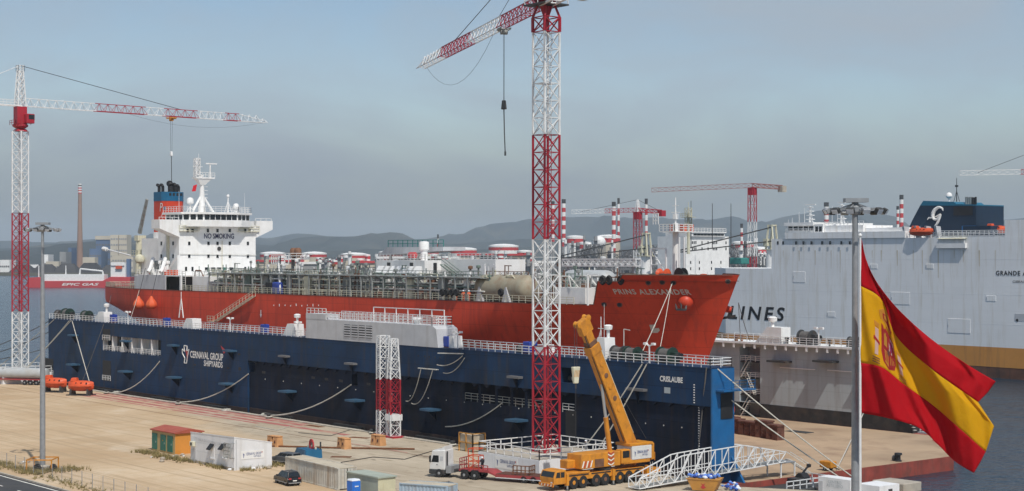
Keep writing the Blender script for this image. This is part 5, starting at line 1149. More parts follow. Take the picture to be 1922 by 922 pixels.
    for i in range(9): p = o.lerp(e, i / 8); s.bar(p + n * .8 + Vector((0, 0, jz)), p - n * .8 + Vector((0, 0, jz)), .08)
    s.rail([o + n * .8 + Vector((0, 0, jz + .1)), e + n * .8 + Vector((0, 0, jz + .1))], 1.1, 1.8, 2, .04); s.rail([o - n * .8 + Vector((0, 0, jz + .1)), e - n * .8 + Vector((0, 0, jz + .1))], 1.1, 1.8, 2, .04); s.build('counter_jib', 'crane_white', c, world=True)
    for k in range(3):
        p = o - d * (ctr - 1 - k * .9); m = MB(); m.cyl(p + Vector((0, 0, jz - 1.6)), p + Vector((0, 0, jz + .8)), .7, n=4); m.build('counterweight', 'concrete', c, world=True)
    # pendants
    az = apex_z or jz + 9
    for t, w_ in ((.30, .04), (.66, .06)) if not apex_z else ((.62, .07),):
        MB().tube([o + Vector((0, 0, az)), J(t, 0)], w_, 5).build('pendant', 'wire', c, world=True)
    MB().tube([o + Vector((0, 0, az)), e + Vector((0, 0, jz))], .06, 5).build('pendant', 'crane_white', c, world=True)
    # trolley and hook
    tp = o + d * (L * trolley); m = MB(); 
    for k in (-1, 1): m.bar(tp + d * -1.0 + n * k * .7 + Vector((0, 0, jz - .35)), tp + d * 1.0 + n * k * .7 + Vector((0, 0, jz - .35)), .13)
    for k in (-.8, 0, .8): m.bar(tp + d * k - n * .7 + Vector((0, 0, jz - .5)), tp + d * k + n * .7 + Vector((0, 0, jz - .5)), .12)
    m.cyl(tp - n * .5 + Vector((0, 0, jz - .8)), tp + n * .5 + Vector((0, 0, jz - .8)), .35, n=10); m.build('trolley', 'crane_yellow' if apex_z else 'pipe_grey', c, world=True)
    hz0, hz1 = hook_zs
    for k in (-.28, .28): MB().cyl(tp + d * k + Vector((0, 0, jz - .8)), tp + d * k * .6 + Vector((0, 0, hz0)), .03, n=5).build('hoist_rope', 'wire', c, world=True)
    hb = MB().taper((tp.x - .38, tp.x + .38, tp.y - .3, tp.y + .3), (tp.x - .22, tp.x + .22, tp.y - .25, tp.y + .25), hz1, hz0).build('hook_block', 'crane_white' if apex_z else 'dark_steel', c, world=True); bevel(hb, .08, 1)
    MB().tube([(tp.x, tp.y, hz1), (tp.x + .1, tp.y, (hz1 + chain_end) / 2), (tp.x + .3, tp.y, chain_end)], .085, 5).build('sling_chain', 'dark_steel', c, world=True)
    MB().cyl((tp.x + .3, tp.y, chain_end - .4), (tp.x + .3, tp.y, chain_end + .2), .14, n=6).build('shackle', 'dark_steel', c, world=True)
    MB().tube(catenary(J(.38, 2), J(.98, 2), 2.2 if apex_z else 5.0), .025, 4).build('power_cable', 'wire', c, world=True)
    return c
tower_crane((-162.3, 137.4), R(45 - 50.95 + 4), [(2.25, 16.0, 'crane_red'), (16.0, 29.9, 'crane_white'), (29.9, 43.5, 'crane_red'), (43.5, 56.9, 'crane_white')], (-231.4, 167.2), 60.4,
            [(0, .285, 'crane_red'), (.285, .52, 'crane_white'), (.52, .785, 'crane_red'), (.785, 1, 'crane_white')], 'red and white lattice tower crane on white plinth, nearest and tallest', 60, None, .275, (49.9, 48.6), 42.4, None)
tower_crane((-347.2, 142.3), R(30), [(2.25, 15.3, 'crane_white'), (15.3, 37.0, 'crane_red'), (37.0, 55.0, 'crane_white')], (-353.8, 208.3), 60.6,
            [(0, .265, 'crane_white'), (.265, .47, 'crane_red'), (.47, .545, 'crane_white'), (.545, .69, 'crane_red'), (.69, .81, 'crane_white'), (.81, .875, 'crane_red'), (.875, 1, 'crane_white')], 'red and white lattice tower crane at left edge with long jib to the right', 60, 69.5, .585, (52.3, 51.2), 40.6, None, 20)
# logo board on the plinth of the near crane
def logo_board(parent, fn, w, h, name='logo_board', world=True, board=True, big=None):
    """white board with the yard's name and its little man; fn(u, v, off) maps board metres to space"""
    b = parent
    if board:
        q = MB().add([fn(-w / 2, -h / 2, .03), (fn(w / 2, -h / 2, .03)), fn(w / 2, h / 2, .03), fn(-w / 2, h / 2, .03), fn(-w / 2, -h / 2, 0), fn(w / 2, -h / 2, 0), fn(w / 2, h / 2, 0), fn(-w / 2, h / 2, 0)], [(0, 1, 2, 3), (7, 6, 5, 4), (0, 4, 5, 1), (1, 5, 6, 2), (2, 6, 7, 3), (3, 7, 4, 0)])
        b = q.build(name, 'white_far', parent, world=world)
    t = h * .33
    letters('CERNAVAL GROUP', lambda u, v: fn(u + w * .05, v - t * .1, .045), 'logo_blue', b, world=world, size=t * 1.3, bold=.012 * t, width=w * .66)
    letters('SHIPYARDS', lambda u, v: fn(u + w * .2, v - t * 1.0, .045), 'logo_blue', b, world=world, size=t * .95, width=w * .32)
    MB().add([fn(-w * .43, t * .7, .045), fn(-w * .36, t * .3, .045), fn(-w * .39, -t, .045), fn(-w * .405, -t, .045), fn(-w * .41, t * .1, .045)], [(4, 3, 2, 1, 0)]).build('emblem', 'logo_blue', b, world=world)
    MB().add([fn(w * .38, t * .9, .045), fn(w * .44, t * .75, .045), fn(w * .41, t * .3, .045)], [(2, 1, 0)]).build('emblem', 'logo_red', b, world=world)
    return b
c1 = [o for o in bpy.data.objects if o.name.startswith('tower_crane')][0]
yb_ = 137.4 - 6.4
logo_board(c1, lambda u, v, o: (-162.6 + u, yb_ - .01 - o, 1.25 + v), 4.6, 1.5, world=True)
# short spare mast sections standing upright at the quay edge
for (px, pyb, pyt, lab, hx) in ((711 + 8, 812, 630, 'spare lattice mast section upright at quay edge, left and taller', 0), (739, 815, 636, 'spare lattice mast section upright at quay edge, right one with solid white collar', 1)):
    y = 142.9; x = S(px, pyb, y)[0]
    sc = S(px, pyb, y); zt_ = S(px, pyt, y)[2]; o = thing('spare_mast', lab, 'crane mast', (x, y, 0), 0, 'spare crane mast sections'); rl = R(-15)
    z1_, z2_ = S(px, 770 if not hx else 778, y)[2], S(px, 712, y)[2]
    MB().lattice((x, y, .3), (x, y, z1_), 1.55, 2, .09, .045, rl).build('mast_section', 'crane_white', o, world=True)
    MB().lattice((x, y, z1_), (x, y, z2_), 1.55, 3, .09, .045, rl).build('mast_section', 'crane_red', o, world=True)
    MB().lattice((x, y, z2_), (x, y, zt_), 1.55, 4, .09, .045, rl, side2=1.55 if not hx else 1.0).build('mast_section', 'crane_white', o, world=True)
    MB().box(x - 1.3, x + 1.3, y - 1.0, y + 1.0, 0, .28).build('foot_frame', 'crane_red', o, world=True)
    if hx: MB().box(x - .95, x + .95, y - .95, y + .95, z1_ - .9, z1_ + .05).build('collar', 'crane_white', o, world=True); MB().box(x + .2, x + .95, y - .98, y - .9, z1_ + 2.0, z1_ + 2.8).build('panel', 'far_red', o, world=True)
# ------------------------------------------------------------------ lamp masts
def lamp_mast(x, y, h, r0, r1, label, n=10):
    o = thing('lamp_mast', label, 'lamp mast', (x, y, 0), R(51))
    MB().lathe((0, 0, 0), [(r0 * 1.5, 0), (r0 * 1.5, .1), (r0, .12), (r0 * .93, h * .35), (r0 * .92, h * .36), (r0 * .8, h * .62), (r0 * .79, h * .63), (r1, h)], 18).build('pole', 'galv', o, smooth=True)
    for t in (.36, .63): MB().lathe((0, 0, h * t - .05), [(r0 * (1 - .33 * t) + .02, 0), (r0 * (1 - .33 * t) + .02, .1)], 18).build('joint_band', 'galv', o)
    hd = MB(); 
    for k in range(16): a0, a1 = 2 * math.pi * k / 16, 2 * math.pi * (k + 1) / 16; hd.bar((2.0 * math.cos(a0), 2.0 * math.sin(a0), h - .3), (2.0 * math.cos(a1), 2.0 * math.sin(a1), h - .3), .07)
    for k in range(6): a0 = 2 * math.pi * k / 6; hd.bar((0, 0, h - .5), (2.0 * math.cos(a0), 2.0 * math.sin(a0), h - .3), .06); hd.bar((0, 0, h + .15), (1.1 * math.cos(a0), 1.1 * math.sin(a0), h - .25), .05)
    hd.lathe((0, 0, h - .7), [(.35, 0), (.45, .2), (.45, .55), (.25, .75), (.25, 1.1)], 12); hd.build('head_frame', 'galv', o)
    for k in range(n):
        a0 = 2 * math.pi * (k + .3) / n; c_, s_ = math.cos(a0), math.sin(a0); px_, py_ = 2.15 * c_, 2.15 * s_
        f = MB().cbox((0, 0, 0), .34, .62, .42).build('floodlight', 'dark_steel' if k % 3 else 'galv', o); bevel(f, .05, 1); f.location = (px_, py_, h - .45); f.rotation_euler = (0, R(32), a0)
        MB().box(.175, .19, -.26, .26, -.17, .17).build('lens', 'bag_white', f)
    MB().box(-.8, .9, -.5, .5, h + .2, h + .5).build('winch_cover', 'galv', o)
    return o
lm = lamp_mast(-203.0, 86.2, 31.6, .36, .17, 'tall galvanised lamp mast standing left in the sandy yard')
cg = MB()
for sx in (-1.6, 1.6):
    for sy in (-1.6, 1.6): cg.bar((sx, sy, 0), (sx, sy, 1.5), .08)
for a, b in (((-1.6, -1.6), (1.6, -1.6)), ((1.6, -1.6), (1.6, 1.6)), ((1.6, 1.6), (-1.6, 1.6)), ((-1.6, 1.6), (-1.6, -1.6))): cg.bar((*a, 1.45), (*b, 1.45), .08)
cg.build('guard_frame', 'crane_yellow', lm)
MB().lathe((0, 0, 0), [(.9, 0), (.9, .5), (.6, .6), (.3, .62)], 12).build('footing', 'concrete', lm)
for px in (70, 100):
    p = G(px, 884); o = thing('old_tyre', 'old tyre leaning at the left lamp mast foot, ' + ('left one' if px < 80 else 'right one'), 'tyre', (p[0], p[1], .42), R(40))
    MB().lathe((0, 0, 0), [(.3, -.14), (.38, -.18), (.5, -.1), (.5, .1), (.38, .18), (.3, .14)], 16, 'y').build('tread', 'rubber', o)
LD = 120.0
lx_, ly_, _ = D(1605, 477, LD)
lamp_mast(lx_, ly_, 31.6, .31, .21, 'tall galvanised lamp mast right of centre, close beside the flag', 12)
# ------------------------------------------------------------------ flag on its own slim pole
FD = 117.5
def FP(px, py, off=0.0): return Vector(D(px, py, FD - off))
fpx, fpy, _ = D(1614.5, 477, FD)
fp = thing('flagpole', 'slim white flagpole close to the right lamp mast', 'flagpole', (fpx, fpy, 0))
MB().cyl((0, 0, 0), (0, 0, D(1614, 446, FD)[2]), .12, .075, 12).build('pole', 'crane_white', fp, smooth=True); MB().lathe((0, 0, D(1614, 446, FD)[2]), [(.05, 0), (.14, .1), (.14, .2), (.04, .3)], 10).build('finial', 'crane_white', fp)
curves = [(0.0, [(1617, 449), (1633, 507), (1676, 570), (1741, 631), (1812, 682), (1869, 716)]),
          (.14, [(1616.5, 494), (1650, 540), (1690, 608), (1752, 660), (1822, 706), (1854, 737)]),
          (.27, [(1616, 537), (1655, 563), (1683, 632), (1745, 690), (1797, 728), (1836, 755)]),
          (.49, [(1615.5, 610), (1657, 640), (1690, 680), (1750, 724), (1812, 756), (1866, 800)]),
          (.71, [(1615, 681), (1656, 690), (1697, 722), (1750, 760), (1803, 806), (1850, 848)]),
          (.86, [(1614.5, 728), (1662, 740), (1705, 765), (1755, 800), (1795, 842), (1840, 868)]),
          (1.0, [(1614, 775), (1662, 784), (1722, 802), (1758, 832), (1792, 866), (1828, 888)])]
def cr(p, t):
    n_ = len(p) - 1; i = min(int(t * n_), n_ - 1); u = t * n_ - i
    a, b, c_, d_ = p[max(i - 1, 0)], p[i], p[i + 1], p[min(i + 2, n_)]
    return tuple(.5 * (2 * b[k] + (c_[k] - a[k]) * u + (2 * a[k] - 5 * b[k] + 4 * c_[k] - d_[k]) * u * u + (3 * b[k] - a[k] - 3 * c_[k] + d_[k]) * u ** 3) for k in (0, 1))
def flag_pt(u, v, lift=0.0):
    k = 0
    while k < len(curves) - 2 and curves[k + 1][0] < v: k += 1
    (va, ca), (vb, cb_) = curves[k], curves[k + 1]; t = (v - va) / (vb - va)
    A, B = cr(ca, u), cr(cb_, u); px, py = A[0] + (B[0] - A[0]) * t, A[1] + (B[1] - A[1]) * t
    # folds run diagonally from the top of the hoist to the fly
    q = u * 1.0 + (1 - v) * .55
    fold = .6 * math.sin(q * 8.2 - 1.1) * min(1, u * 4) + .26 * math.sin(q * 19 + v * 3) * min(1, u * 5) + .10 * math.sin(q * 43 + v * 9)
    return FP(px, py, fold * .95 + 1.1 * u + lift)
flag = thing('flag', 'large red and yellow striped flag with coat of arms flying at right', 'flag', (fpx, fpy, 20))
def cloth(v0, v1, nv, m, name):
    NU = 90; vs_, fs_ = [], []
    for j in range(nv + 1):
        for i in range(NU + 1): vs_.append(flag_pt(i / NU, v0 + (v1 - v0) * j / nv))
    for j in range(nv):
        for i in range(NU): a = j * (NU + 1) + i; fs_.append((a, a + NU + 1, a + NU + 2, a + 1))
    o = MB().add(vs_, fs_).build(name, m, flag, world=True, smooth=True); s_ = o.modifiers.new('thickness', 'SOLIDIFY'); s_.thickness = .012; return o
def cloth_mat(name, c):
    m = bpy.data.materials.new(name + '_cloth'); m.use_nodes = True; n_, l_ = m.node_tree.nodes, m.node_tree.links; b = n_['Principled BSDF']; b.inputs['Base Color'].default_value = (*c, 1); b.inputs['Roughness'].default_value = .8; b.inputs['Specular IOR Level'].default_value = .2
    tr = n_.new('ShaderNodeBsdfTranslucent'); tr.inputs[0].default_value = (*c, 1); mx = n_.new('ShaderNodeMixShader'); mx.inputs[0].default_value = .5
    l_.new(b.outputs[0], mx.inputs[1]); l_.new(tr.outputs[0], mx.inputs[2]); l_.new(mx.outputs[0], n_['Material Output'].inputs['Surface'])
    g = n_.new('ShaderNodeNewGeometry'); t = n_.new('ShaderNodeTexNoise'); t.inputs['Scale'].default_value = 1.1; t.inputs['Detail'].default_value = 9; l_.new(g.outputs['Position'], t.inputs['Vector']); bp = n_.new('ShaderNodeBump'); bp.inputs['Strength'].default_value = .35; bp.inputs['Distance'].default_value = .25; l_.new(t.outputs[0], bp.inputs['Height']); l_.new(bp.outputs[0], b.inputs['Normal']); l_.new(bp.outputs[0], tr.inputs['Normal'])
    MATS[name] = m
cloth_mat('flag_red', (.62, .010, .020)); cloth_mat('flag_yellow', (.84, .50, .012)); cloth_mat('arms_red', (.50, .05, .05)); cloth_mat('arms_gold', (.70, .36, .06)); cloth_mat('arms_pale', (.75, .58, .55)); cloth_mat('arms_dark', (.22, .09, .09)); cloth_mat('arms_violet', (.38, .06, .2))
cloth(0, .27, 14, 'flag_red', 'upper_stripe'); cloth(.2702, .7098, 22, 'flag_yellow', 'middle_stripe'); cloth(.71, 1.0, 15, 'flag_red', 'lower_stripe')
# coat of arms, printed shapes lying on the cloth (u along the fly, v down)
def arms(poly, m, lift=.03, name='coat_of_arms'):
    cx_ = sum(p[0] for p in poly) / len(poly); cy_ = sum(p[1] for p in poly) / len(poly); pts = []
    for (a, b), (c_, d_) in zip(poly, poly[1:] + poly[:1]):
        for k in range(3): pts.append((a + (c_ - a) * k / 3, b + (d_ - b) * k / 3))
    n_ = len(pts); vv = [flag_pt(u, v, lift) for u, v in pts] + [flag_pt(cx_ + (u - cx_) * .5, cy_ + (v - cy_) * .5, lift) for u, v in pts] + [flag_pt(cx_, cy_, lift)]
    ff = [(i, n_ + i, n_ + (i + 1) % n_, (i + 1) % n_) for i in range(n_)] + [(n_ + i, 2 * n_, n_ + (i + 1) % n_) for i in range(n_)]
    MB().add(vv, ff).build(name, m, flag, world=True)
E0, V0, EW, VH = .13, .40, .27, .29
def AP(*pts): return [(E0 + (x_) * EW, V0 + y_ * VH) for x_, y_ in pts]
arms(AP((.22, 0), (.8, 0), (.8, .62), (.72, .86), (.5, 1.0), (.3, .86), (.22, .62)), 'arms_red', .03)
arms(AP((.26, .05), (.49, .05), (.49, .44), (.26, .44)), 'arms_red', .05); arms(AP((.53, .05), (.77, .05), (.77, .44), (.53, .44)), 'arms_pale', .05)
arms(AP((.26, .5), (.49, .5), (.49, .93), (.34, .82), (.26, .62)), 'arms_gold', .05); arms(AP((.53, .5), (.77, .5), (.77, .62), (.68, .82), (.53, .93)), 'arms_red', .06)
for k in range(4): arms(AP((.28 + k * .055, .52), (.30 + k * .055, .52), (.30 + k * .055, .82), (.28 + k * .055, .8)), 'arms_red', .07)
for k in range(3): arms(AP((.56 + k * .07, .54), (.585 + k * .07, .54), (.585 + k * .07, .8 - k * .05), (.56 + k * .07, .82 - k * .05)), 'arms_gold', .08)
arms(AP((.31, .14), (.44, .14), (.44, .38), (.31, .38)), 'arms_gold', .07); arms(AP((.35, .1), (.40, .1), (.40, .2), (.35, .2)), 'arms_gold', .07)
arms(AP((.57, .3), (.62, .12), (.68, .08), (.72, .16), (.69, .24), (.73, .36), (.66, .34), (.62, .4)), 'arms_violet', .07)
arms(AP((.45, .4), (.56, .4), (.56, .52), (.5, .58), (.45, .52)), 'arms_dark', .09)
arms(AP((.2, -.08), (.82, -.08), (.88, -.2), (.7, -.32), (.51, -.38), (.32, -.32), (.14, -.2)), 'arms_gold', .04); arms(AP((.3, -.14), (.72, -.14), (.74, -.22), (.5, -.3), (.28, -.22)), 'arms_red', .05)
for x0_ in (.02, .92):
    arms(AP((x0_, .16), (x0_ + .1, .16), (x0_ + .1, .78), (x0_, .78)), 'arms_pale', .04); arms(AP((x0_ - .03, .05), (x0_ + .13, .05), (x0_ + .11, .14), (x0_ - .01, .14)), 'arms_gold', .04)
    arms(AP((x0_ - .04, .32), (x0_ + .14, .42), (x0_ + .14, .5), (x0_ - .04, .4)), 'arms_red', .06)
    for k in range(3): arms(AP((x0_ - .06, .84 + k * .06), (x0_ + .16, .86 + k * .06), (x0_ + .16, .885 + k * .06), (x0_ - .06, .865 + k * .06)), 'arms_dark', .04)
# ------------------------------------------------------------------ yard buildings
gh = thing('transformer_hut', 'orange transformer hut with red roof and green doors', 'hut', (-206.5, 107.0, 0))
MB().box(-7.0, .0, 0, 4.2, .0, 2.9).build('wall', 'hut_orange', gh)
MB().box(-7.02, -.01, -.03, .0, 0.0, 2.85).build('front_wall', 'hut_cream', gh)
MB().prism([(-.25, 2.9), (4.45, 2.9), (4.45, 3.05), (2.1, 3.5), (-.25, 3.05)], 'x', -7.25, .25).build('roof', 'roof_red', gh)
for i, x in enumerate((-6.1, -3.5, -1.4)):
    dr = MB().box(x - .75, x + .75, -.12, -.035, .25, 2.5).build('door', 'green_door', gh); MB().box(x + .45, x + .55, -.17, -.12, 1.2, 1.45).build('handle', 'steel', dr)
    for k in range(4): MB().box(x - .55, x + .55, -.14, -.12, 1.75 + k * .15, 1.82 + k * .15).build('vent_slat', 'green_door', dr)
MB().add([(-3.65, -.125, 1.6), (-3.35, -.125, 1.6), (-3.5, -.125, 1.9)], [(0, 1, 2)]).build('warning_sign', 'flag_yellow', gh)
wh = thing('office_hut', 'white plastered hut with hooded windows beside the orange hut', 'hut', (-193, 108.5, 0)); x0_, x1_, y0_, y1_ = -198.2, -186.4, 105.0, 110.6
BX8 = [(3, 2, 1, 0), (4, 5, 6, 7), (0, 1, 5, 4), (1, 2, 6, 5), (2, 3, 7, 6), (3, 0, 4, 7)]
MB().add([(x0_, y0_, 0), (x1_, y0_, 0), (x1_, y1_, 0), (x0_, y1_, 0), (x0_, y0_, 3.95), (x1_, y0_, 4.25), (x1_, y1_, 3.2), (x0_, y1_, 2.9)], BX8).build('wall', 'plaster', wh, world=True)
MB().add([(x0_ - .04, y0_ - .04, 3.95), (x1_ + .04, y0_ - .04, 4.25), (x1_ + .04, y1_ + .04, 3.2), (x0_ - .04, y1_ + .04, 2.9), (x0_ - .04, y0_ - .04, 4.07), (x1_ + .04, y0_ - .04, 4.37), (x1_ + .04, y1_ + .04, 3.32), (x0_ - .04, y1_ + .04, 3.02)], BX8).build('roof', 'plaster', wh, world=True)
for px in (398, 420):
    a = S(px, 838, y0_); w = MB().box(a[0] - .65, a[0] + .65, y0_ - .05, y0_ + .02, a[2] - 1.5, a[2] - .2).build('window', 'plaster', wh, world=True)
    MB().prism([(y0_, a[2] + .35), (y0_ - .62, a[2] - .35), (y0_ - .62, a[2] - .43), (y0_, a[2] + .25)], 'x', a[0] - .55, a[0] + .55).build('window_hood', 'dark', w, world=True)
    MB().box(a[0] - .7, a[0] + .7, y0_ - .12, y0_ - .01, a[2] - 1.62, a[2] - 1.5).build('sill', 'plaster', w, world=True)
a = S(428, 850, y0_); m = MB(); m.rail([(a[0], y0_ - .6, 1.6), (a[0] + 1.6, y0_ - .6, 1.6)], 1.9, .55, 4, .05); m.bar((a[0], y0_, 1.6), (a[0], y0_ - .6, 1.6), .05); m.bar((a[0] + 1.6, y0_, 1.6), (a[0] + 1.6, y0_ - .6, 1.6), .05); m.bar((a[0] + 1.6, y0_, 3.5), (a[0] + 1.6, y0_ - .6, 3.5), .05); m.build('grille', 'pipe_grey', wh, world=True)
letters('UTE SALA DE COMPRESORES', lambda u, v: (-193.3 + u, y0_ - .03, 3.0 - .02 * u + v), 'grey_house', wh, size=.5, width=8.0)
logo_board(wh, lambda u, v, o: (x1_ + .01 + o, 107.7 + u, 1.9 + v), 3.4, 1.1)
MB().cyl((x1_ + .08, y0_ + .25, .1), (x1_ + .08, y0_ + .25, 4.0), .05, n=6).build('downpipe', 'grey_house', wh, world=True)
ac = bevel(MB().box(x0_ + .5, x0_ + 1.4, y0_ - .45, y0_ - .02, 2.2, 2.85).build('air_conditioner', 'cream', wh, world=True), .05, 1); MB().lathe((x0_ + .95, y0_ - .46, 2.52), [(.02, 0), (.24, -.01), (.24, .01), (.02, .02)], 12, 'y').build('fan_grille', 'dark_steel', ac, world=True)
MB().box(x0_ + .6, x0_ + 1.5, y0_ - .05, y0_ + .01, .05, 1.9).build('door', 'grey_house', wh, world=True)
for k in range(3): MB().box(x0_ - .01, x1_ + .01, y0_ - .012, y0_ + .001, .5 + k * 1.15, .515 + k * 1.15).build('render_joint', 'grey_wall', wh, world=True) if k else MB().box(x0_, x1_, y0_ - .03, y0_ + .001, 0, .35).build('plinth', 'concrete', wh, world=True)
# containers: corrugated sides
def container(name, label, L, W, H, loc, rz, m, mt, ends=True):
    o = thing(name, label, 'container', loc, rz)
    def corr(y, s_):
        vs_, x = [], -L / 2 + .12; k = 0
        while x < L / 2 - .12:
            off = (0, .0, .045, .045)[k % 4]; vs_.append((x, y + s_ * (off - .05))); x += (.09, .05, .09, .05)[k % 4] * 1.6; k += 1
        vs_.append((L / 2 - .12, y - s_ * .05)); n_ = len(vs_)
        MB().add([(a, b, .15) for a, b in vs_] + [(a, b, H - .12) for a, b in vs_], [((i, i + 1, n_ + i + 1, n_ + i) if s_ < 0 else (i + 1, i, n_ + i, n_ + i + 1)) for i in range(n_ - 1)]).build('side_panel', m, o)
    corr(-W / 2, -1); corr(W / 2, 1)
    MB().box(-L / 2 + .05, L / 2 - .05, -W / 2 + .06, W / 2 - .06, H - .12, H - .04).build('roof_panel', mt, o)
    MB().box(-L / 2 + .05, L / 2 - .05, -W / 2 + .06, W / 2 - .06, .03, .15).build('floor_panel', 'dark_steel', o)
    for s_ in (-1, 1):
        for e_ in (-1, 1): MB().cbox((e_ * (L / 2 - .08), s_ * (W / 2 - .08), H / 2), .16, .16, H).build('corner_post', m, o)
        MB().box(-L / 2 + .16, L / 2 - .16, s_ * W / 2 - .07, s_ * W / 2 + .07 - .001, H - .12, H).build('top_rail', m, o); MB().box(-L / 2 + .16, L / 2 - .16, s_ * W / 2 - .07, s_ * W / 2 + .07, 0, .15).build('bottom_rail', m, o)
    for e_ in (-1, 1):
        for s_ in (-1, 1):
            d_ = MB().cbox((e_ * (L / 2 - .1), s_ * (W / 4 - .03), H / 2), .06, W / 2 - .2, H - .3).build('door_leaf', m, o)
            for k in (-.25, .25): MB().cyl((e_ * (L / 2 - .03), s_ * W / 4 + k, .2), (e_ * (L / 2 - .03), s_ * W / 4 + k, H - .2), .025, n=6).build('locking_bar', 'galv', d_)
    return o
container('shipping_container', 'long dirty white shipping container beside the black car', 13.9, 2.5, 2.65, (-169.9, 107.6, 0), R(-4.5), 'container_white', 'container_top')
# flat roofed green grey cabin and blue portable toilet
ca = thing('site_cabin', 'green grey site cabin with flat roof behind the blue toilet', 'cabin', (-153.6, 106.2, 0))
MB().box(-6.3, 0, -1.2, 1.2, 0, 2.5).build('wall', 'green_grey', ca); MB().box(0, .04, -1.2, 1.2, .05, 2.5).build('end_wall', 'khaki', ca); MB().box(-6.4, .2, -1.32, 1.32, 2.5, 2.66).build('roof', 'green_grey', ca); MB().box(.045, .08, -.5, .5, .05, 2.0).build('door', 'khaki', ca)
tp_ = G(676, 922); to = thing('portable_toilet', 'blue portable toilet in front of the grey cabin', 'toilet', (-156.0, 103.3, 0))
MB().box(-.55, .55, -.55, .55, .1, 2.15).build('wall', 'toilet_blue', to); bevel(MB().taper((-.6, .6, -.6, .6), (-.5, .5, -.5, .5), 2.15, 2.36).build('roof', 'bag_white', to), .05, 1); dr = MB().box(.555, .6, -.42, .42, .15, 2.0).build('door', 'toilet_blue', to); MB().box(.6, .63, -.25, .25, 1.5, 1.62).build('sign', 'text_white', dr); MB().box(-.6, .6, -.6, .6, 0, .1).build('base', 'dark', to)
container('office_container', 'pale blue corrugated container at bottom edge below the truck', 6.06, 2.44, 2.59, (-146.5, 106.9, 0), R(26), 'container_blue', 'container_top')
# white kiosk with sign at lower right, concrete block beside it
k0 = G(1538, 922); kx, ky_ = -121.5, 148.5
kp = G(1535, 896, 2.9)
ki = thing('sign_kiosk', 'white kiosk with yard sign at bottom edge beside the lamp mast', 'kiosk', (-128.5, 150.5, 0))
def kface(px0, px1, y_): return S(px0, 0, y_)[0], S(px1, 0, y_)[0]
kxa, kxb = S(1536, 0, 147.8)[0], S(1596, 0, 147.8)[0]; kz = S(1560, 897, 147.8)[2]
MB().box(kxa, kxb, 147.8, 149.6, 0, kz).build('wall', 'plaster', ki, world=True)
kxc = SX(1660, 0, kxb)[1]; MB().box(kxb - .02, kxb + 3.2, 149.0, 152.6, 0, kz - .45).build('annex', 'plaster', ki, world=True)
MB().box(kxb + 3.2, kxb + 3.24, 150.6, 151.3, kz - 1.3, kz - .9).build('vent', 'dark_steel', ki, world=True)
letters('CENTRO', lambda u, v: ((kxa + kxb) / 2 + .1 + u, 147.76, kz - .62 + v), 'grey_wall', ki, size=.5); letters('ASTILLERO', lambda u, v: ((kxa + kxb) / 2 + .1 + u, 147.76, kz - 1.05 + v), 'grey_wall', ki, size=.5)
logo_board(ki, lambda u, v, o: ((kxa + kxb) / 2 + .35 + u, 147.77 - o, kz - 1.7 + v), 2.4, .8, board=False)
MB().box(kxa + .15, kxa + .7, 147.74, 147.82, kz - 2.4, kz - .5).build('panel', 'grey_house', ki, world=True)
cbp = G(1690, 905, 1.0); cbk = thing('concrete_block', 'pale concrete block at the quay corner right of the kiosk', 'concrete block', (-121.5, 157.5, 0)); bevel(MB().box(-2.4, 2.2, -1.8, 1.6, 0, 1.1).build('block', 'concrete', cbk), .06, 1)
# ------------------------------------------------------------------ wooden chocks, blue winch, frames
for i, (px, py, lab) in enumerate([(646, 842, 'pale wooden chock pair in the middle of the concrete apron'), (710, 836, 'pale wooden chock pair just before the spare mast sections'), (516, 838, 'wooden chock partly hidden behind the white hut')]):
    p = G(px, py); o = thing('wooden_chock', lab, 'wooden chock', p, R(8 * i - 6), 'wooden chocks on the apron')
    for k in (-.62, .62): MB().taper((k - .55, k + .55, -.6, .6), (k - .45, k + .45, -.5, .5), 0, 1.45).build('block', 'block_wood', o); MB().box(k - .12, k + .12, -.63, -.45, .55, .95).build('slot', 'timber', o)
    MB().box(-1.15, 1.15, -.55, .55, 1.46, 1.56).build('cap', 'block_wood', o)
p = G(580, 858); o = thing('blue_winch', 'blue winch skid with red hose reel near the chocks', 'winch', (p[0], p[1], 0), R(-10))
MB().prism([(-1.9, 0), (1.9, 0), (1.7, 1.2), (-1.5, 1.2)], 'y', -1.2, 1.2).build('skid', 'funnel_blue', o); MB().taper((-1.9, 1.8, -1.6, -1.2), (-1.5, 1.6, -1.25, -1.2), 0, 1.2).build('apron_plate', 'platform_blue', o)
for x in (-1.7, 1.7): MB().box(x - .06, x + .06, .9, 1.1, 1.2, 2.2).build('post', 'dark_steel', o)
rl = MB()
for r_ in (.55, .75):
    for k in range(14): a0, a1 = 2 * math.pi * k / 14, 2 * math.pi * (k + 1) / 14; rl.bar((.4 + r_ * math.cos(a0), .2, 1.7 + r_ * math.sin(a0)), (.4 + r_ * math.cos(a1), .2, 1.7 + r_ * math.sin(a1)), .09)
rl.build('hose_reel', 'far_red', o); MB().box(-1.2, .6, -1.3, -1.26, .5, .7).build('name_plate', 'text_white', o); MB().box(-1.4, 1.5, .3, .5, 1.2, 1.5).build('frame', 'cream', o)
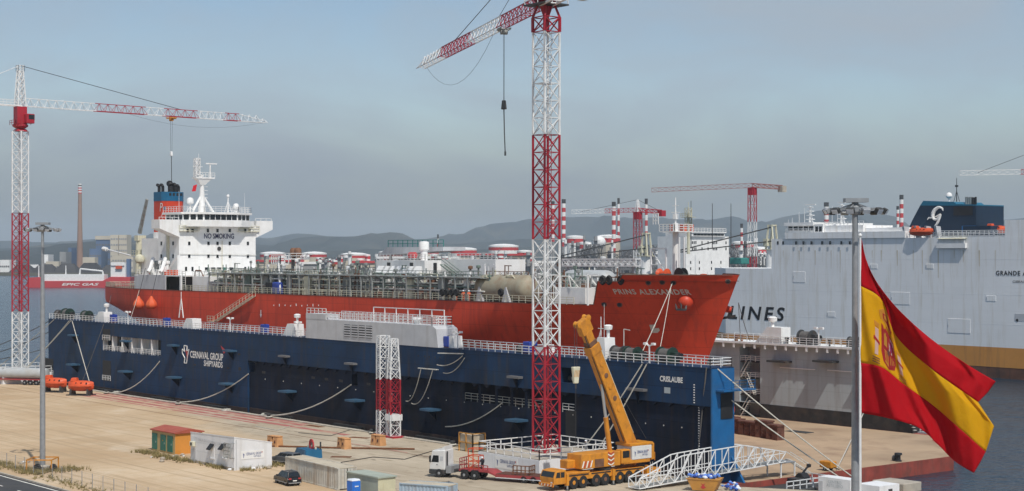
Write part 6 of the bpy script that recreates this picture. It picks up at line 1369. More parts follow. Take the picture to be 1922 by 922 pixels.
# rope bollards on the coping
for i, (px, lab) in enumerate([(200, 'beside the second orange lifeboat'), (335, 'below the white shipyard lettering'), (505, 'left of the short lattice towers'), (700, 'at the short lattice towers'), (850, 'behind the white truck')]):
    x = S(px, 0, QY - 1.4)[0]; o = thing('quay_bollard', 'cast iron quay bollard ' + lab, 'bollard', (x, QY - 1.5, 0), 0, 'bollards along the quay'); MB().lathe((0, 0, 0), [(.5, 0), (.5, .08), (.28, .14), (.26, .5), (.45, .62), (.42, .8), (.1, .86)], 14).build('post', 'dark_steel', o, smooth=True); MB().lathe((.1, 0, .2), [(.3, 0), (.55, 0), (.6, .1), (.5, .2), (.3, .18)], 14).build('rope_turns', 'rope', o)
# ------------------------------------------------------------------ orange lifeboats on cradles, tanker trailer
def lifeboat(label, loc, rz, L=7.6, m='orange'):
    o = thing('lifeboat', label, 'lifeboat', loc, rz, 'orange lifeboats'); secs = []; N_ = 14
    prof = [(0, -.95), (.45, -.85), (.85, -.4), (1.0, .1), (.97, .35), (.75, .8), (.4, 1.1), (0, 1.18)]; vv, ff = [], []
    for i in range(N_ + 1):
        t = i / N_ * 2 - 1; k = max(.04, (1 - abs(t) ** 3.0)); kz_ = max(.3, 1 - .35 * abs(t) ** 3)
        ring = [(w * k * 1.35, h * kz_ + .12 * t * t) for w, h in prof] + [(-w * k * 1.35, h * kz_ + .12 * t * t) for w, h in prof[-2:0:-1]]
        vv += [(t * L / 2, a, b + 1.75) for a, b in ring]
    n_ = len(prof) * 2 - 2
    for i in range(N_):
        for j in range(n_): ff.append((i * n_ + j, (i + 1) * n_ + j, (i + 1) * n_ + (j + 1) % n_, i * n_ + (j + 1) % n_))
    ff += [tuple(range(n_)), tuple(range(N_ * n_ + n_ - 1, N_ * n_ - 1, -1))]
    MB().add(vv, ff).build('hull', m, o, smooth=True)
    bevel(MB().taper((-L * .38, -L * .12, -.7, .7), (-L * .34, -L * .15, -.55, .55), 2.7, 3.45).build('conning_tower', m, o), .12, 2)
    for s_ in (-1, 1):
        MB().tube([(-L * .46, s_ * .55, 1.95), (-L * .3, s_ * 1.22, 1.9), (0, s_ * 1.4, 1.88), (L * .3, s_ * 1.22, 1.9), (L * .46, s_ * .55, 1.95)], .09, 6).build('fender_rail', 'weight_orange', o)
        for k in range(3): MB().lathe((-.6 + k * 1.1, s_ * 1.0, 2.45), [(.05, -.03 * s_), (.2, 0), (.05, .2 * s_)], 10, 'y').build('port_window', 'glass', o)
    for x in (-1.8, 1.8): MB().prism([(-1.3, 0), (1.3, 0), (1.0, 1.3), (.6, .95), (-.6, .95), (-1.0, 1.3)], 'x', x - .15, x + .15).build('cradle', 'dark_steel', o)
    MB().box(-2.6, 2.6, -1.3, -1.1, 0, .2).build('skid', 'dark_steel', o); MB().box(-2.6, 2.6, 1.1, 1.3, 0, .2).build('skid', 'dark_steel', o)
    return o
lb0 = lifeboat('enclosed orange lifeboat on the quay, the left one by the lamp mast', (G(103, 736)[0], G(103, 736)[1], 0), R(35), 5.4); lifeboat('enclosed orange lifeboat on the quay, the right one', (G(152, 742)[0], G(152, 742)[1], 0), R(40), 5.4)
ts = G(70, 722); tr_ = thing('tank_trailer', 'long grey tank trailer parked at the left edge of the quay', 'tank trailer', (G(45, 722)[0], G(45, 722)[1], 0), R(37))
bevel(MB().lathe((-11, 0, 2.45), [(.6, 0), (1.05, .15), (1.15, .5), (1.15, 16.2), (1.05, 16.5), (.6, 16.7)], 20, 'x').build('tank', 'tank_grey', tr_, smooth=True), .02, 1)
MB().box(-11, 6.0, -.9, .9, 1.0, 1.3).build('chassis', 'trailer_red', tr_); MB().box(5.7, 6.2, -1.2, 1.2, .9, 1.9).build('rear_bumper', 'white', tr_)
for x in (.8, 2.2, 3.6):
    for s_ in (-1, 1): wheel(tr_, x, s_ * 1.0, .52, .52, .4, 'y', 'galv')
for x in (-8.5,): MB().box(x - .1, x + .1, -.8, .8, 0, 1.0).build('landing_leg', 'dark_steel', tr_)
# low breakwater wall with pipes beyond the quay on the left
# ------------------------------------------------------------------ cars
def car(label, loc, rz, m, kind='suv'):
    o = thing('parked_car', label, 'car', loc, rz); L, W = 4.5, 1.84
    lower = [(-2.25, .35), (-2.2, .75), (-2.1, .98), (-1.3, 1.08), (1.35, 1.02), (2.1, .88), (2.25, .6), (2.22, .33)]
    bevel(MB().prism(lower, 'y', -W / 2, W / 2).build('body', m, o), .09, 3)
    top = 1.66 if kind == 'suv' else 1.56; xs_ = [(-2.08, -1.75), (1.25, .45)] if kind == 'suv' else [(-2.15, -2.0), (1.3, .5)]
    cv = [(xs_[0][0], -W / 2 + .05, 1.0), (xs_[1][0], -W / 2 + .05, 1.0), (xs_[1][0], W / 2 - .05, 1.0), (xs_[0][0], W / 2 - .05, 1.0), (xs_[0][1], -W / 2 + .26, top), (xs_[1][1], -W / 2 + .26, top), (xs_[1][1], W / 2 - .26, top), (xs_[0][1], W / 2 - .26, top)]
    bevel(MB().add(cv, [(3, 2, 1, 0), (4, 5, 6, 7), (0, 1, 5, 4), (1, 2, 6, 5), (2, 3, 7, 6), (3, 0, 4, 7)]).build('cabin', m, o), .07, 2)
    def pane(pts, nm): MB().add(pts, [tuple(range(len(pts)))]).build(nm, 'glass', o)
    def lerp(a, b, t): return tuple(a[i] + (b[i] - a[i]) * t for i in range(3))
    def face(a, b, c_, d_, u0, u1, v0, v1, off):
        f_ = lambda u, v: Vector(lerp(lerp(a, b, u), lerp(d_, c_, u), v)) + Vector(off); pane([f_(u0, v0), f_(u1, v0), f_(u1, v1), f_(u0, v1)], 'window')
    for (u0, u1) in ((.05, .36), (.39, .67), (.70, .93)): face(cv[0], cv[1], cv[5], cv[4], u0, u1, .2, .88, (0, -.02, .01)); face(cv[3], cv[2], cv[6], cv[7], u0, u1, .2, .88, (0, .02, .01))
    face(cv[1], cv[2], cv[6], cv[5], .08, .92, .15, .92, (.02, 0, .01)); face(cv[0], cv[3], cv[7], cv[4], .1, .9, .25, .9, (-.02, 0, .01))
    for x in (-1.38, 1.4):
        for s_ in (-1, 1): wheel(o, x, s_ * (W / 2 - .12), .35, .35, .24, 'y', 'galv')
    for s_ in (-1, 1):
        MB().box(-2.27, -2.15, s_ * .62 - .16, s_ * .62 + .16, .82, .98).build('tail_light', 'logo_red', o); MB().box(2.12, 2.2, s_ * .62 - .18, s_ * .62 + .18, .72, .86).build('headlight', 'bag_white', o); MB().box(.75, .95, s_ * (W / 2 + .1) - .1, s_ * (W / 2 + .1) + .1, 1.02, 1.17).build('mirror', m, o)
        MB().box(-1.9, 1.9, s_ * W / 2 - .02 * s_, s_ * W / 2 + .015 * s_, .36, .46).build('sill_trim', 'galv', o)
    MB().box(-2.28, -2.24, -.26, .26, .6, .72).build('number_plate', 'text_white', o); MB().box(-2.29, -2.2, -.8, .8, .33, .45).build('bumper', 'galv' if kind == 'suv' else 'dark', o)
    if kind == 'suv':
        for s_ in (-1, 1): MB().bar((-1.6, s_ * .6, top + .05), (.3, s_ * .6, top + .05), .03).build('roof_rail', 'galv', o)
    return o
cpos = ((G(520, 905)[0] + G(575, 910)[0]) / 2 + .2, 103.9, 0)
car('black parked car in front of the long white container', (-171.6, 104.0, 0), R(180 - 8), 'car_black'); car('silver and white car between the hut and container', (-188.2, 113.9, 0), R(180 + 10), 'car_silver', 'estate')
p = G(848, 917); car('dark car beyond the pale blue container below the truck', (-151.3, 112.7, 0), R(165), 'car_black')
# ------------------------------------------------------------------ people (built once, posed by modifier skin)
def person(label, loc, rz, cloth, pose='stand', h=1.76):
    J_ = {'pelvis': (0, 0, .95), 'chest': (0.02, 0, 1.32), 'neck': (.02, 0, 1.48), 'head': (.05, 0, 1.60), 'crown': (.04, 0, 1.74)}
    arm = .12 if pose == 'stand' else .38
    for s_, t in ((-1, 'l'), (1, 'r')):
        J_['sh' + t] = (0, s_ * .19, 1.42); J_['el' + t] = (.02 + arm * .5, s_ * .26, 1.14); J_['wr' + t] = (.1 + arm, s_ * .24, .93 + arm * .5); J_['hd' + t] = (.14 + arm, s_ * .23, .84 + arm * .5)
        J_['hp' + t] = (0, s_ * .1, .9); st = s_ * (.14 if pose == 'walk' else .04); J_['kn' + t] = (.03 + st * .6, s_ * .11, .5); J_['an' + t] = (st, s_ * .12, .09); J_['to' + t] = (.17 + st, s_ * .14, .04)
    keys = list(J_); idx = {k: i for i, k in enumerate(keys)}
    ed = [('pelvis', 'chest'), ('chest', 'neck'), ('neck', 'head'), ('head', 'crown')]
    for t in 'lr': ed += [('chest', 'sh' + t), ('sh' + t, 'el' + t), ('el' + t, 'wr' + t), ('wr' + t, 'hd' + t), ('pelvis', 'hp' + t), ('hp' + t, 'kn' + t), ('kn' + t, 'an' + t), ('an' + t, 'to' + t)]
    rad = {'pelvis': .15, 'chest': .17, 'neck': .065, 'head': .105, 'crown': .07, 'sh': .075, 'el': .055, 'wr': .04, 'hd': .045, 'hp': .1, 'kn': .07, 'an': .05, 'to': .045}
    me = bpy.data.meshes.new('body'); me.from_pydata([J_[k] for k in keys], [(idx[a], idx[b]) for a, b in ed], []); me.materials.append(MATS[cloth])
    o = thing('person', label, 'person', loc, rz); b = bpy.data.objects.new('body', me); col.objects.link(b); b.parent = o; b.scale = (h / 1.76,) * 3
    sk = b.modifiers.new('skin', 'SKIN')
    for k in keys:
        r_ = rad.get(k, rad.get(k[:-1])); me.skin_vertices[0].data[idx[k]].radius = (r_, r_ * (1.25 if k in ('pelvis', 'chest') else 1)); me.skin_vertices[0].data[idx[k]].use_root = (k == 'pelvis')
    sb = b.modifiers.new('smooth', 'SUBSURF'); sb.levels = 1; sb.render_levels = 2
    MB().lathe((.05, 0, 1.60), [(.04, -.13), (.09, -.1), (.108, 0), (.1, .06)], 12).build('face', 'skin', o, smooth=True).scale = (h / 1.76,) * 3
    return o
def helmet(o, m='bag_white'): MB().lathe((.045, 0, 1.66), [(.16, 0), (.14, .02), (.135, .08), (.09, .14), (.02, .16)], 12).build('hard_hat', m, o, smooth=True)
# ------------------------------------------------------------------ white truck with red low loader
def logo_flat(parent, fn, w, h): return logo_board(parent, fn, w, h, world=False)
tk = thing('semi_truck', 'white truck tractor with black wheels pulling the red low loader', 'truck', (-166.4, 122.3, 0), math.atan2(.42, .906))
# local x runs rearward from the front bumper, +y to the far side
bevel(MB().prism([(.0, .95), (.05, 2.0), (.38, 3.35), (2.15, 3.45), (2.2, .95)], 'y', -1.22, 1.22).build('cab', 'car_white', tk), .12, 3)
bevel(MB().box(-.06, 2.2, -1.24, 1.24, .42, 1.0).build('bumper', 'dark_steel', tk), .08, 2)
MB().add([(-.0, -1.08, 2.02), (-.0, 1.08, 2.02), (.28, 1.05, 2.95), (.28, -1.05, 2.95)], [(3, 2, 1, 0)]).build('windscreen', 'glass', tk)
for y in (-1.235, 1.235): dr = MB().add([(.3, y, 1.9), (1.35, y, 1.9), (1.35, y, 2.75), (.55, y, 2.75)], [(0, 1, 2, 3)]).build('door_window', 'glass', tk); MB().box(1.0, 1.2, y - .02, y + .02, 1.55, 1.62).build('door_handle', 'dark', dr); MB().box(1.55, 1.95, y - .015, y + .015, 2.15, 2.65).build('sleeper_panel', 'grey_house', tk)
for y in (-1.35, 1.35): MB().box(.1, .25, y - .12, y + .12, 1.9, 2.7).build('mirror', 'dark', tk)
MB().prism([(.5, 3.4), (1.2, 3.45), (2.1, 3.95), (2.1, 3.4)], 'y', -1.0, 1.0).build('roof_fairing', 'car_white', tk); MB().box(-.08, -.06, -.9, .9, 1.05, 1.8).build('grille', 'dark', tk)
for y in (-.95, .95): MB().box(-.1, -.06, y - .22, y + .22, .62, .85).build('headlight', 'bag_white', tk)
MB().box(2.2, 7.4, -.45, .45, .75, 1.05).build('chassis', 'dark_steel', tk); MB().box(2.35, 3.1, -1.2, 1.2, .6, 1.5).build('fuel_tank', 'galv', tk); MB().lathe((5.6, 0, 1.1), [(.2, 0), (.75, 0), (.75, .12), (.2, .14)], 16).build('fifth_wheel', 'dark', tk); MB().cyl((2.4, -.9, 1.0), (2.4, -.9, 3.3), .1, n=8).build('exhaust_stack', 'dark_steel', tk)
for x in (1.4, 5.0, 6.45):
    for s_ in (-1, 1): wheel(tk, x, s_ * 1.1, .54, .54, .36 if x < 2 else .6, 'y', 'galv')
    if x > 2: MB().prism([(x - .65, .95), (x - .4, 1.2), (x + .4, 1.2), (x + .65, .95), (x + .6, .9), (x, 1.13), (x - .6, .9)], 'y', -1.28, 1.28).build('mudguard', 'dark', tk)
tl = thing('low_loader', 'red low loader trailer behind the white truck', 'trailer', tk.location, tk.rotation_euler.z)
MB().prism([(4.2, 1.25), (8.3, 1.25), (9.3, .75), (9.3, .6), (8.1, 1.0), (4.2, 1.0)], 'y', -1.2, 1.2).build('gooseneck', 'trailer_red', tl); MB().box(9.3, 17.6, -1.35, 1.35, .55, .9).build('load_bed', 'trailer_red', tl)
for i in range(16): MB().box(9.4 + i * .51, 9.86 + i * .51, -1.3, 1.3, .9, .95).build('plank', 'timber', tl)
MB().rail([(4.3, -1.15, 1.27), (8.2, -1.15, 1.27)], .55, .65, 1, .05).build('side_stakes', 'trailer_red', tl); MB().rail([(4.3, -1.15, 1.27), (4.3, 1.15, 1.27)], 1.3, .6, 3, .05).build('headboard', 'trailer_red', tl)
MB().rail([(11.6, -1.0, .95), (13.8, -1.0, .95), (13.8, .6, .95)], 1.1, .5, 2, .06).build('load_frame', 'rust', tl)
for x in (13.2, 14.5, 15.8):
    for s_ in (-1, 1): wheel(tl, x, s_ * 1.15, .45, .45, .4, 'y', 'galv')
MB().box(9.4, 17.5, -1.38, -1.36, .45, .52).build('side_strip', 'bag_white', tl)
# access cage carried on the gooseneck
cgx = thing('access_cage', 'orange steel access cage standing on the red gooseneck', 'cage', (tk.location.x + 5.0, tk.location.y + 2.3 + .5, 1.28), tk.rotation_euler.z); m = MB()
for z in (0, 1.1, 2.1, 3.3): m.rail([(-.9, -.8, z), (.9, -.8, z), (.9, .8, z), (-.9, .8, z), (-.9, -.8, z)], .05, 9, 1, .07)
for x in (-.9, .9):
    for y in (-.8, .8): m.bar((x, y, 0), (x, y, 3.3 if x < 0 else 2.1), .07)
m.bar((-.9, -.8, 0), (.9, -.8, 1.1), .05); m.bar((.9, -.8, 1.1), (-.9, -.8, 2.1), .05); m.build('frame', 'orange', cgx); MB().box(-.9, .9, -.8, .8, .0, .08).build('floor', 'rust', cgx); cgx.scale = (.8, .8, .72)
p = G(893, 846); o = thing('timber_crate', 'pale wooden crate with orange frame at quay edge behind the truck', 'crate', (p[0], 141.8, 0)); bevel(MB().box(-1.5, 1.5, -1.0, 1.0, .1, 2.4).build('panel', 'container_top', o), .04, 1); m = MB(); m.rail([(-1.6, -1.1, 0), (1.6, -1.1, 0), (1.6, 1.1, 0)], 2.6, 1.5, 2, .08); m.build('frame', 'skip_yellow', o)
# ------------------------------------------------------------------ yellow mobile crane, facing the camera side
mc = thing('mobile_crane', 'yellow mobile crane on many axles with raised telescopic boom', 'mobile crane', (-147.5, 125.0, 0), 0)
mc.scale = (.95, .92, 1.0)
def mcl(px, py): q_ = SX(px, py, -147.5); return Vector((0, (q_[1] - 125.0) / .92, q_[2]))
# local y runs rearward from the front; +x is the side in view
Y1 = 17.4
bevel(MB().box(-1.35, 1.35, 2.0, 15.9, 1.05, 1.75).build('carrier_frame', 'crane_yellow', mc), .06, 2)
bevel(MB().prism([(.0, .75), (-.05, 1.55), (.35, 2.35), (2.0, 2.45), (2.15, .75)], 'x', -1.38, 1.38).build('carrier_cab', 'crane_yellow', mc), .1, 3)
MB().add([(-1.2, -.04, 1.62), (1.2, -.04, 1.62), (1.15, .3, 2.25), (-1.15, .3, 2.25)], [(0, 1, 2, 3)]).build('windscreen', 'glass', mc)
MB().add([(1.39, .25, 1.55), (1.39, 1.0, 1.55), (1.39, 1.0, 2.2), (1.39, .45, 2.2)], [(0, 1, 2, 3)]).build('door_window', 'glass', mc); MB().add([(1.39, 1.1, 1.55), (1.39, 1.75, 1.55), (1.39, 1.75, 2.2), (1.39, 1.1, 2.2)], [(0, 1, 2, 3)]).build('door_window', 'glass', mc)
bm = bevel(MB().box(-1.38, 1.38, -.22, .0, .5, .95).build('front_bumper', 'crane_yellow', mc), .05, 1)
for k in range(9): x = -1.2 + k * .3; MB().add([(x, -.225, .58), (x + .13, -.225, .58), (x + .22, -.225, .85), (x + .09, -.225, .85)], [(0, 1, 2, 3)]).build('warning_stripe', 'text_white' if k % 2 else 'logo_red', bm)
for x in (-1.1, 1.1): MB().box(x - .16, x + .16, -.24, -.22, .98, 1.12).build('headlight', 'bag_white', mc)
for yy in (3.4, 5.0, 7.3, 8.9, 11.5, 13.1, 14.7):
    for s_ in (-1, 1): wheel(mc, s_ * 1.12, yy, .78, .78, .5, 'x', 'crane_yellow' if yy < 6 or yy in (11.5,) else 'pipe_rust')
for ya_, yb2 in ((2.5, 5.9), (6.4, 9.8), (10.7, 15.6)): MB().box(-1.4, 1.4, ya_, yb2, 1.58, 1.72).build('mudguard', 'dark', mc)
bevel(MB().box(-1.36, 1.36, 2.2, 6.2, 1.76, 2.0).build('deck_box', 'crane_yellow', mc), .05, 1)
for yy in (2.15, 10.2, 16.4):
    for s_ in (-1, 1):
        q = MB().box(s_ * 1.35 - .22, s_ * 1.35 + .22, yy - .2, yy + .2, .55, 1.9) if s_ > 0 or yy > 3 else MB().box(-1.5, -1.2, yy - .1, yy + .1, .6, 1.2)
        g_ = q.build('outrigger', 'crane_yellow', mc); MB().cyl((s_ * 1.45, yy, .1), (s_ * 1.45, yy, .6), .12, n=8).build('jack', 'steel', g_); MB().lathe((s_ * 1.45, yy, .0), [(.35, 0), (.35, .1), (.15, .12)], 12).build('pad', 'dark_steel', g_)
bevel(MB().box(-1.0, 1.0, 15.9, 19.4, .75, 1.35).build('rear_beam', 'crane_yellow', mc), .05, 1)
# superstructure
MB().lathe((0, 9.6, 1.75), [(1.2, 0), (1.2, .4), (1.0, .45)], 20).build('slew_ring', 'dark_steel', mc)
bevel(MB().box(-1.35, 1.35, 4.6, 11.6, 2.25, 4.0).build('engine_hood', 'crane_yellow', mc), .08, 2)
MB().box(1.36, 1.39, 7.0, 8.6, 2.35, 3.3).build('hood_recess', 'pipe_rust', mc); bevel(MB().box(-1.3, .2, 3.3, 5.0, 2.3, 3.3).build('hood_front', 'crane_yellow', mc), .08, 1)
for k in range(6):
    v0_ = 2.35 + k * .27
    MB().add([(1.40, 9.3, v0_ + .25), (1.40, 9.85, v0_), (1.40, 9.85, v0_ + .13), (1.40, 9.3, v0_ + .38)], [(0, 1, 2, 3)]).build('chevron', 'logo_red' if k % 2 else 'text_white', mc); MB().add([(1.40, 9.86, v0_), (1.40, 10.4, v0_ + .25), (1.40, 10.4, v0_ + .38), (1.40, 9.86, v0_ + .13)], [(0, 1, 2, 3)]).build('chevron', 'logo_red' if k % 2 else 'text_white', mc)
for k in range(5): MB().add([(1.395, 4.7 + k * .36, 2.4), (1.395, 4.9 + k * .36, 2.4), (1.395, 5.2 + k * .36, 3.2), (1.395, 5.0 + k * .36, 3.2)], [(0, 1, 2, 3)]).build('warning_stripe', 'logo_red' if k % 2 else 'text_white', mc)
cbm = bevel(MB().box(.3, 1.45, 11.7, 13.3, 2.4, 4.1).build('crane_cabin', 'crane_yellow', mc), .1, 2); MB().box(1.455, 1.47, 11.9, 13.1, 3.1, 3.95).build('cabin_window', 'glass', cbm)
bevel(MB().box(-1.4, 1.4, 12.2, 17.0, 2.3, 2.8).build('turntable', 'crane_yellow', mc), .05, 1)
cw = bevel(MB().box(-1.45, 1.45, 13.6, 17.2, 2.75, 4.4).build('counterweight', 'car_white', mc), .06, 2); logo_board(cw, lambda u, v, o: (1.455 + o, 15.3 + u, 3.55 + v), 3.0, 1.1, world=False, board=False)
bevel(MB().box(-1.45, 1.45, 13.3, 17.5, 4.41, 4.75).build('winch_deck', 'crane_yellow', mc), .05, 1); bevel(MB().box(-1.3, 1.3, 17.2, 17.9, 2.5, 4.6).build('rear_winch', 'crane_yellow', mc), .1, 1); MB().rail([(1.3, 17.9, 2.4), (-1.3, 17.9, 2.4)], 1.0, .8, 2, .05).build('rear_rail', 'crane_yellow', mc)
m = MB()
for k in range(6): m.bar((1.5, 16.9, .4 + k * .3), (1.5, 17.3, .4 + k * .3), .03)
m.bar((1.5, 16.9, .3), (1.5, 16.9, 2.3), .03); m.bar((1.5, 17.3, .3), (1.5, 17.3, 2.3), .03); m.build('ladder', 'pipe_white', mc)
# boom
bp0 = mcl(1186, 846)
bt = mcl(1090, 597); bd = (bt - bp0).normalized(); Lb = (bt - bp0).length; bu = Vector((1, 0, 0)); bw = bd.cross(bu).normalized()
def boom_box(t0, t1, w, h, m, nm, h2=None):
    a, b = bp0 + bd * (Lb * t0), bp0 + bd * (Lb * t1); h2 = h2 or h; vv = []
    for p, hh in ((a, h), (b, h2)): vv += [p + bu * w / 2 + bw * hh / 2, p - bu * w / 2 + bw * hh / 2, p - bu * w / 2 - bw * hh / 2, p + bu * w / 2 - bw * hh / 2]
    return bevel(MB().add(vv, [(3, 2, 1, 0), (4, 5, 6, 7), (0, 1, 5, 4), (1, 2, 6, 5), (2, 3, 7, 6), (3, 0, 4, 7)]).build(nm, m, mc), .05, 2)
boom_box(-.08, .74, 1.25, 1.75, 'crane_yellow', 'boom_section', 1.5); boom_box(.74, .80, 1.42, 1.75, 'crane_yellow', 'boom_collar'); boom_box(.70, .90, 1.0, 1.15, 'crane_yellow', 'boom_section'); boom_box(.80, .83, 1.2, 1.4, 'pipe_rust', 'boom_collar')
boom_box(.89, .985, .95, 1.9, 'crane_yellow', 'boom_head')
hp_ = bp0 + bd * (Lb * .97) - bw * 0
for k in (-1, 1):
    MB().lathe(tuple(hp_ + bw * (k * .85) + bd * .1), [(.1, -.5), (.42, -.45), (.3, 0), (.42, .45), (.1, .5)], 14, 'x').build('sheave', 'crane_yellow', mc)
for k in range(5):
    p = bp0 + bd * (Lb * (.32 + k * .085)); q = MB().box(-.02, .02, -.02, .02, 0, 0.01)
    MB().lathe((p.x + .64, p.y, p.z), [(.32, 0), (.32, .06), (.05, .08)], 12, 'x').build('boom_bracket', 'pipe_rust' if k % 2 else 'crane_yellow', mc)
MB().cyl(bp0 + bd * 2 + bw * .95 + bu * .35, bp0 + bd * (Lb * .8) + bw * .9 + bu * .35, .1, n=6).build('boom_pipe', 'cream', mc)
MB().cyl(bp0 + bd * 2 - bw * .95 + bu * .3, bp0 + bd * (Lb * .93) - bw * .7 + bu * .3, .06, n=6).build('hoist_rope', 'wire', mc)
cyl0 = Vector((0, 10.9, 4.0)); cm = bp0 + bd * (Lb * .53) - bw * .7
dcy = (cm - cyl0); MB().cyl(cyl0, cyl0 + dcy * .5, .33, n=14).build('luffing_cylinder', 'crane_yellow', mc, smooth=True); MB().cyl(cyl0 + dcy * .5, cm, .2, n=12).build('cylinder_rod', 'steel', mc, smooth=True)
hk = hp_ + Vector((0, -1.15, -.3)); kz2 = mcl(1074, 689).z
for k in (-.22, .22): MB().cyl((hk.x + k, hk.y, hk.z), (hk.x + k, hk.y, kz2), .03, n=5).build('hook_rope', 'wire', mc)
hkb = bevel(MB().taper((-.2, .2, hk.y - .35, hk.y + .35), (-.25, .25, hk.y - .6, hk.y + .6), kz2 - 2.0, kz2).build('hook_block', 'cream', mc), .08, 2)
for k in range(4): MB().add([(.265, hk.y - .5 + k * .24, kz2 - 1.2), (.265, hk.y - .4 + k * .24, kz2 - 1.2), (.265, hk.y - .25 + k * .24, kz2 - .4), (.265, hk.y - .35 + k * .24, kz2 - .4)], [(0, 1, 2, 3)]).build('hook_stripe', 'skip_yellow', hkb)
MB().cyl((0, hk.y, kz2 - 2.6), (0, hk.y, kz2 - 2.0), .1, n=8).build('hook', 'dark_steel', hkb); MB().cyl((0, hk.y, kz2 - 9.5), (0, hk.y, kz2 - 2.5), .025, n=4).build('tag_line', 'wire', mc)
MB().tube([tuple(hp_ - bw * .4), (0, 17.6, 5.0)], .03, 5).build('hoist_rope', 'wire', mc)
# ------------------------------------------------------------------ people on the quay and deck
o = person('person in dark work clothes standing on the red low loader', (-160.2, 125.2, .96), R(-60), 'cloth_dark', 'stand', 1.8); helmet(o)
o = person('person in dark clothes standing by the yellow crane outrigger', (-146.6, 134.6, 0), R(-120), 'cloth_dark', 'walk', 1.8); helmet(o, 'cloth_dark')
o = person('person in grey overalls on the white crane plinth', (-157.2, 139.8, 2.27), R(200), 'cloth_grey', 'work'); helmet(o, 'bag_white')
for i, (px, lab) in enumerate([(857, 'person in orange overalls at ship rail, leftmost of three'), (870, 'person in orange overalls at ship rail, middle of three'), (880, 'person in orange overalls at ship rail, rightmost of three')]):
    x = S(px, 0, SY + .9)[0]; o = person(lab, (x, SY + .9, 20.4), R(-90 + 30 * i), 'cloth_orange', 'work'); helmet(o, 'bag_white')
# ------------------------------------------------------------------ gangway to the dock, skip of bags, clutter
gw = thing('gangway', 'white lattice gangway bridge sloping up from the quay to the dock', 'gangway', (-143, 134, 0)); A_, B_ = Vector(G(1190, 920)) + Vector((0, 0, .25)), Vector((-140.75, 158.4, 1.5))
Lg = (B_ - A_).length; gd = (B_ - A_).normalized(); gn = Vector((gd.y, -gd.x, 0)).normalized(); NB = 22
for side in (-1, 1):
    m = MB(); off = gn * side * .95
    def hgt(t): return 1.15 + 1.9 * max(0, min(1, t / .28)) * max(0, min(1, (1 - t) / .32 + .05)) if side > -2 else 1
    for i in range(NB):
        t0, t1 = i / NB, (i + 1) / NB; a, b = A_ + gd * Lg * t0 + off, A_ + gd * Lg * t1 + off; up = Vector((0, 0, 1))
        m.bar(a, b, .065); m.bar(a + up * 1.15, b + up * 1.15, .045); m.bar(a, a + up * hgt(t0), .045); m.bar(a + up * hgt(t0), b + up * hgt(t1), .065)
        m.bar(a, b + up * 1.15, .05) if i % 2 else m.bar(a + up * 1.15, b, .05)
        if hgt(t0) > 1.8 and i % 2 == 0: m.bar(a + up * 1.15, b + up * hgt(t1), .05)
    m.build('side_truss', 'crane_white', gw, world=True)
m = MB()
for i in range(NB + 1): p = A_ + gd * Lg * i / NB; m.bar(p - gn * .95, p + gn * .95, .06)
m.build('cross_beams', 'crane_white', gw, world=True); MB().add([A_ - gn * .8 + Vector((0, 0, .08)), B_ - gn * .8 + Vector((0, 0, .08)), B_ + gn * .8 + Vector((0, 0, .08)), A_ + gn * .8 + Vector((0, 0, .08))], [(0, 1, 2, 3)]).build('walkway', 'pipe_grey', gw, world=True)
MB().box(-142.4, -139.9, 157.6, 160.4, 1.28, 1.4).build('landing', 'galv', gw, world=True)
for lx, ly in ((-142.3, 157.7), (-140.0, 157.7), (-142.3, 160.3), (-140.0, 160.3)): MB().box(lx - .08, lx + .08, ly - .08, ly + .08, -.5, 1.28).build('landing_leg', 'crane_white', gw, world=True)
m = MB(); a, b = Vector((-141.2, 160.4, 1.5)), Vector((-141.0, 164.0, -.4))
for dy in (-.4, .4): m.bar(a + Vector((dy, 0, 0)), b + Vector((dy, 0, 0)), .07); m.bar(a + Vector((dy, 0, 1)), b + Vector((dy, 0, 1)), .05)
for k in range(9): p = a.lerp(b, k / 8); m.box(p.x - .4, p.x + .4, p.y - .15, p.y + .15, p.z, p.z + .05)
m.build('landing_stair', 'pipe_white', gw, world=True)
sp_ = G(1330, 918); sk = thing('rubbish_skip', 'yellow skip heaped with blue and white bags at bottom edge', 'skip', (sp_[0] + .6, sp_[1] - 1.2, 0), R(30))
MB().add([(-1.3, -.9, .1), (1.3, -.9, .1), (1.3, .9, .1), (-1.3, .9, .1), (-2.0, -1.1, 1.5), (2.0, -1.1, 1.5), (2.0, 1.1, 1.5), (-2.0, 1.1, 1.5)], [(3, 2, 1, 0), (0, 1, 5, 4), (1, 2, 6, 5), (2, 3, 7, 6), (3, 0, 4, 7), (4, 5, 6, 7)]).build('skip_body', 'skip_yellow', sk); MB().box(-2.05, 2.05, -1.15, -1.05, 1.4, 1.52).build('skip_rim', 'skip_yellow', sk)
MB().add([(-.35, -.96, .5), (.0, -.97, .3), (.35, -.96, .5), (.1, -.99, .7), (.3, -1.03, 1.0), (0, -1.02, .85), (-.3, -1.03, 1.0), (-.1, -.99, .7)], [(0, 1, 2, 3, 4, 5, 6, 7)]).build('skip_mark', 'far_red', sk)
def bag(parent, x, y, z, r, m): MB().lathe((x, y, z), [(r * .5, -r * .6), (r, -r * .2), (r * .95, r * .25), (r * .5, r * .65), (r * .1, r * .8)], 7).build('rubbish_bag', m, parent)
for i in range(60): bag(sk, rnd.uniform(-1.75, 1.75), rnd.uniform(-.85, .85), 1.55 + rnd.uniform(0, .35), rnd.uniform(.16, .28), rnd.choice(['bag_blue', 'bag_blue', 'bag_white', 'drum_blue']))
hp2 = G(1385, 919); hb_ = thing('bag_heap', 'small heap of blue and white bags right of the skip', 'rubbish', (hp2[0], hp2[1] - 1.0, 0))
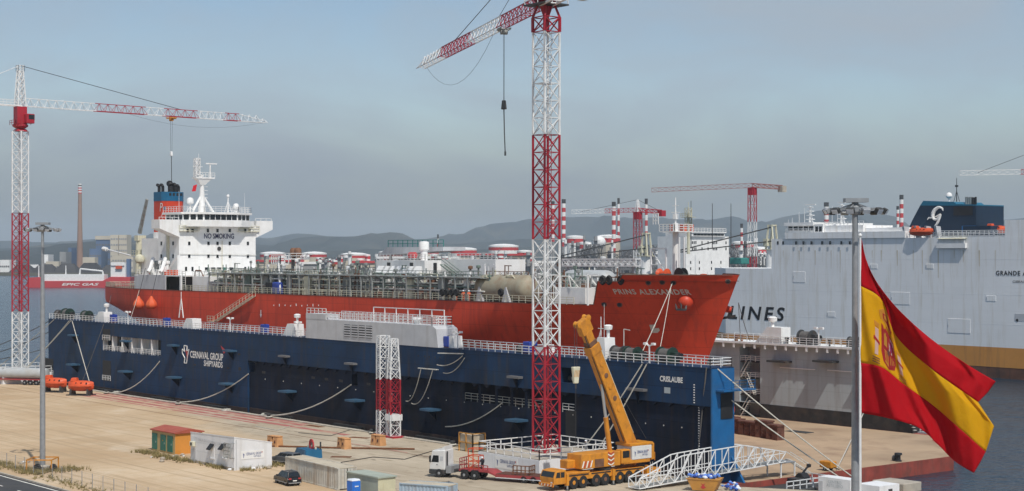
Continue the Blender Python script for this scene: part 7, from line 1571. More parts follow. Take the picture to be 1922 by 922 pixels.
for i in range(26): bag(hb_, rnd.gauss(0, .6), rnd.gauss(0, .5), .2 + rnd.uniform(0, .8) * (1 if i < 12 else .3), rnd.uniform(.15, .26), rnd.choice(['bag_blue', 'bag_white', 'bag_blue', 'drum_blue']))
# small work raft with a dark engine at the end of the gangway
rf = thing('work_raft', 'dark work raft with railings moored below the gangway end', 'raft', (-136.9, 157.0, WZ), R(90))
bevel(MB().box(-7.4, 4.6, -2.3, 2.3, -.4, 1.35).build('pontoon', 'dark_steel', rf), .1, 1); MB().rail([(-4.2, -2.2, 1.35), (4.4, -2.2, 1.35), (4.4, 2.2, 1.35)], 1.1, 1.2, 2, .06).build('raft_rail', 'crane_white', rf); MB().lathe((1.5, .2, 2.1), [(.3, -.7), (.75, -.6), (.75, .6), (.3, .7)], 14, 'x').build('engine_drum', 'dark', rf); MB().box(-.6, 1.0, -.6, .9, 1.35, 2.3).build('engine_block', 'dark_steel', rf); MB().bar((1, .3, 2.3), (3.4, .8, 3.6), .1).build('exhaust', 'dark', rf); MB().lathe((3.4, .8, 3.5), [(.1, -.2), (.3, -.1), (.3, .2), (.1, .3)], 10).build('exhaust_cap', 'dark', rf)
yg = thing('yellow_compressor', 'small yellow compressor on the dock pontoon left of lamp mast', 'compressor', (-140.6, 167.6, -.5)); bevel(MB().box(-1, 1, -.6, .6, .4, 1.3).build('hood', 'crane_yellow', yg), .12, 2); MB().bar((1, 0, .5), (1.9, 0, .35), .06).build('tow_bar', 'dark', yg)
for s_ in (-1, 1): wheel(yg, 0, s_ * .6, .3, .3, .2, 'y', 'galv')
# ------------------------------------------------------------------ fence by the road, weeds, stones
fn = thing('wire_fence', 'thin wire mesh fence with posts along the road', 'fence', (-190, 83.5, 0)); pm_ = MB().cyl((0, 0, 0), (0, 0, 1.9), .04, n=6); p0o = None
for i in range(22):
    x = -214 + i * 2.9
    if p0o is None: p0o = pm_.build('post', 'galv', fn, world=True); o = p0o
    else: o = p0o.copy(); col.objects.link(o)
    o.location = (x, 83.5, 0)
wm = MB()
for k in range(7): wm.cyl((-214, 83.5, .2 + k * .27), (-153, 83.5, .2 + k * .27), .006, n=3)
x = -214
while x < -153: wm.cyl((x, 83.5, .15), (x, 83.5, 1.85), .005, n=3); x += .4
w_ = wm.build('mesh', 'galv', fn, world=True); w_['kind'] = 'stuff'
def weeds(name, label, spots, m, n=220, h=(.25, .7)):
    mb = MB(); r_ = random.Random(len(label))
    for i in range(n):
        cx_, cy_, sp = r_.choice(spots); x, y = r_.gauss(cx_, sp), r_.gauss(cy_, sp * .6); hh = r_.uniform(*h); a = r_.uniform(0, 6.28)
        for k in range(5):
            a2 = a + k * 1.3; l_ = r_.uniform(.1, .35); w2 = .045; mb.add([(x - w2 * math.sin(a2), y + w2 * math.cos(a2), 0), (x + w2 * math.sin(a2), y - w2 * math.cos(a2), 0), (x + l_ * math.cos(a2) + w2 * .7 * math.sin(a2), y + l_ * math.sin(a2), hh * .7), (x + l_ * 1.5 * math.cos(a2), y + l_ * 1.5 * math.sin(a2), hh)], [(0, 1, 2, 3)])
    o = mb.build(name, m); tag(o, label, None, None, 'stuff'); o['category'] = 'weeds'
W1 = [(*G(px, py)[:2], 1.0) for px, py in ((285, 852), (305, 858), (325, 862), (345, 866), (268, 850))]
weeds('dry_weeds', 'dry weeds along the foot of the orange hut', W1, 'weed', 320); W2 = [(*G(px, py)[:2], .9) for px, py in ((375, 868), (395, 874), (415, 879), (460, 882), (490, 878), (515, 874))]
weeds('dry_weeds', 'dry weeds around the foot of the white hut', W2, 'weed', 300); weeds('green_bush', 'small green bush against the white hut wall', [(*G(405, 872)[:2], .35)], 'weed_green', 140, (.4, 1.1)); weeds('green_bush', 'leafy bush at the right side of the white hut', [(*G(477, 876)[:2], .4)], 'weed_green', 140, (.4, 1.2))
W3 = [(*G(px, py)[:2], 1.1) for px, py in ((60, 888), (90, 886), (115, 884), (140, 882), (40, 880), (10, 872))]
weeds('dry_weeds', 'dry weeds around the left lamp mast foot', W3, 'weed', 330); weeds('dry_weeds', 'dry weeds along the wire fence', [(x, 83.4, 1.3) for x in range(-212, -156, 4)], 'weed', 380, (.15, .5))
for i in range(26):
    px, py = rnd.choice([(rnd.uniform(430, 515), rnd.uniform(876, 884)), (rnd.uniform(275, 350), rnd.uniform(852, 868)), (rnd.uniform(40, 60), rnd.uniform(868, 872))]); p = G(px, py); r_ = rnd.uniform(.15, .42)
    o = MB().lathe((0, 0, 0), [(r_ * .8, -r_ * .3), (r_, r_ * .1), (r_ * .7, r_ * .5), (r_ * .2, r_ * .65)], 7).build('rubble_stone', 'stone' if i % 3 else 'plaster'); o.location = (p[0], p[1], r_ * .25); o.rotation_euler = (rnd.uniform(-.3, .3), 0, rnd.uniform(0, 6)); tag(o, 'loose rubble stone lying by the huts', 'stone', 'rubble stones')

# ------------------------------------------------------------------ yard clutter on the apron
def hose(pts, m, lab, r=.05): tag(MB().tube([G(*p, .06) for p in pts], r, 5).build('ground_hose', m), lab, 'hose', 'hoses on the apron')
hose([(640, 868), (700, 858), (760, 862), (800, 850), (840, 838)], 'dark', 'black hose snaking across the apron towards the white truck'); hose([(560, 812), (620, 818), (660, 806), (700, 812)], 'rope_dark', 'dark hose lying near the coping left of the spare masts'); hose([(480, 800), (520, 808), (545, 800)], 'rope', 'pale rope end lying on the apron below the lettering')
for i, (px, py, lab) in enumerate([(225, 737, 'pale rope coil at the quay edge beside the right lifeboat'), (432, 771, 'pale rope coil at the quay edge below the lettering'), (505, 779, 'pale rope coil at the quay edge left of the spare masts')]):
    p = G(px, py); o = thing('rope_coil', lab, 'rope coil', (p[0], p[1] - .8, 0))
    for k in range(4): MB().lathe((.05 * (k % 2), .04 * k, k * .09), [(.55, 0), (.85 - k * .05, 0), (.88 - k * .05, .05), (.82 - k * .05, .09), (.55, .09)], 16).build('turn', 'rope', o)
for i, (px, py, w, lab) in enumerate([(590, 800, 2.2, 'dark steel plate lying on the apron below the dock wall, left'), (675, 822, 1.6, 'dark steel plate lying on the apron before the spare masts'), (640, 858, 1.4, 'dark steel plate lying on the apron behind the container')]):
    p = G(px, py); o = MB().box(-w, w, -.6, .6, .0, .05).build('scrap_plate', 'rust'); o.location = (p[0], p[1], .004); o.rotation_euler = (0, 0, .4 * i); tag(o, lab, 'steel plate')
# ------------------------------------------------------------------ white car carrier beyond the dock
CY = 345.0; CW = 32.0
cr_ = thing('car_carrier', 'huge white car carrier ship with orange waterline band at right', 'ship', (-240, CY + 16, WZ))
def cz(px, py, y=CY): return S(px, py, y)[2]
cxa, cxb, cxl = S(1448, 0, CY)[0], S(1935, 0, CY)[0] + 14, S(1362, 0, CY)[0]
zo0, zo1 = cz(1880, 690), cz(1345, 625)
ztop, zlow = cz(1640, 447), cz(1410, 504)
def side_solid(x0, x1, z0, z1, m, nm, y0=CY, y1=CY + CW): return MB().box(x0, x1, y0, y1, z0, z1).build(nm, m, cr_, world=True)
bow = [(cxl, CY), (cxa, CY), (cxa, CY + CW), (cxl, CY + CW), (cxl - 13, CY + CW * .72), (cxl - 17, CY + CW * .5), (cxl - 13, CY + CW * .28)]
MB().prism(bow, 'z', zo1, zlow).build('forward_hull', 'carrier_white', cr_, world=True)
side_solid(cxa, cxb, zo1, ztop, 'carrier_white', 'hull')
MB().prism(bow + [], 'z', zo0, zo1).build('orange_band', 'carrier_orange', cr_, world=True); side_solid(cxa, cxb, zo0, zo1, 'carrier_orange', 'orange_band')
side_solid(cxl, cxb, WZ - 3, zo0, 'antifoul', 'boot_top', CY + .05, CY + CW - .05)
# raised right hand block at the stern
sx_ = S(1886, 0, CY)[0]; side_solid(sx_, cxb, ztop, cz(1900, 413), 'carrier_white', 'stern_block', CY + .02)
# plate lines: long welded seams standing proud
for py0, w in ((548, .12), (600, .12), (486, .1)):
    z = cz(1640, py0); MB().box(cxa, cxb - .1, CY - .015, CY - .001, z - w / 2, z + w / 2).build('weld_seam', 'carrier_white', cr_, world=True)
z = cz(1410, 545); MB().box(cxl, cxa, CY - .015, CY - .001, z - .06, z + .06).build('weld_seam', 'carrier_white', cr_, world=True)
lx0, lx1 = S(1367, 0, CY)[0], S(1471, 0, CY)[0]
letters('LINES', lambda u, v: ((lx0 + lx1) / 2 + u, CY - .06, cz(1420, 600) + v), 'text_black', cr_, size=5.2, shear=.18, bold=.12, spacing=1.35, width=(lx1 - lx0))
nx0, nx1 = S(1869, 0, CY)[0], S(1927, 0, CY)[0]
letters('GRANDE A', lambda u, v: ((nx0 + nx1) / 2 + u, CY - .06, cz(1895, 517) + v), 'text_black', cr_, size=1.55, bold=.04, spacing=1.2, width=nx1 - nx0); letters('GIBRALTAR', lambda u, v: (S(1918, 0, CY)[0] + u, CY - .06, cz(1910, 531) + v), 'text_black', cr_, size=.85, shear=.2, width=5.2)
p = S(1912, 596, CY); MB().box(p[0] - 1.1, p[0] + 3, CY - .04, CY + .02, p[2] - .9, p[2] + .9).build('mooring_recess', 'grey_house', cr_, world=True); MB().lathe((p[0] - .4, CY - .05, p[2] - .7), [(.02, 0), (.35, -.02), (.35, .02), (.02, .03)], 12, 'y').build('fairlead', 'dark', cr_, world=True)

# deckhouse forward (bridge) : lower strake with bulge, wheelhouse, masts
hz0 = cz(1550, 466); hx0, hx1 = S(1476, 0, CY)[0], S(1700, 0, CY)[0]
MB().prism([(hx0, ztop), (hx0 - .4, cz(1476, 437)), (hx1, cz(1476, 437)), (hx1, ztop)], 'y', CY - .35, CY + 12).build('bridge_side', 'carrier_white', cr_, world=True)
zd = cz(1476, 437)
for px in (1494, 1508, 1523, 1543, 1558, 1579, 1595):
    q = S(px, 456, CY - .35); MB().box(q[0] - .3, q[0] + .3, CY - .4, CY - .34, q[2] - .45, q[2] + .45).build('window', 'glass', cr_, world=True)
for px in (1460, 1470): q = S(px, 456, CY); MB().box(q[0] - .3, q[0] + .3, CY - .05, CY + .01, q[2] - .45, q[2] + .45).build('window', 'glass', cr_, world=True)
wx0, wx1 = S(1478, 0, CY + 2)[0], S(1528, 0, CY + 2)[0]; wz0, wz1 = cz(1500, 437, CY + 2), cz(1500, 424, CY + 2)
MB().box(wx0, wx1, CY + 2, CY + 26, zd, wz1).build('wheelhouse', 'white_far', cr_, world=True); MB().box(wx0 - .6, wx1 + .3, CY + 1.2, CY + 27, wz1, wz1 + .9).build('wheelhouse_roof', 'white_far', cr_, world=True)
for i in range(5): a = wx0 + .4 + i * (wx1 - wx0) / 5.2; MB().box(a, a + (wx1 - wx0) / 6.4, CY + 1.94, CY + 2, wz1 - 1.3, wz1 - .2).build('bridge_window', 'glass', cr_, world=True)
MB().rail([(hx0, CY - .2, zd), (wx1 + 2, CY - .2, zd)], 1.1, 1.4, 3, .06).build('bridge_rail', 'white_far', cr_, world=True)
q0, q1 = S(1528, 0, CY + 1)[0], S(1545, 0, CY + 1)[0]; MB().box(q0 + .1, q1, CY + 1, CY + 10, zd, cz(1535, 421, CY + 1)).build('deck_house', 'white_far', cr_, world=True)
for px in (1533, 1540): q = S(px, 430, CY + 1); MB().box(q[0] - .5, q[0] + .5, CY + .95, CY + 1, q[2] - .7, q[2] + .7).build('window', 'glass', cr_, world=True)
MB().box(q1 + .1, S(1618, 0, CY + 1)[0], CY + 1.5, CY + 14, zd, cz(1580, 423, CY + 1)).build('deck_house', 'carrier_white', cr_, world=True)
MB().box(S(1618, 0, CY + 2)[0] + .1, S(1666, 0, CY + 2)[0], CY + 2, CY + 14, zd, cz(1640, 428, CY + 2)).build('deck_house', 'carrier_white', cr_, world=True)
MB().rail([(q1, CY + 1.6, cz(1580, 423, CY + 1)), (S(1618, 0, CY + 1)[0], CY + 1.6, cz(1580, 423, CY + 1))], 1.1, 1.4, 2, .06).build('house_rail', 'white_far', cr_, world=True)
q0, q1 = S(1666, 0, CY + 1)[0], S(1697, 0, CY + 1)[0]; MB().box(q0, q1, CY + .8, CY + 4, cz(1680, 444, CY + 1), cz(1680, 427, CY + 1)).build('stair_house', 'white_far', cr_, world=True)
for (px, py0, py1, bw_) in ((1521, 383, 425, 1.9), (1580, 379, 425, 1.3)):
    q = S(px, py1, CY + 5); zt_ = cz(px, py0, CY + 5); m = MB(); m.cyl(q, (q[0], q[1], zt_ - .6), .45, .3, 10)
    for k in range(4): zz = q[2] + (zt_ - q[2]) * (.3 + k * .18); m.box(q[0] - 1.3 + k * .15, q[0] + 1.3 - k * .15, q[1] - .4, q[1] + .4, zz, zz + .18)
    m.box(q[0] - bw_, q[0] + bw_, q[1] - .15, q[1] + .15, zt_ - .35, zt_); m.bar((q[0] + 1.2, q[1], q[2]), (q[0], q[1], zt_ - 1.5), .12); m.build('radar_mast', 'white_far', cr_, world=True)
for px in (1480, 1510, 1487, 1500, 1562, 1572): q = S(px, 425, CY + 4); MB().cyl((q[0], q[1], zd), (q[0], q[1], q[2] + rnd.uniform(1.5, 6)), .08, .05, 5).build('aerial', 'white_far', cr_, world=True)
# open boat deck with rails, davits and gear
bz = cz(1720, 465); 
for i, px in enumerate((1628, 1640, 1652, 1672, 1685)): q = S(px, 446, CY + .5); bevel(MB().cbox((q[0], CY + 1, ztop + .8), rnd.uniform(1, 2.2), 1.2, 1.6).build('deck_locker', rnd.choice(['white_far', 'cream', 'grey_house', 'far_red']), cr_, world=True), .1, 1)
MB().rail([(S(1620, 0, CY)[0], CY + .1, ztop), (sx_, CY + .1, ztop)], 1.2, 1.5, 3, .07).build('deck_rail', 'white_far', cr_, world=True)
for px in (1700, 1722, 1742, 1760): q = S(px, 0, CY + .6)[0]; m = MB(); m.prism([(CY + .3, ztop), (CY + 2, ztop), (CY + 1.4, ztop + 2.8), (CY - .6, ztop + 3.0)], 'x', q - .3, q + .3); m.build('boat_davit', 'grey_house', cr_, world=True)
dx0, dx1 = S(1760, 0, CY)[0], S(1815, 0, CY)[0]; MB().box(dx0, dx1, CY - .8, CY - .02, cz(1780, 466), cz(1780, 457)).build('embarkation_platform', 'white_far', cr_, world=True); MB().prism([(CY - 1.0, cz(1780, 449)), (CY + 2.5, cz(1780, 444)), (CY + 2.5, cz(1780, 444) + .12), (CY - 1.0, cz(1780, 449) + .12)], 'x', dx0 + .5, dx1).build('awning', 'cream', cr_, world=True)
for x in (dx0 + .7, dx1 - .3): MB().bar((x, CY - .7, cz(1780, 457)), (x, CY - .7, cz(1780, 449)), .08).build('awning_post', 'white_far', cr_, world=True)
MB().rail([(S(1765, 0, CY + .3)[0], CY + .3, cz(1800, 442)), (S(1890, 0, CY + .3)[0], CY + .3, cz(1800, 442))], 1.2, 1.3, 3, .07).build('upper_rail', 'white_far', cr_, world=True)
MB().box(S(1765, 0, CY + .2)[0], S(1890, 0, CY + .2)[0], CY + .2, CY + 20, ztop, cz(1800, 442)).build('funnel_deck', 'carrier_white', cr_, world=True)
# funnel house with raked front and the white initial
fy_ = CY + 8; FA = lambda px, py: (S(px, py, fy_)[0], S(px, py, fy_)[2])
MB().prism([FA(1700, 442), FA(1712, 414), FA(1727, 386), FA(1832, 386), FA(1832, 442)], 'y', fy_, fy_ + 12).build('funnel', 'navy_funnel', cr_, world=True)
MB().prism([FA(1727, 386), FA(1733, 377), FA(1790, 379), FA(1795, 383), FA(1832, 384), FA(1832, 386.2)], 'y', fy_ - .02, fy_ + 12).build('funnel_top', 'teal_funnel', cr_, world=True)
gp = FA(1757, 424); m = MB()
def gpt(px, py): a = FA(px, py); return (a[0], fy_ - .12, a[1])
def stroke(pts, w):
    for (a, wa), (b, wb) in zip(list(zip(pts, w)), list(zip(pts, w))[1:]): m.cyl(gpt(*a), gpt(*b), wa, wb, 6)
stroke([(1770.5, 396), (1769.5, 391.5), (1765, 389), (1760, 390), (1755, 394.5), (1752, 401), (1751.5, 407), (1754, 411.5), (1758, 412), (1762, 409), (1765, 404)], [.1, .26, .3, .36, .5, .55, .5, .36, .28, .26, .3]); stroke([(1766, 402.5), (1763.5, 411), (1760, 419), (1755, 424)], [.34, .36, .32, .12]); stroke([(1741, 412.5), (1744, 409), (1750, 408.5), (1756, 407.5), (1766, 402.5)], [.08, .2, .16, .14, .26])
m.build('funnel_initial', 'text_white', cr_, world=True)
for i, px in enumerate((1797, 1801, 1805, 1809, 1814)): q = FA(px, 384); q2 = FA(px, 369 + (i % 2)); MB().cyl((q[0], fy_ + 4, q[1]), (q[0], fy_ + 4, q2[1]), .42 if i < 4 else .25, n=10).build('exhaust_pipe', 'pipe_grey' if i < 3 else 'dark', cr_, world=True)
q = FA(1768, 378); m = MB(); m.cyl((q[0], fy_ + 3, q[1] - .5), (q[0], fy_ + 3, q[1] + .8), .2, n=8); m.lathe((q[0], fy_ + 3, q[1] + .8), [(.4, 0), (.85, .5), (.85, .9), (.5, 1.4), (.1, 1.6)], 14); m.build('satellite_dome', 'white_far', cr_, world=True, smooth=True)
q, q2 = FA(1778, 378), FA(1778, 333); m = MB(); m.cyl((q[0], fy_ + 4, q[1]), (q[0], fy_ + 4, q2[1]), .16, .07, 6); m.bar((q[0] - .9, fy_ + 4, q[1]), (q[0], fy_ + 4, q[1] + 2.8), .06); m.bar((q[0] + .9, fy_ + 4, q[1]), (q[0], fy_ + 4, q[1] + 2.8), .06); m.box(q[0] - .3, q[0] + .3, fy_ + 3.7, fy_ + 4.3, q2[1] - 2.4, q2[1] - 1.9); m.build('aerial_mast', 'dark_steel', cr_, world=True)
a, b = FA(1806, 424), FA(1832, 442); MB().box(a[0], b[0], fy_ - .2, fy_ - .03, b[1], a[1]).build('funnel_vent', 'bright_blue', cr_, world=True); a, b = FA(1790, 388), FA(1826, 404); MB().box(a[0], b[0], fy_ - .1, fy_ - .03, b[1], a[1]).build('funnel_louvre', 'dark', cr_, world=True)
a, b = FA(1834, 425), FA(1886, 442); MB().box(a[0], b[0], fy_ - 6, fy_ + 2, b[1], a[1]).build('aft_house', 'navy_funnel', cr_, world=True)
q = S(1729, 430, CY + .2); lb2 = lifeboat('orange enclosed lifeboat hung on the white car carrier', (q[0], CY + .2, q[2] - 2.6), 0.0, 7.4)
for o in list(lb2.children):
    if o.name.startswith(('cradle', 'skid')): bpy.data.objects.remove(o)
q = S(1860, 423, CY + 4); lb3 = lifeboat('second orange lifeboat further aft on the car carrier, mostly hidden', (q[0], CY + 6, q[2] - 3.0), 0.0, 6.0)
for o in list(lb3.children):
    if o.name.startswith(('cradle', 'skid')): bpy.data.objects.remove(o)
# two ship crossing ropes from the tanker bow to the far wall
for k, (px, lab) in enumerate(((1390, 'thin grey rope from the tanker bow towards the far wall, left strand'), (1408, 'thin grey rope from the tanker bow towards the far wall, right strand'))):
    rope((SX1 - 1, YC + 1, 21), (S(px, 0, FY - 1)[0], FY - 1, FT + .5), .4, .05, 'rope_dark', lab)
# ------------------------------------------------------------------ white cargo ship and its cranes behind the bow
KD = 560.0
ks = thing('cargo_ship', 'white cargo ship with tall bridge block behind the tanker bow', 'ship', D(1240, 540, KD))
ky = D(1330, 477, KD)[1]; kx_ = S(1290, 0, ky)[0]
def kz_(py): return S(1330, py, ky)[2]
kxr = kx_; b0x, b1y = S(1287, 0, ky)[0], SX(1368, 0, S(1287, 0, ky)[0])[1]
hx_ = S(1287, 0, ky)[0]; yl_, yr_ = ky, SX(1368, 0, hx_)[1]
MB().box(hx_ - 14, hx_, yl_, yr_, 14, kz_(443)).build('bridge_block', 'white_far', ks, world=True); MB().box(hx_ - 12, hx_ + .8, yl_ + 2, yr_ - 3, kz_(443), kz_(436)).build('wheelhouse', 'white_far', ks, world=True); MB().box(hx_ - 13, hx_ + 1.2, yl_ + 1.5, yr_ - 2.5, kz_(436), kz_(434)).build('wheelhouse_roof', 'white_far', ks, world=True)
for i in range(9): yy = yl_ + 3 + (yr_ - yl_ - 8) * i / 8; MB().box(hx_ + .8, hx_ + .86, yy, yy + 1.6, kz_(441.5), kz_(438)).build('bridge_window', 'glass', ks, world=True)
for py in (455, 467, 493, 505):
    for t in ((.14, .18, .22, .36, .5, .62, .66, .7, .92) if py < 470 else (.1, .3, .58, .8)): yy = yl_ + (yr_ - yl_) * t; MB().box(hx_, hx_ + .05, yy, yy + .5, kz_(py) - .5, kz_(py) + .5).build('window', 'glass', ks, world=True)
MB().rail([(hx_ + 1.1, yl_ + 2, kz_(434)), (hx_ + 1.1, yr_ - 2.6, kz_(434))], 1.2, 1.6, 2, .09).build('roof_rail', 'white_far', ks, world=True)
MB().box(hx_ - 70, hx_ + 66, yl_ - 4, yr_ + 4, WZ - 2, 19.0).build('hull', 'far_grey', ks, world=True); MB().rail([(hx_ - 70, yl_ - 3.8, 19), (hx_ + 66, yl_ - 3.8, 19)], 1.3, 2.2, 3, .08).build('deck_rail', 'white_far', ks, world=True)
for px in (1297, 1337, 1372): q = D(px, 0, KD); q = (q[0], q[1]); MB().cyl((q[0], q[1], 30), (q[0], q[1], S(px, {1297: 377, 1337: 382, 1372: 382}[px], q[1])[2]), .16, .1, 6).build('aerial', 'dark_steel', ks, world=True)
q = D(1292, 440, KD - 12); m = MB(); zt_ = S(1292, 385, q[1])[2]; m.cyl((q[0], q[1], 28), (q[0], q[1], zt_ - 3), .6, .5, 10); m.lattice((q[0], q[1], zt_ - 7), (q[0], q[1], zt_ - 1), 1.6, 3, .12, .08); m.box(q[0] - 2.4, q[0] + 2.4, q[1] - 1.2, q[1] + 1.2, zt_ - 4.2, zt_ - 4.0); m.rail([(q[0] - 2.4, q[1] - 1.2, zt_ - 4), (q[0] + 2.4, q[1] - 1.2, zt_ - 4)], 1.2, 1, 2, .08); m.cyl((q[0], q[1], zt_ - 1), (q[0], q[1], zt_ + 1), .1, n=6); m.build('radar_mast', 'cream', ks, world=True)
MB().box(hx_ - 9, hx_ - 2, yl_ + 1, yl_ + 6, kz_(434), kz_(420)).build('funnel', 'orange', ks, world=True)
def deck_crane(px, pt, pb, bx_, by_, d, lab):
    q = D(px, pb, d); zt_ = D(px, pt, d)[2]; zbm = D(px, (pt * .45 + pb * .55), d)[2]
    MB().cyl((q[0], q[1], 17), (q[0], q[1], zbm), 2.2, 1.9, 14).build('crane_pedestal', 'white_far', ks, world=True, smooth=True); m = MB()
    for s_ in (-1, 1):
        for s2 in (-1, 1): m.bar((q[0] + s_ * 1.7, q[1] + s2 * 1.2, zbm), (q[0] + s_ * .7, q[1] + s2 * .9, zt_), .3)
    m.box(q[0] - 1.2, q[0] + 1.2, q[1] - 1.1, q[1] + 1.1, zt_ - .5, zt_); m.box(q[0] - 2.4, q[0] - .6, q[1] - 1.8, q[1] - .2, zbm + 1, zbm + 3.5); m.box(q[0] - 2.6, q[0] + 2.6, q[1] - 2.2, q[1] + 2.2, zbm - .3, zbm); m.build('crane_house', 'cream', ks, world=True)
    e = Vector(D(bx_, by_, d)); t0 = Vector((q[0], q[1], zt_ - .8)); t1 = Vector((q[0], q[1], zbm + 1.2)); m = MB()
    for k in (-.5, .5): m.bar(t0 + Vector((0, k, 0)), e + Vector((0, k, .3)), .13); m.bar(t1 + Vector((0, k, 1.5)), e + Vector((0, k, -.3)), .17)
    m.build('crane_boom', 'dark_steel', ks, world=True)
deck_crane(1213, 437, 515, 1046, 484, 590, 'l'); deck_crane(1449, 422, 505, 1275, 472, 552, 'r')
q = D(1388, 490, 556); bevel(MB().cbox((q[0], q[1], q[2]), 5.5, 4, 2.2).build('hatch_gear', 'teal', ks, world=True), .3, 2)
wt = thing('conveyor_truss', 'white horizontal lattice boom lying behind the tanker foredeck', 'lattice boom', D(1130, 494, 320)); MB().lattice(D(1060, 493, 328), D(1198, 493, 311.6), 1.35, 12, .12, .08).build('truss', 'crane_white', wt, world=True)
for px in (1068, 1190): q = D(px, 500, 327 if px < 1100 else 313); MB().box(q[0] - .3, q[0] + .3, q[1] - .3, q[1] + .3, FT + .35, q[2]).build('trestle', 'galv', wt, world=True)
# far tower cranes
def far_crane(px, d, zt_py, jib_l, jib_r, jy, cols, label, apex=None, jy_l=None, base_z=0.0, side=2.6):
    q = D(px, jy, d); c = thing('tower_crane', label, 'tower crane', (q[0], q[1], base_z)); jz = q[2]; H = jz - base_z; n_ = len(cols)
    for i, m_ in enumerate(cols): MB().lattice((q[0], q[1], base_z + H * i / n_), (q[0], q[1], base_z + H * (i + 1) / n_ - .02), side, max(2, int(H / n_ / 5)), .12, .055, R(20)).build('mast_section', m_, c, world=True)
    jl = Vector(D(jib_l, jy if jy_l is None else jy_l, d)); jl.z = jz if jy_l is None else jl.z; jr = Vector(D(jib_r, jy, d))
    o = Vector((q[0], q[1], jz + .8)); mid = o.lerp(jl, .5); MB().lattice(o, mid, 1.7, 7, .065, .035).build('jib_section', 'crane_red' if apex else 'far_jib', c, world=True); MB().lattice(mid, jl, 1.6, 7, .065, .035).build('jib_section', 'crane_white' if apex else 'far_jib', c, world=True)
    MB().lattice(o, jr, 1.5, 5, .16, .09).build('counter_jib', 'crane_red' if apex else 'far_jib', c, world=True); MB().cbox((jr.x, jr.y, jr.z - .6), 2.4, 2.4, 2.4).build('counterweight', 'crane_red' if apex else 'concrete', c, world=True); MB().box(q[0] - 1.1, q[0] + 1.1, q[1] - 1.1, q[1] + 1.1, jz - 3, jz).build('slew_house', 'crane_red', c, world=True)
    if apex: az = D(px, apex, d)[2]; MB().lattice((q[0], q[1], jz), (q[0], q[1], az), 1.6, 4, .14, .09, side2=.5).build('apex_frame', 'crane_white', c, world=True); MB().tube([(q[0], q[1], az), tuple(o.lerp(jl, .85))], .1, 4).build('pendant', 'wire', c, world=True); MB().tube([(q[0], q[1], az), tuple(jr)], .1, 4).build('pendant', 'wire', c, world=True)
    return c
struct('far_pier', MB().box(-760, -180, 440, 520, -6, 0), 'concrete')
far_crane(1412, 640, 0, 1223, 1468, 352, ['crane_white', 'crane_red', 'crane_white', 'crane_red'], 'distant flat top tower crane above the white cargo ship', None, 357)
far_crane(1197, 660, 0, 1073, 1242, 398, ['crane_white', 'crane_white', 'crane_red'], 'distant tower crane with peaked head among the striped chimneys', 375)
far_crane(2030, 560, 0, 1801, 2120, 325, ['crane_white', 'crane_red', 'crane_white'], 'tower crane off the right edge with only its jib tip in view', 250)
# ------------------------------------------------------------------ refinery and far shore
def chimney(px, pt, d, w, label, stripes=7, base=2.0, body='far_grey', pb=None, top_frac=.45):
    q = D(px, 477, d); zt_ = D(px, pt, d)[2]; r_ = w / 2 / FOC * d; c = thing('chimney', label, 'chimney', (q[0], q[1], base), 0, 'striped refinery chimneys')
    H = zt_ - base; zs = base + H * (1 - top_frac)
    MB().cyl((q[0], q[1], base), (q[0], q[1], zs), r_ * 1.25, r_, 16).build('shaft', body, c, world=True, smooth=True); n_ = stripes * 2
    for i in range(n_): z0 = zs + (zt_ - zs) * i / (n_ + 1); z1 = zs + (zt_ - zs) * (i + 1) / (n_ + 1); MB().cyl((q[0], q[1], z0), (q[0], q[1], z1), r_ * .99, n=16).build('stripe', 'far_red' if i % 2 == 0 else 'white_far', c, world=True, smooth=True)
    MB().cyl((q[0], q[1], zs + (zt_ - zs) * n_ / (n_ + 1)), (q[0], q[1], zt_), r_ * 1.02, n=16).build('cap', 'dark_steel', c, world=True)
chimney(1058, 374, 1350, 7.5, 'striped chimney just right of the near lattice mast', 5, top_frac=.55); chimney(1038, 378, 1500, 6, 'striped chimney seen through the near lattice mast', 5, top_frac=.5)
chimney(1152, 379, 1300, 7.5, 'stouter striped chimney of the pair left of the far peaked crane', 5, top_frac=.6); chimney(1161, 372, 1500, 4.5, 'thinner striped chimney of the pair left of the far peaked crane', 4, top_frac=.6)
chimney(1213, 373, 1450, 5.5, 'striped chimney right of the far peaked crane', 3, top_frac=.45); chimney(1692, 366, 1300, 7.5, 'tall striped chimney beside the orange lifeboat of the carrier', 7, top_frac=.75); chimney(1685, 387, 1400, 5, 'shorter striped chimney left of the tall one by the carrier', 7, top_frac=.7)
chimney(1551, 380, 1500, 9, 'striped chimney behind the carrier radar masts', 6, top_frac=.7); chimney(1392, 420, 1400, 5, 'short striped chimney beside the distant flat top crane', 3, top_frac=.5); chimney(822, 440, 1800, 3.2, 'small striped chimney behind the compressor house', 3, top_frac=.7)
q = D(150, 477, 2600); zt_ = D(150, 345, 2600)[2]; bc = thing('power_station_chimney', 'very tall brown chimney across the bay at left', 'chimney', (q[0], q[1], 2)); MB().cyl((q[0], q[1], 2), (q[0], q[1], zt_ * .62), 5.4, 3.4, 20).build('shaft', 'far_brown', bc, world=True, smooth=True); MB().cyl((q[0], q[1], zt_ * .62), (q[0], q[1], zt_ - 16), 3.4, 2.9, 20).build('shaft', 'far_brown', bc, world=True, smooth=True)
for i in range(8): MB().cyl((q[0], q[1], zt_ - 16 + i * 2), (q[0], q[1], zt_ - 14 + i * 2), 3.0, n=16).build('band', 'white_far' if i % 2 else ('far_red' if i < 6 else 'dark_steel'), bc, world=True)
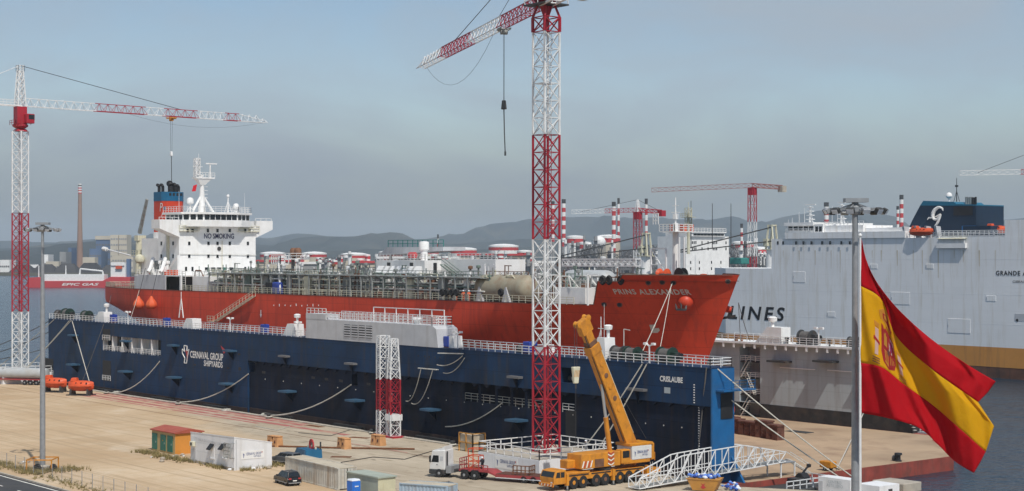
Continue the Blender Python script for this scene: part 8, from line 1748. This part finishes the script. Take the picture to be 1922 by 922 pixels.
def block(name, label, cat, px0, px1, pt, d, m, depth=40, base=1.5, windows=None, roof=None, group=None):
    a, b = D(px0, 477, d), D(px1, 477, d); zt_ = D(px0, pt, d)[2]; w = (px1 - px0) / FOC * d; c = D((px0 + px1) / 2, 477, d); o = thing(name, label, cat, (c[0], c[1], base), math.asin(SS), group)
    MB().box(-w / 2, w / 2, 0, depth, 0, zt_ - base).build('wall', m, o)
    if windows:
        nx_, nz_, mw = windows; 
        for i in range(nx_):
            for k in range(nz_): x = -w / 2 + w * (i + .5) / nx_; z = (zt_ - base) * (k + .6) / (nz_ + .3); MB().box(x - w / nx_ * .36, x + w / nx_ * .36, -.25, -.01, z - 1.4, z + 1.2).build('window', mw, o)
    if roof: MB().box(-w / 2 - 1, w / 2 + 1, -1, depth + 1, zt_ - base, zt_ - base + roof[0]).build('roof', roof[1], o)
    return o
block('power_station', 'blue grey boiler house of the power station across the bay', 'building', 180, 212, 450, 2550, 'far_blue', 40, 1.5, (6, 4, 'far_dark'), (6, 'far_cream')); block('power_station', 'tall cream power station tower, left of the pair', 'building', 207, 222, 441, 2500, 'far_cream', 30, 1.5, (3, 6, 'far_grey')); block('power_station', 'tall cream power station tower, right of the pair', 'building', 223, 238, 441, 2500, 'far_cream', 30, 1.5, (4, 6, 'far_grey')); block('power_station', 'lower blue annex of the power station across the bay', 'building', 168, 190, 467, 2480, 'far_blue', 40, 1.5, (5, 2, 'far_dark')); block('power_station', 'low cream hall at the foot of the cream towers', 'building', 210, 250, 480, 2440, 'far_cream', 30, 1.5, (8, 2, 'far_grey'))
for i, (a, b, t, m_, lab) in enumerate([(0, 18, 488, 'white_far', 'low white shed on far shore at the left edge'), (56, 74, 497, 'white_far', 'white shed on the far shore behind the left lattice mast'), (86, 110, 491, 'far_cream', 'cream shed on the far shore right of the lamp mast'), (112, 124, 473, 'far_grey', 'grey silo building on the far shore'), (82, 90, 478, 'white_far', 'slim white silo on the far shore beside the lamp mast'), (155, 178, 483, 'far_cream', 'long pale hall at the foot of brown chimney'), (128, 134, 465, 'far_blue', 'slim blue tower on the far shore left of the brown chimney'), (10, 40, 500, 'far_grey', 'grey quay shed on far shore at far left')]): block('waterfront_shed', lab, 'building', a, b, t, 2400 + i * 12, m_, 30, 1.5, (5, 1, 'far_dark'))
p = D(130, 477, 2350)
for i in range(5):
    px = 40 + i * 42; c = D(px, 477, 2320 - i * 4); w = 46 / FOC * 2300; o = thing('coal_heap', 'dark coal heap on the far quay, number %s from the left' % ['one', 'two', 'three', 'four', 'five'][i], 'coal heap', (c[0], c[1], 1.5), math.asin(SS), 'coal heaps on the far quay')
    MB().taper((-w / 2, w / 2, -6, 30), (-w / 2 + 9, w / 2 - 9, 6, 14), 0, 11 + (i * 5) % 4).build('heap', 'coal', o)
# EPIC GAS coaster across the bay
ED = 1483.0
eg = thing('distant_gas_carrier', 'red gas carrier with white letters anchored across the bay at left', 'ship', D(145, 540, ED), math.asin(SS)); kk = ED / FOC
hp = [(-96 * kk, .9), (-92 * kk, 9.0), (-72 * kk, 9.6), (-67 * kk, 6.0), (47 * kk, 6.0), (62 * kk, 9.8), (100 * kk, 9.6), (98 * kk, 0), (-90 * kk, -.6)]
MB().prism(hp, 'y', -.0, 16).build('hull', 'far_red', eg); MB().box(-66 * kk, 50 * kk, 1, 15, 6.0, 12.0).build('cargo_trunk', 'white_far', eg)
letters('EPIC GAS', lambda u, v: (4 * kk + u, -.12, 1.9 + v), 'text_white', eg, world=False, size=3.2, shear=.3, bold=.06, width=70 * kk)
MB().box(62 * kk, 90 * kk, 1.5, 14.5, 9.6, 22).build('bridge_house', 'white_far', eg); MB().box(63 * kk, 88 * kk, .5, 15.5, 20, 23).build('wheelhouse', 'white_far', eg); MB().box(90 * kk, 96 * kk, 5, 11, 9.6, 26).build('funnel', 'far_blue', eg); MB().box(72 * kk, 84 * kk, -.4, 1.4, 17, 19.5).build('lifeboat_hull', 'orange', eg)
for x in (-77, -26): MB().cyl((x * kk, 8, 6), (x * kk, 8, 20), .6, .4, 8).build('mast', 'white_far', eg)
m = MB(); m.tube([(2 * kk, 3, 9), (4 * kk, 3, 17), (46 * kk, 3, 15), (48 * kk, 3, 9)], .7, 8); m.build('hose_boom', 'white_far', eg)
# storage tanks with red bands
def tank_far(px, pt, d, wpx, label, hpx=None, dome=True, base=1.5, band=True):
    q = D(px, 477, d); zt_ = D(px, pt + 3, d)[2]; r_ = wpx * .8 / 2 / FOC * d; o = thing('storage_tank', label, 'storage tank', (q[0], q[1], base), 0, 'refinery storage tanks'); H = zt_ - base
    MB().cyl((0, 0, 0), (0, 0, H * .86), r_, n=28).build('shell', 'far_cream' if int(px) % 3 else 'white_far', o, smooth=True)
    MB().cyl((0, 0, H * .86), (0, 0, H * .95), r_ * 1.002, n=28).build('band', 'far_red' if band else 'far_grey', o, smooth=True); MB().lathe((0, 0, H * .95), [(r_ * 1.01, 0), (r_ * 1.01, H * .05), (r_ * .6, H * .05 + r_ * .08), (r_ * .05, H * .05 + r_ * .12)], 28).build('roof', 'white_far', o, smooth=True)
    m = MB()
    for k in range(16): a0 = k / 16 * 2.2 + 3.4; z = H * k / 16; m.box(r_ * 1.02 * math.cos(a0) - .6, r_ * 1.02 * math.cos(a0) + .6, r_ * 1.02 * math.sin(a0) - .6, r_ * 1.02 * math.sin(a0) + .6, z, z + .3)
    m.build('spiral_stair', 'far_grey', o)
T_ = [(1080, 441, 1450, 44, 'wide red banded tank right of the near lattice mast'), (1142, 440, 1480, 56, 'widest red banded tank behind the chimney pair'), (1098, 452, 1250, 30, 'small low red banded tank left of the chimney pair'), (512, 472, 1500, 60, 'red banded tank just right of the white bridge house'), (590, 472, 1520, 58, 'red banded tank behind the twin vent masts'), (545, 483, 1300, 26, 'small domed tank below the twin vent masts'), (665, 474, 1500, 64, 'red banded tank left of the compressor house'), (640, 480, 1320, 24, 'small pale tank left of the compressor house'), (618, 484, 1280, 24, 'small red banded tank among the tank group left'), (733, 470, 1480, 56, 'red banded tank behind compressor house, left'), (800, 466, 1550, 60, 'red banded tank behind compressor house, middle'), (870, 464, 1580, 62, 'red banded tank behind compressor house, right'), (945, 458, 1620, 70, 'broad red banded tank left of the near lattice mast'), (985, 468, 1400, 36, 'smaller red banded tank touching the near lattice mast'), (905, 474, 1380, 34, 'low red banded tank above the ochre deck tank'), (1330, 452, 1500, 40, 'red banded tank hidden behind the white cargo ship'), (1395, 452, 1450, 56, 'red banded tank behind the distant flat top crane'), (1425, 462, 1350, 40, 'red banded tank right of the distant flat top crane'), (1250, 462, 1500, 34, 'red banded tank left of the tanker foremast')]
for t in T_: tank_far(*t)
for px, py, r_, lab in ((1125, 455, 12, 'white gas sphere left of the chimney pair'), (1245, 463, 8, 'white gas sphere left of the tanker foremast'), (1106, 462, 6, 'small white gas sphere beside the grey column group')):
    q = D(px, py, 1240); R_ = r_ / FOC * 1240; o = thing('gas_sphere', lab, 'gas sphere', (q[0], q[1], 1.5)); MB().lathe((0, 0, q[2] - 1.5), [(R_ * math.cos(a * math.pi / 12), R_ * math.sin(a * math.pi / 12)) for a in range(-6, 7)], 20).build('shell', 'white_far', o, smooth=True)
    for k in range(6): MB().cyl((R_ * .9 * math.cos(k), R_ * .9 * math.sin(k), 0), (R_ * .9 * math.cos(k), R_ * .9 * math.sin(k), q[2] - 1.5), .35, n=6).build('leg', 'far_grey', o)
# process columns and pipe frames: many slim grey shapes
for i in range(140):
    px = rnd.choice([rnd.uniform(1050, 1260), rnd.uniform(1050, 1260), rnd.uniform(880, 1000), rnd.uniform(1370, 1450), rnd.uniform(600, 900)]); d = rnd.uniform(1130, 1240); base = 1.5
    tall = rnd.random() < .42; pt = rnd.uniform(440, 468) if tall and px > 1040 else rnd.uniform(468, 500); q = D(px, pt, d); w = rnd.uniform(1.2, 2.6); solid = rnd.random() < .55; vm = rnd.choice(['far_grey', 'far_dark', 'far_grey', 'white_far']); near = min(((1058, 'the chimney right of the near mast'), (1152, 'the chimney pair'), (1213, 'the chimney right of the far peaked crane'), (1260, 'the tanker foremast'), (940, 'the ochre deck tank'), (1412, 'the distant flat top crane'), (820, 'the compressor house'), (650, 'the pipe rack amidships')), key=lambda t_: abs(t_[0] - px))[1]
    lab = ('tall ' if tall else 'low ') + ({'far_grey': 'grey', 'far_dark': 'dark', 'white_far': 'white'}[vm] + ' process column with platforms near ' if solid else 'open steel process frame near ') + near
    o = thing('process_column', lab, 'process column', (q[0], q[1], base), R(20), 'refinery process columns'); H = max(q[2] - base, 6)
    if solid:
        MB().cyl((0, 0, 0), (0, 0, H), w * .6, n=10).build('vessel', vm, o, smooth=True)
        for k in range(3): MB().box(-w, w, -w, w, H * (.35 + .28 * k), H * (.35 + .28 * k) + .35).build('platform', 'far_dark', o)
    else: MB().lattice((0, 0, 0), (0, 0, H * .85), w * 3.2, 5, .28, .2).build('frame', 'far_dark', o); MB().box(-w, w, -w, w, H * .3, H * .7).build('vessel', 'far_grey', o)
for i in range(8):
    px = 1050 + i * 28; d = 1120 + (i % 4) * 12; q = D(px, rnd.uniform(488, 505), d); o = thing('pipe_bridge', 'low pipe bridge in the refinery behind the tanker foredeck', 'pipe bridge', (q[0], q[1], 1.5), math.asin(SS) + .2, 'refinery pipe bridges'); H = q[2] - 1.5
    m = MB()
    for k in range(4): m.bar((k * 6 - 9, 0, 0), (k * 6 - 9, 0, max(H, 6)), .3)
    for k in range(3): m.bar((-10, 0, max(H, 6) - k * 3), (10, 0, max(H, 6) - k * 3), .35)
    m.build('frame', 'far_dark', o)
# flat roofed refinery sheds that fill the shore line
for i, (a, b, t, m_) in enumerate([(480, 560, 492, 'far_cream'), (560, 640, 496, 'far_grey'), (640, 720, 494, 'far_cream'), (720, 860, 486, 'far_cream'), (860, 1000, 480, 'far_cream'), (1000, 1060, 494, 'far_grey'), (1230, 1330, 492, 'far_grey'), (1370, 1460, 482, 'far_cream')]): block('refinery_shed', 'pale low refinery shed on the far shore, %s from the left' % ['first', 'second', 'third', 'fourth', 'fifth', 'sixth', 'seventh', 'eighth'][i], 'building', a, b, t, 1260 + i * 7, m_, 40, 1.5, (9, 2, 'far_dark'), (1.6, 'far_red' if i % 2 == 0 else 'white_far'), 'refinery sheds')

near_ = ((1058, 'the chimney right of the near mast'), (1152, 'the chimney pair'), (940, 'the ochre deck tank'), (820, 'the compressor house'), (690, 'the pipe rack'), (600, 'the twin vent masts'), (520, 'the bridge house'), (1420, 'the distant flat top crane'))
for i in range(34):
    px = [500, 528, 556, 572, 600, 628, 652, 676, 690, 712, 742, 768, 784, 815, 838, 862, 880, 902, 924, 940, 962, 978, 994, 1056, 1072, 1090, 1112, 1132, 1170, 1186, 1228, 1380, 1402, 1436][i]; w = 12 + (i * 7) % 11; nm = min(near_, key=lambda t_: abs(t_[0] - px))[1]
    tank_far(px, 474 + (i * 5) % 13, 1180 + (i * 37) % 160, w, ('slim ' if w < 15 else 'small ' if w < 19 else 'squat ') + ('red banded' if i % 3 else 'grey banded') + ' tank in the crowd near ' + nm, band=bool(i % 3))
# fittings on the carrier side: shell doors, vents, draught of rust below the deck scuppers
for px, py, w, h in ((1500, 520, 2.2, 3.0), (1690, 560, 3.0, 3.2), (1800, 612, 3.4, 3.6), (1560, 590, 1.4, 1.4), (1860, 560, 1.4, 1.4), (1640, 500, 1.2, 1.2), (1745, 500, 1.2, 1.2)):
    q = S(px, py, CY); d_ = bevel(MB().box(q[0] - w, q[0] + w, CY - .07, CY - .002, q[2] - h / 2, q[2] + h / 2).build('shell_door', 'carrier_white', cr_, world=True), .05, 1)
    MB().box(q[0] - w + .15, q[0] - w + .35, CY - .12, CY - .07, q[2] - .3, q[2] + .3).build('hinge', 'grey_house', d_, world=True)
mat('rust_run', (.58, .52, .42), .7, var=.1, scale=.4, streak=((.44, .33, .2), .9))
for i in range(16):
    px = 1470 + i * 26 + (i * 17) % 13; q = S(px, 470, CY); L_ = 2.0 + (i * 7) % 6; w = .10 + .05 * (i % 3)
    MB().add([(q[0] - w, CY - .02, q[2]), (q[0] + w, CY - .02, q[2]), (q[0] + w * .5, CY - .02, q[2] - L_), (q[0] - w * .3, CY - .02, q[2] - L_)], [(3, 2, 1, 0)]).build('rust_run', 'rust_run', cr_, world=True)
# ------------------------------------------------------------------ the air over the bay
hz = MB()
A = [RD(-5200, -200), RD(5200, -200), RD(5200, 13500), RD(-5200, 13500)]
hz.add([(p[0], p[1], -7.5) for p in A] + [(p[0], p[1], 260) for p in A], [(3, 2, 1, 0), (4, 5, 6, 7), (0, 1, 5, 4), (1, 2, 6, 5), (2, 3, 7, 6), (3, 0, 4, 7)])
hm = bpy.data.materials.new('haze_air'); hm.use_nodes = True; hn, hl = hm.node_tree.nodes, hm.node_tree.links; hn.clear()
ho = hn.new('ShaderNodeOutputMaterial'); pv = hn.new('ShaderNodeVolumePrincipled')
pv.inputs['Color'].default_value = (.70, .82, .95, 1); pv.inputs['Density'].default_value = .00007; pv.inputs['Anisotropy'].default_value = 0.0
hl.new(pv.outputs[0], ho.inputs['Volume']); MATS['haze_air'] = hm
hzo = hz.build('haze', 'haze_air'); hzo['kind'] = 'stuff'; hzo['label'] = 'thin grey blue haze over the bay'
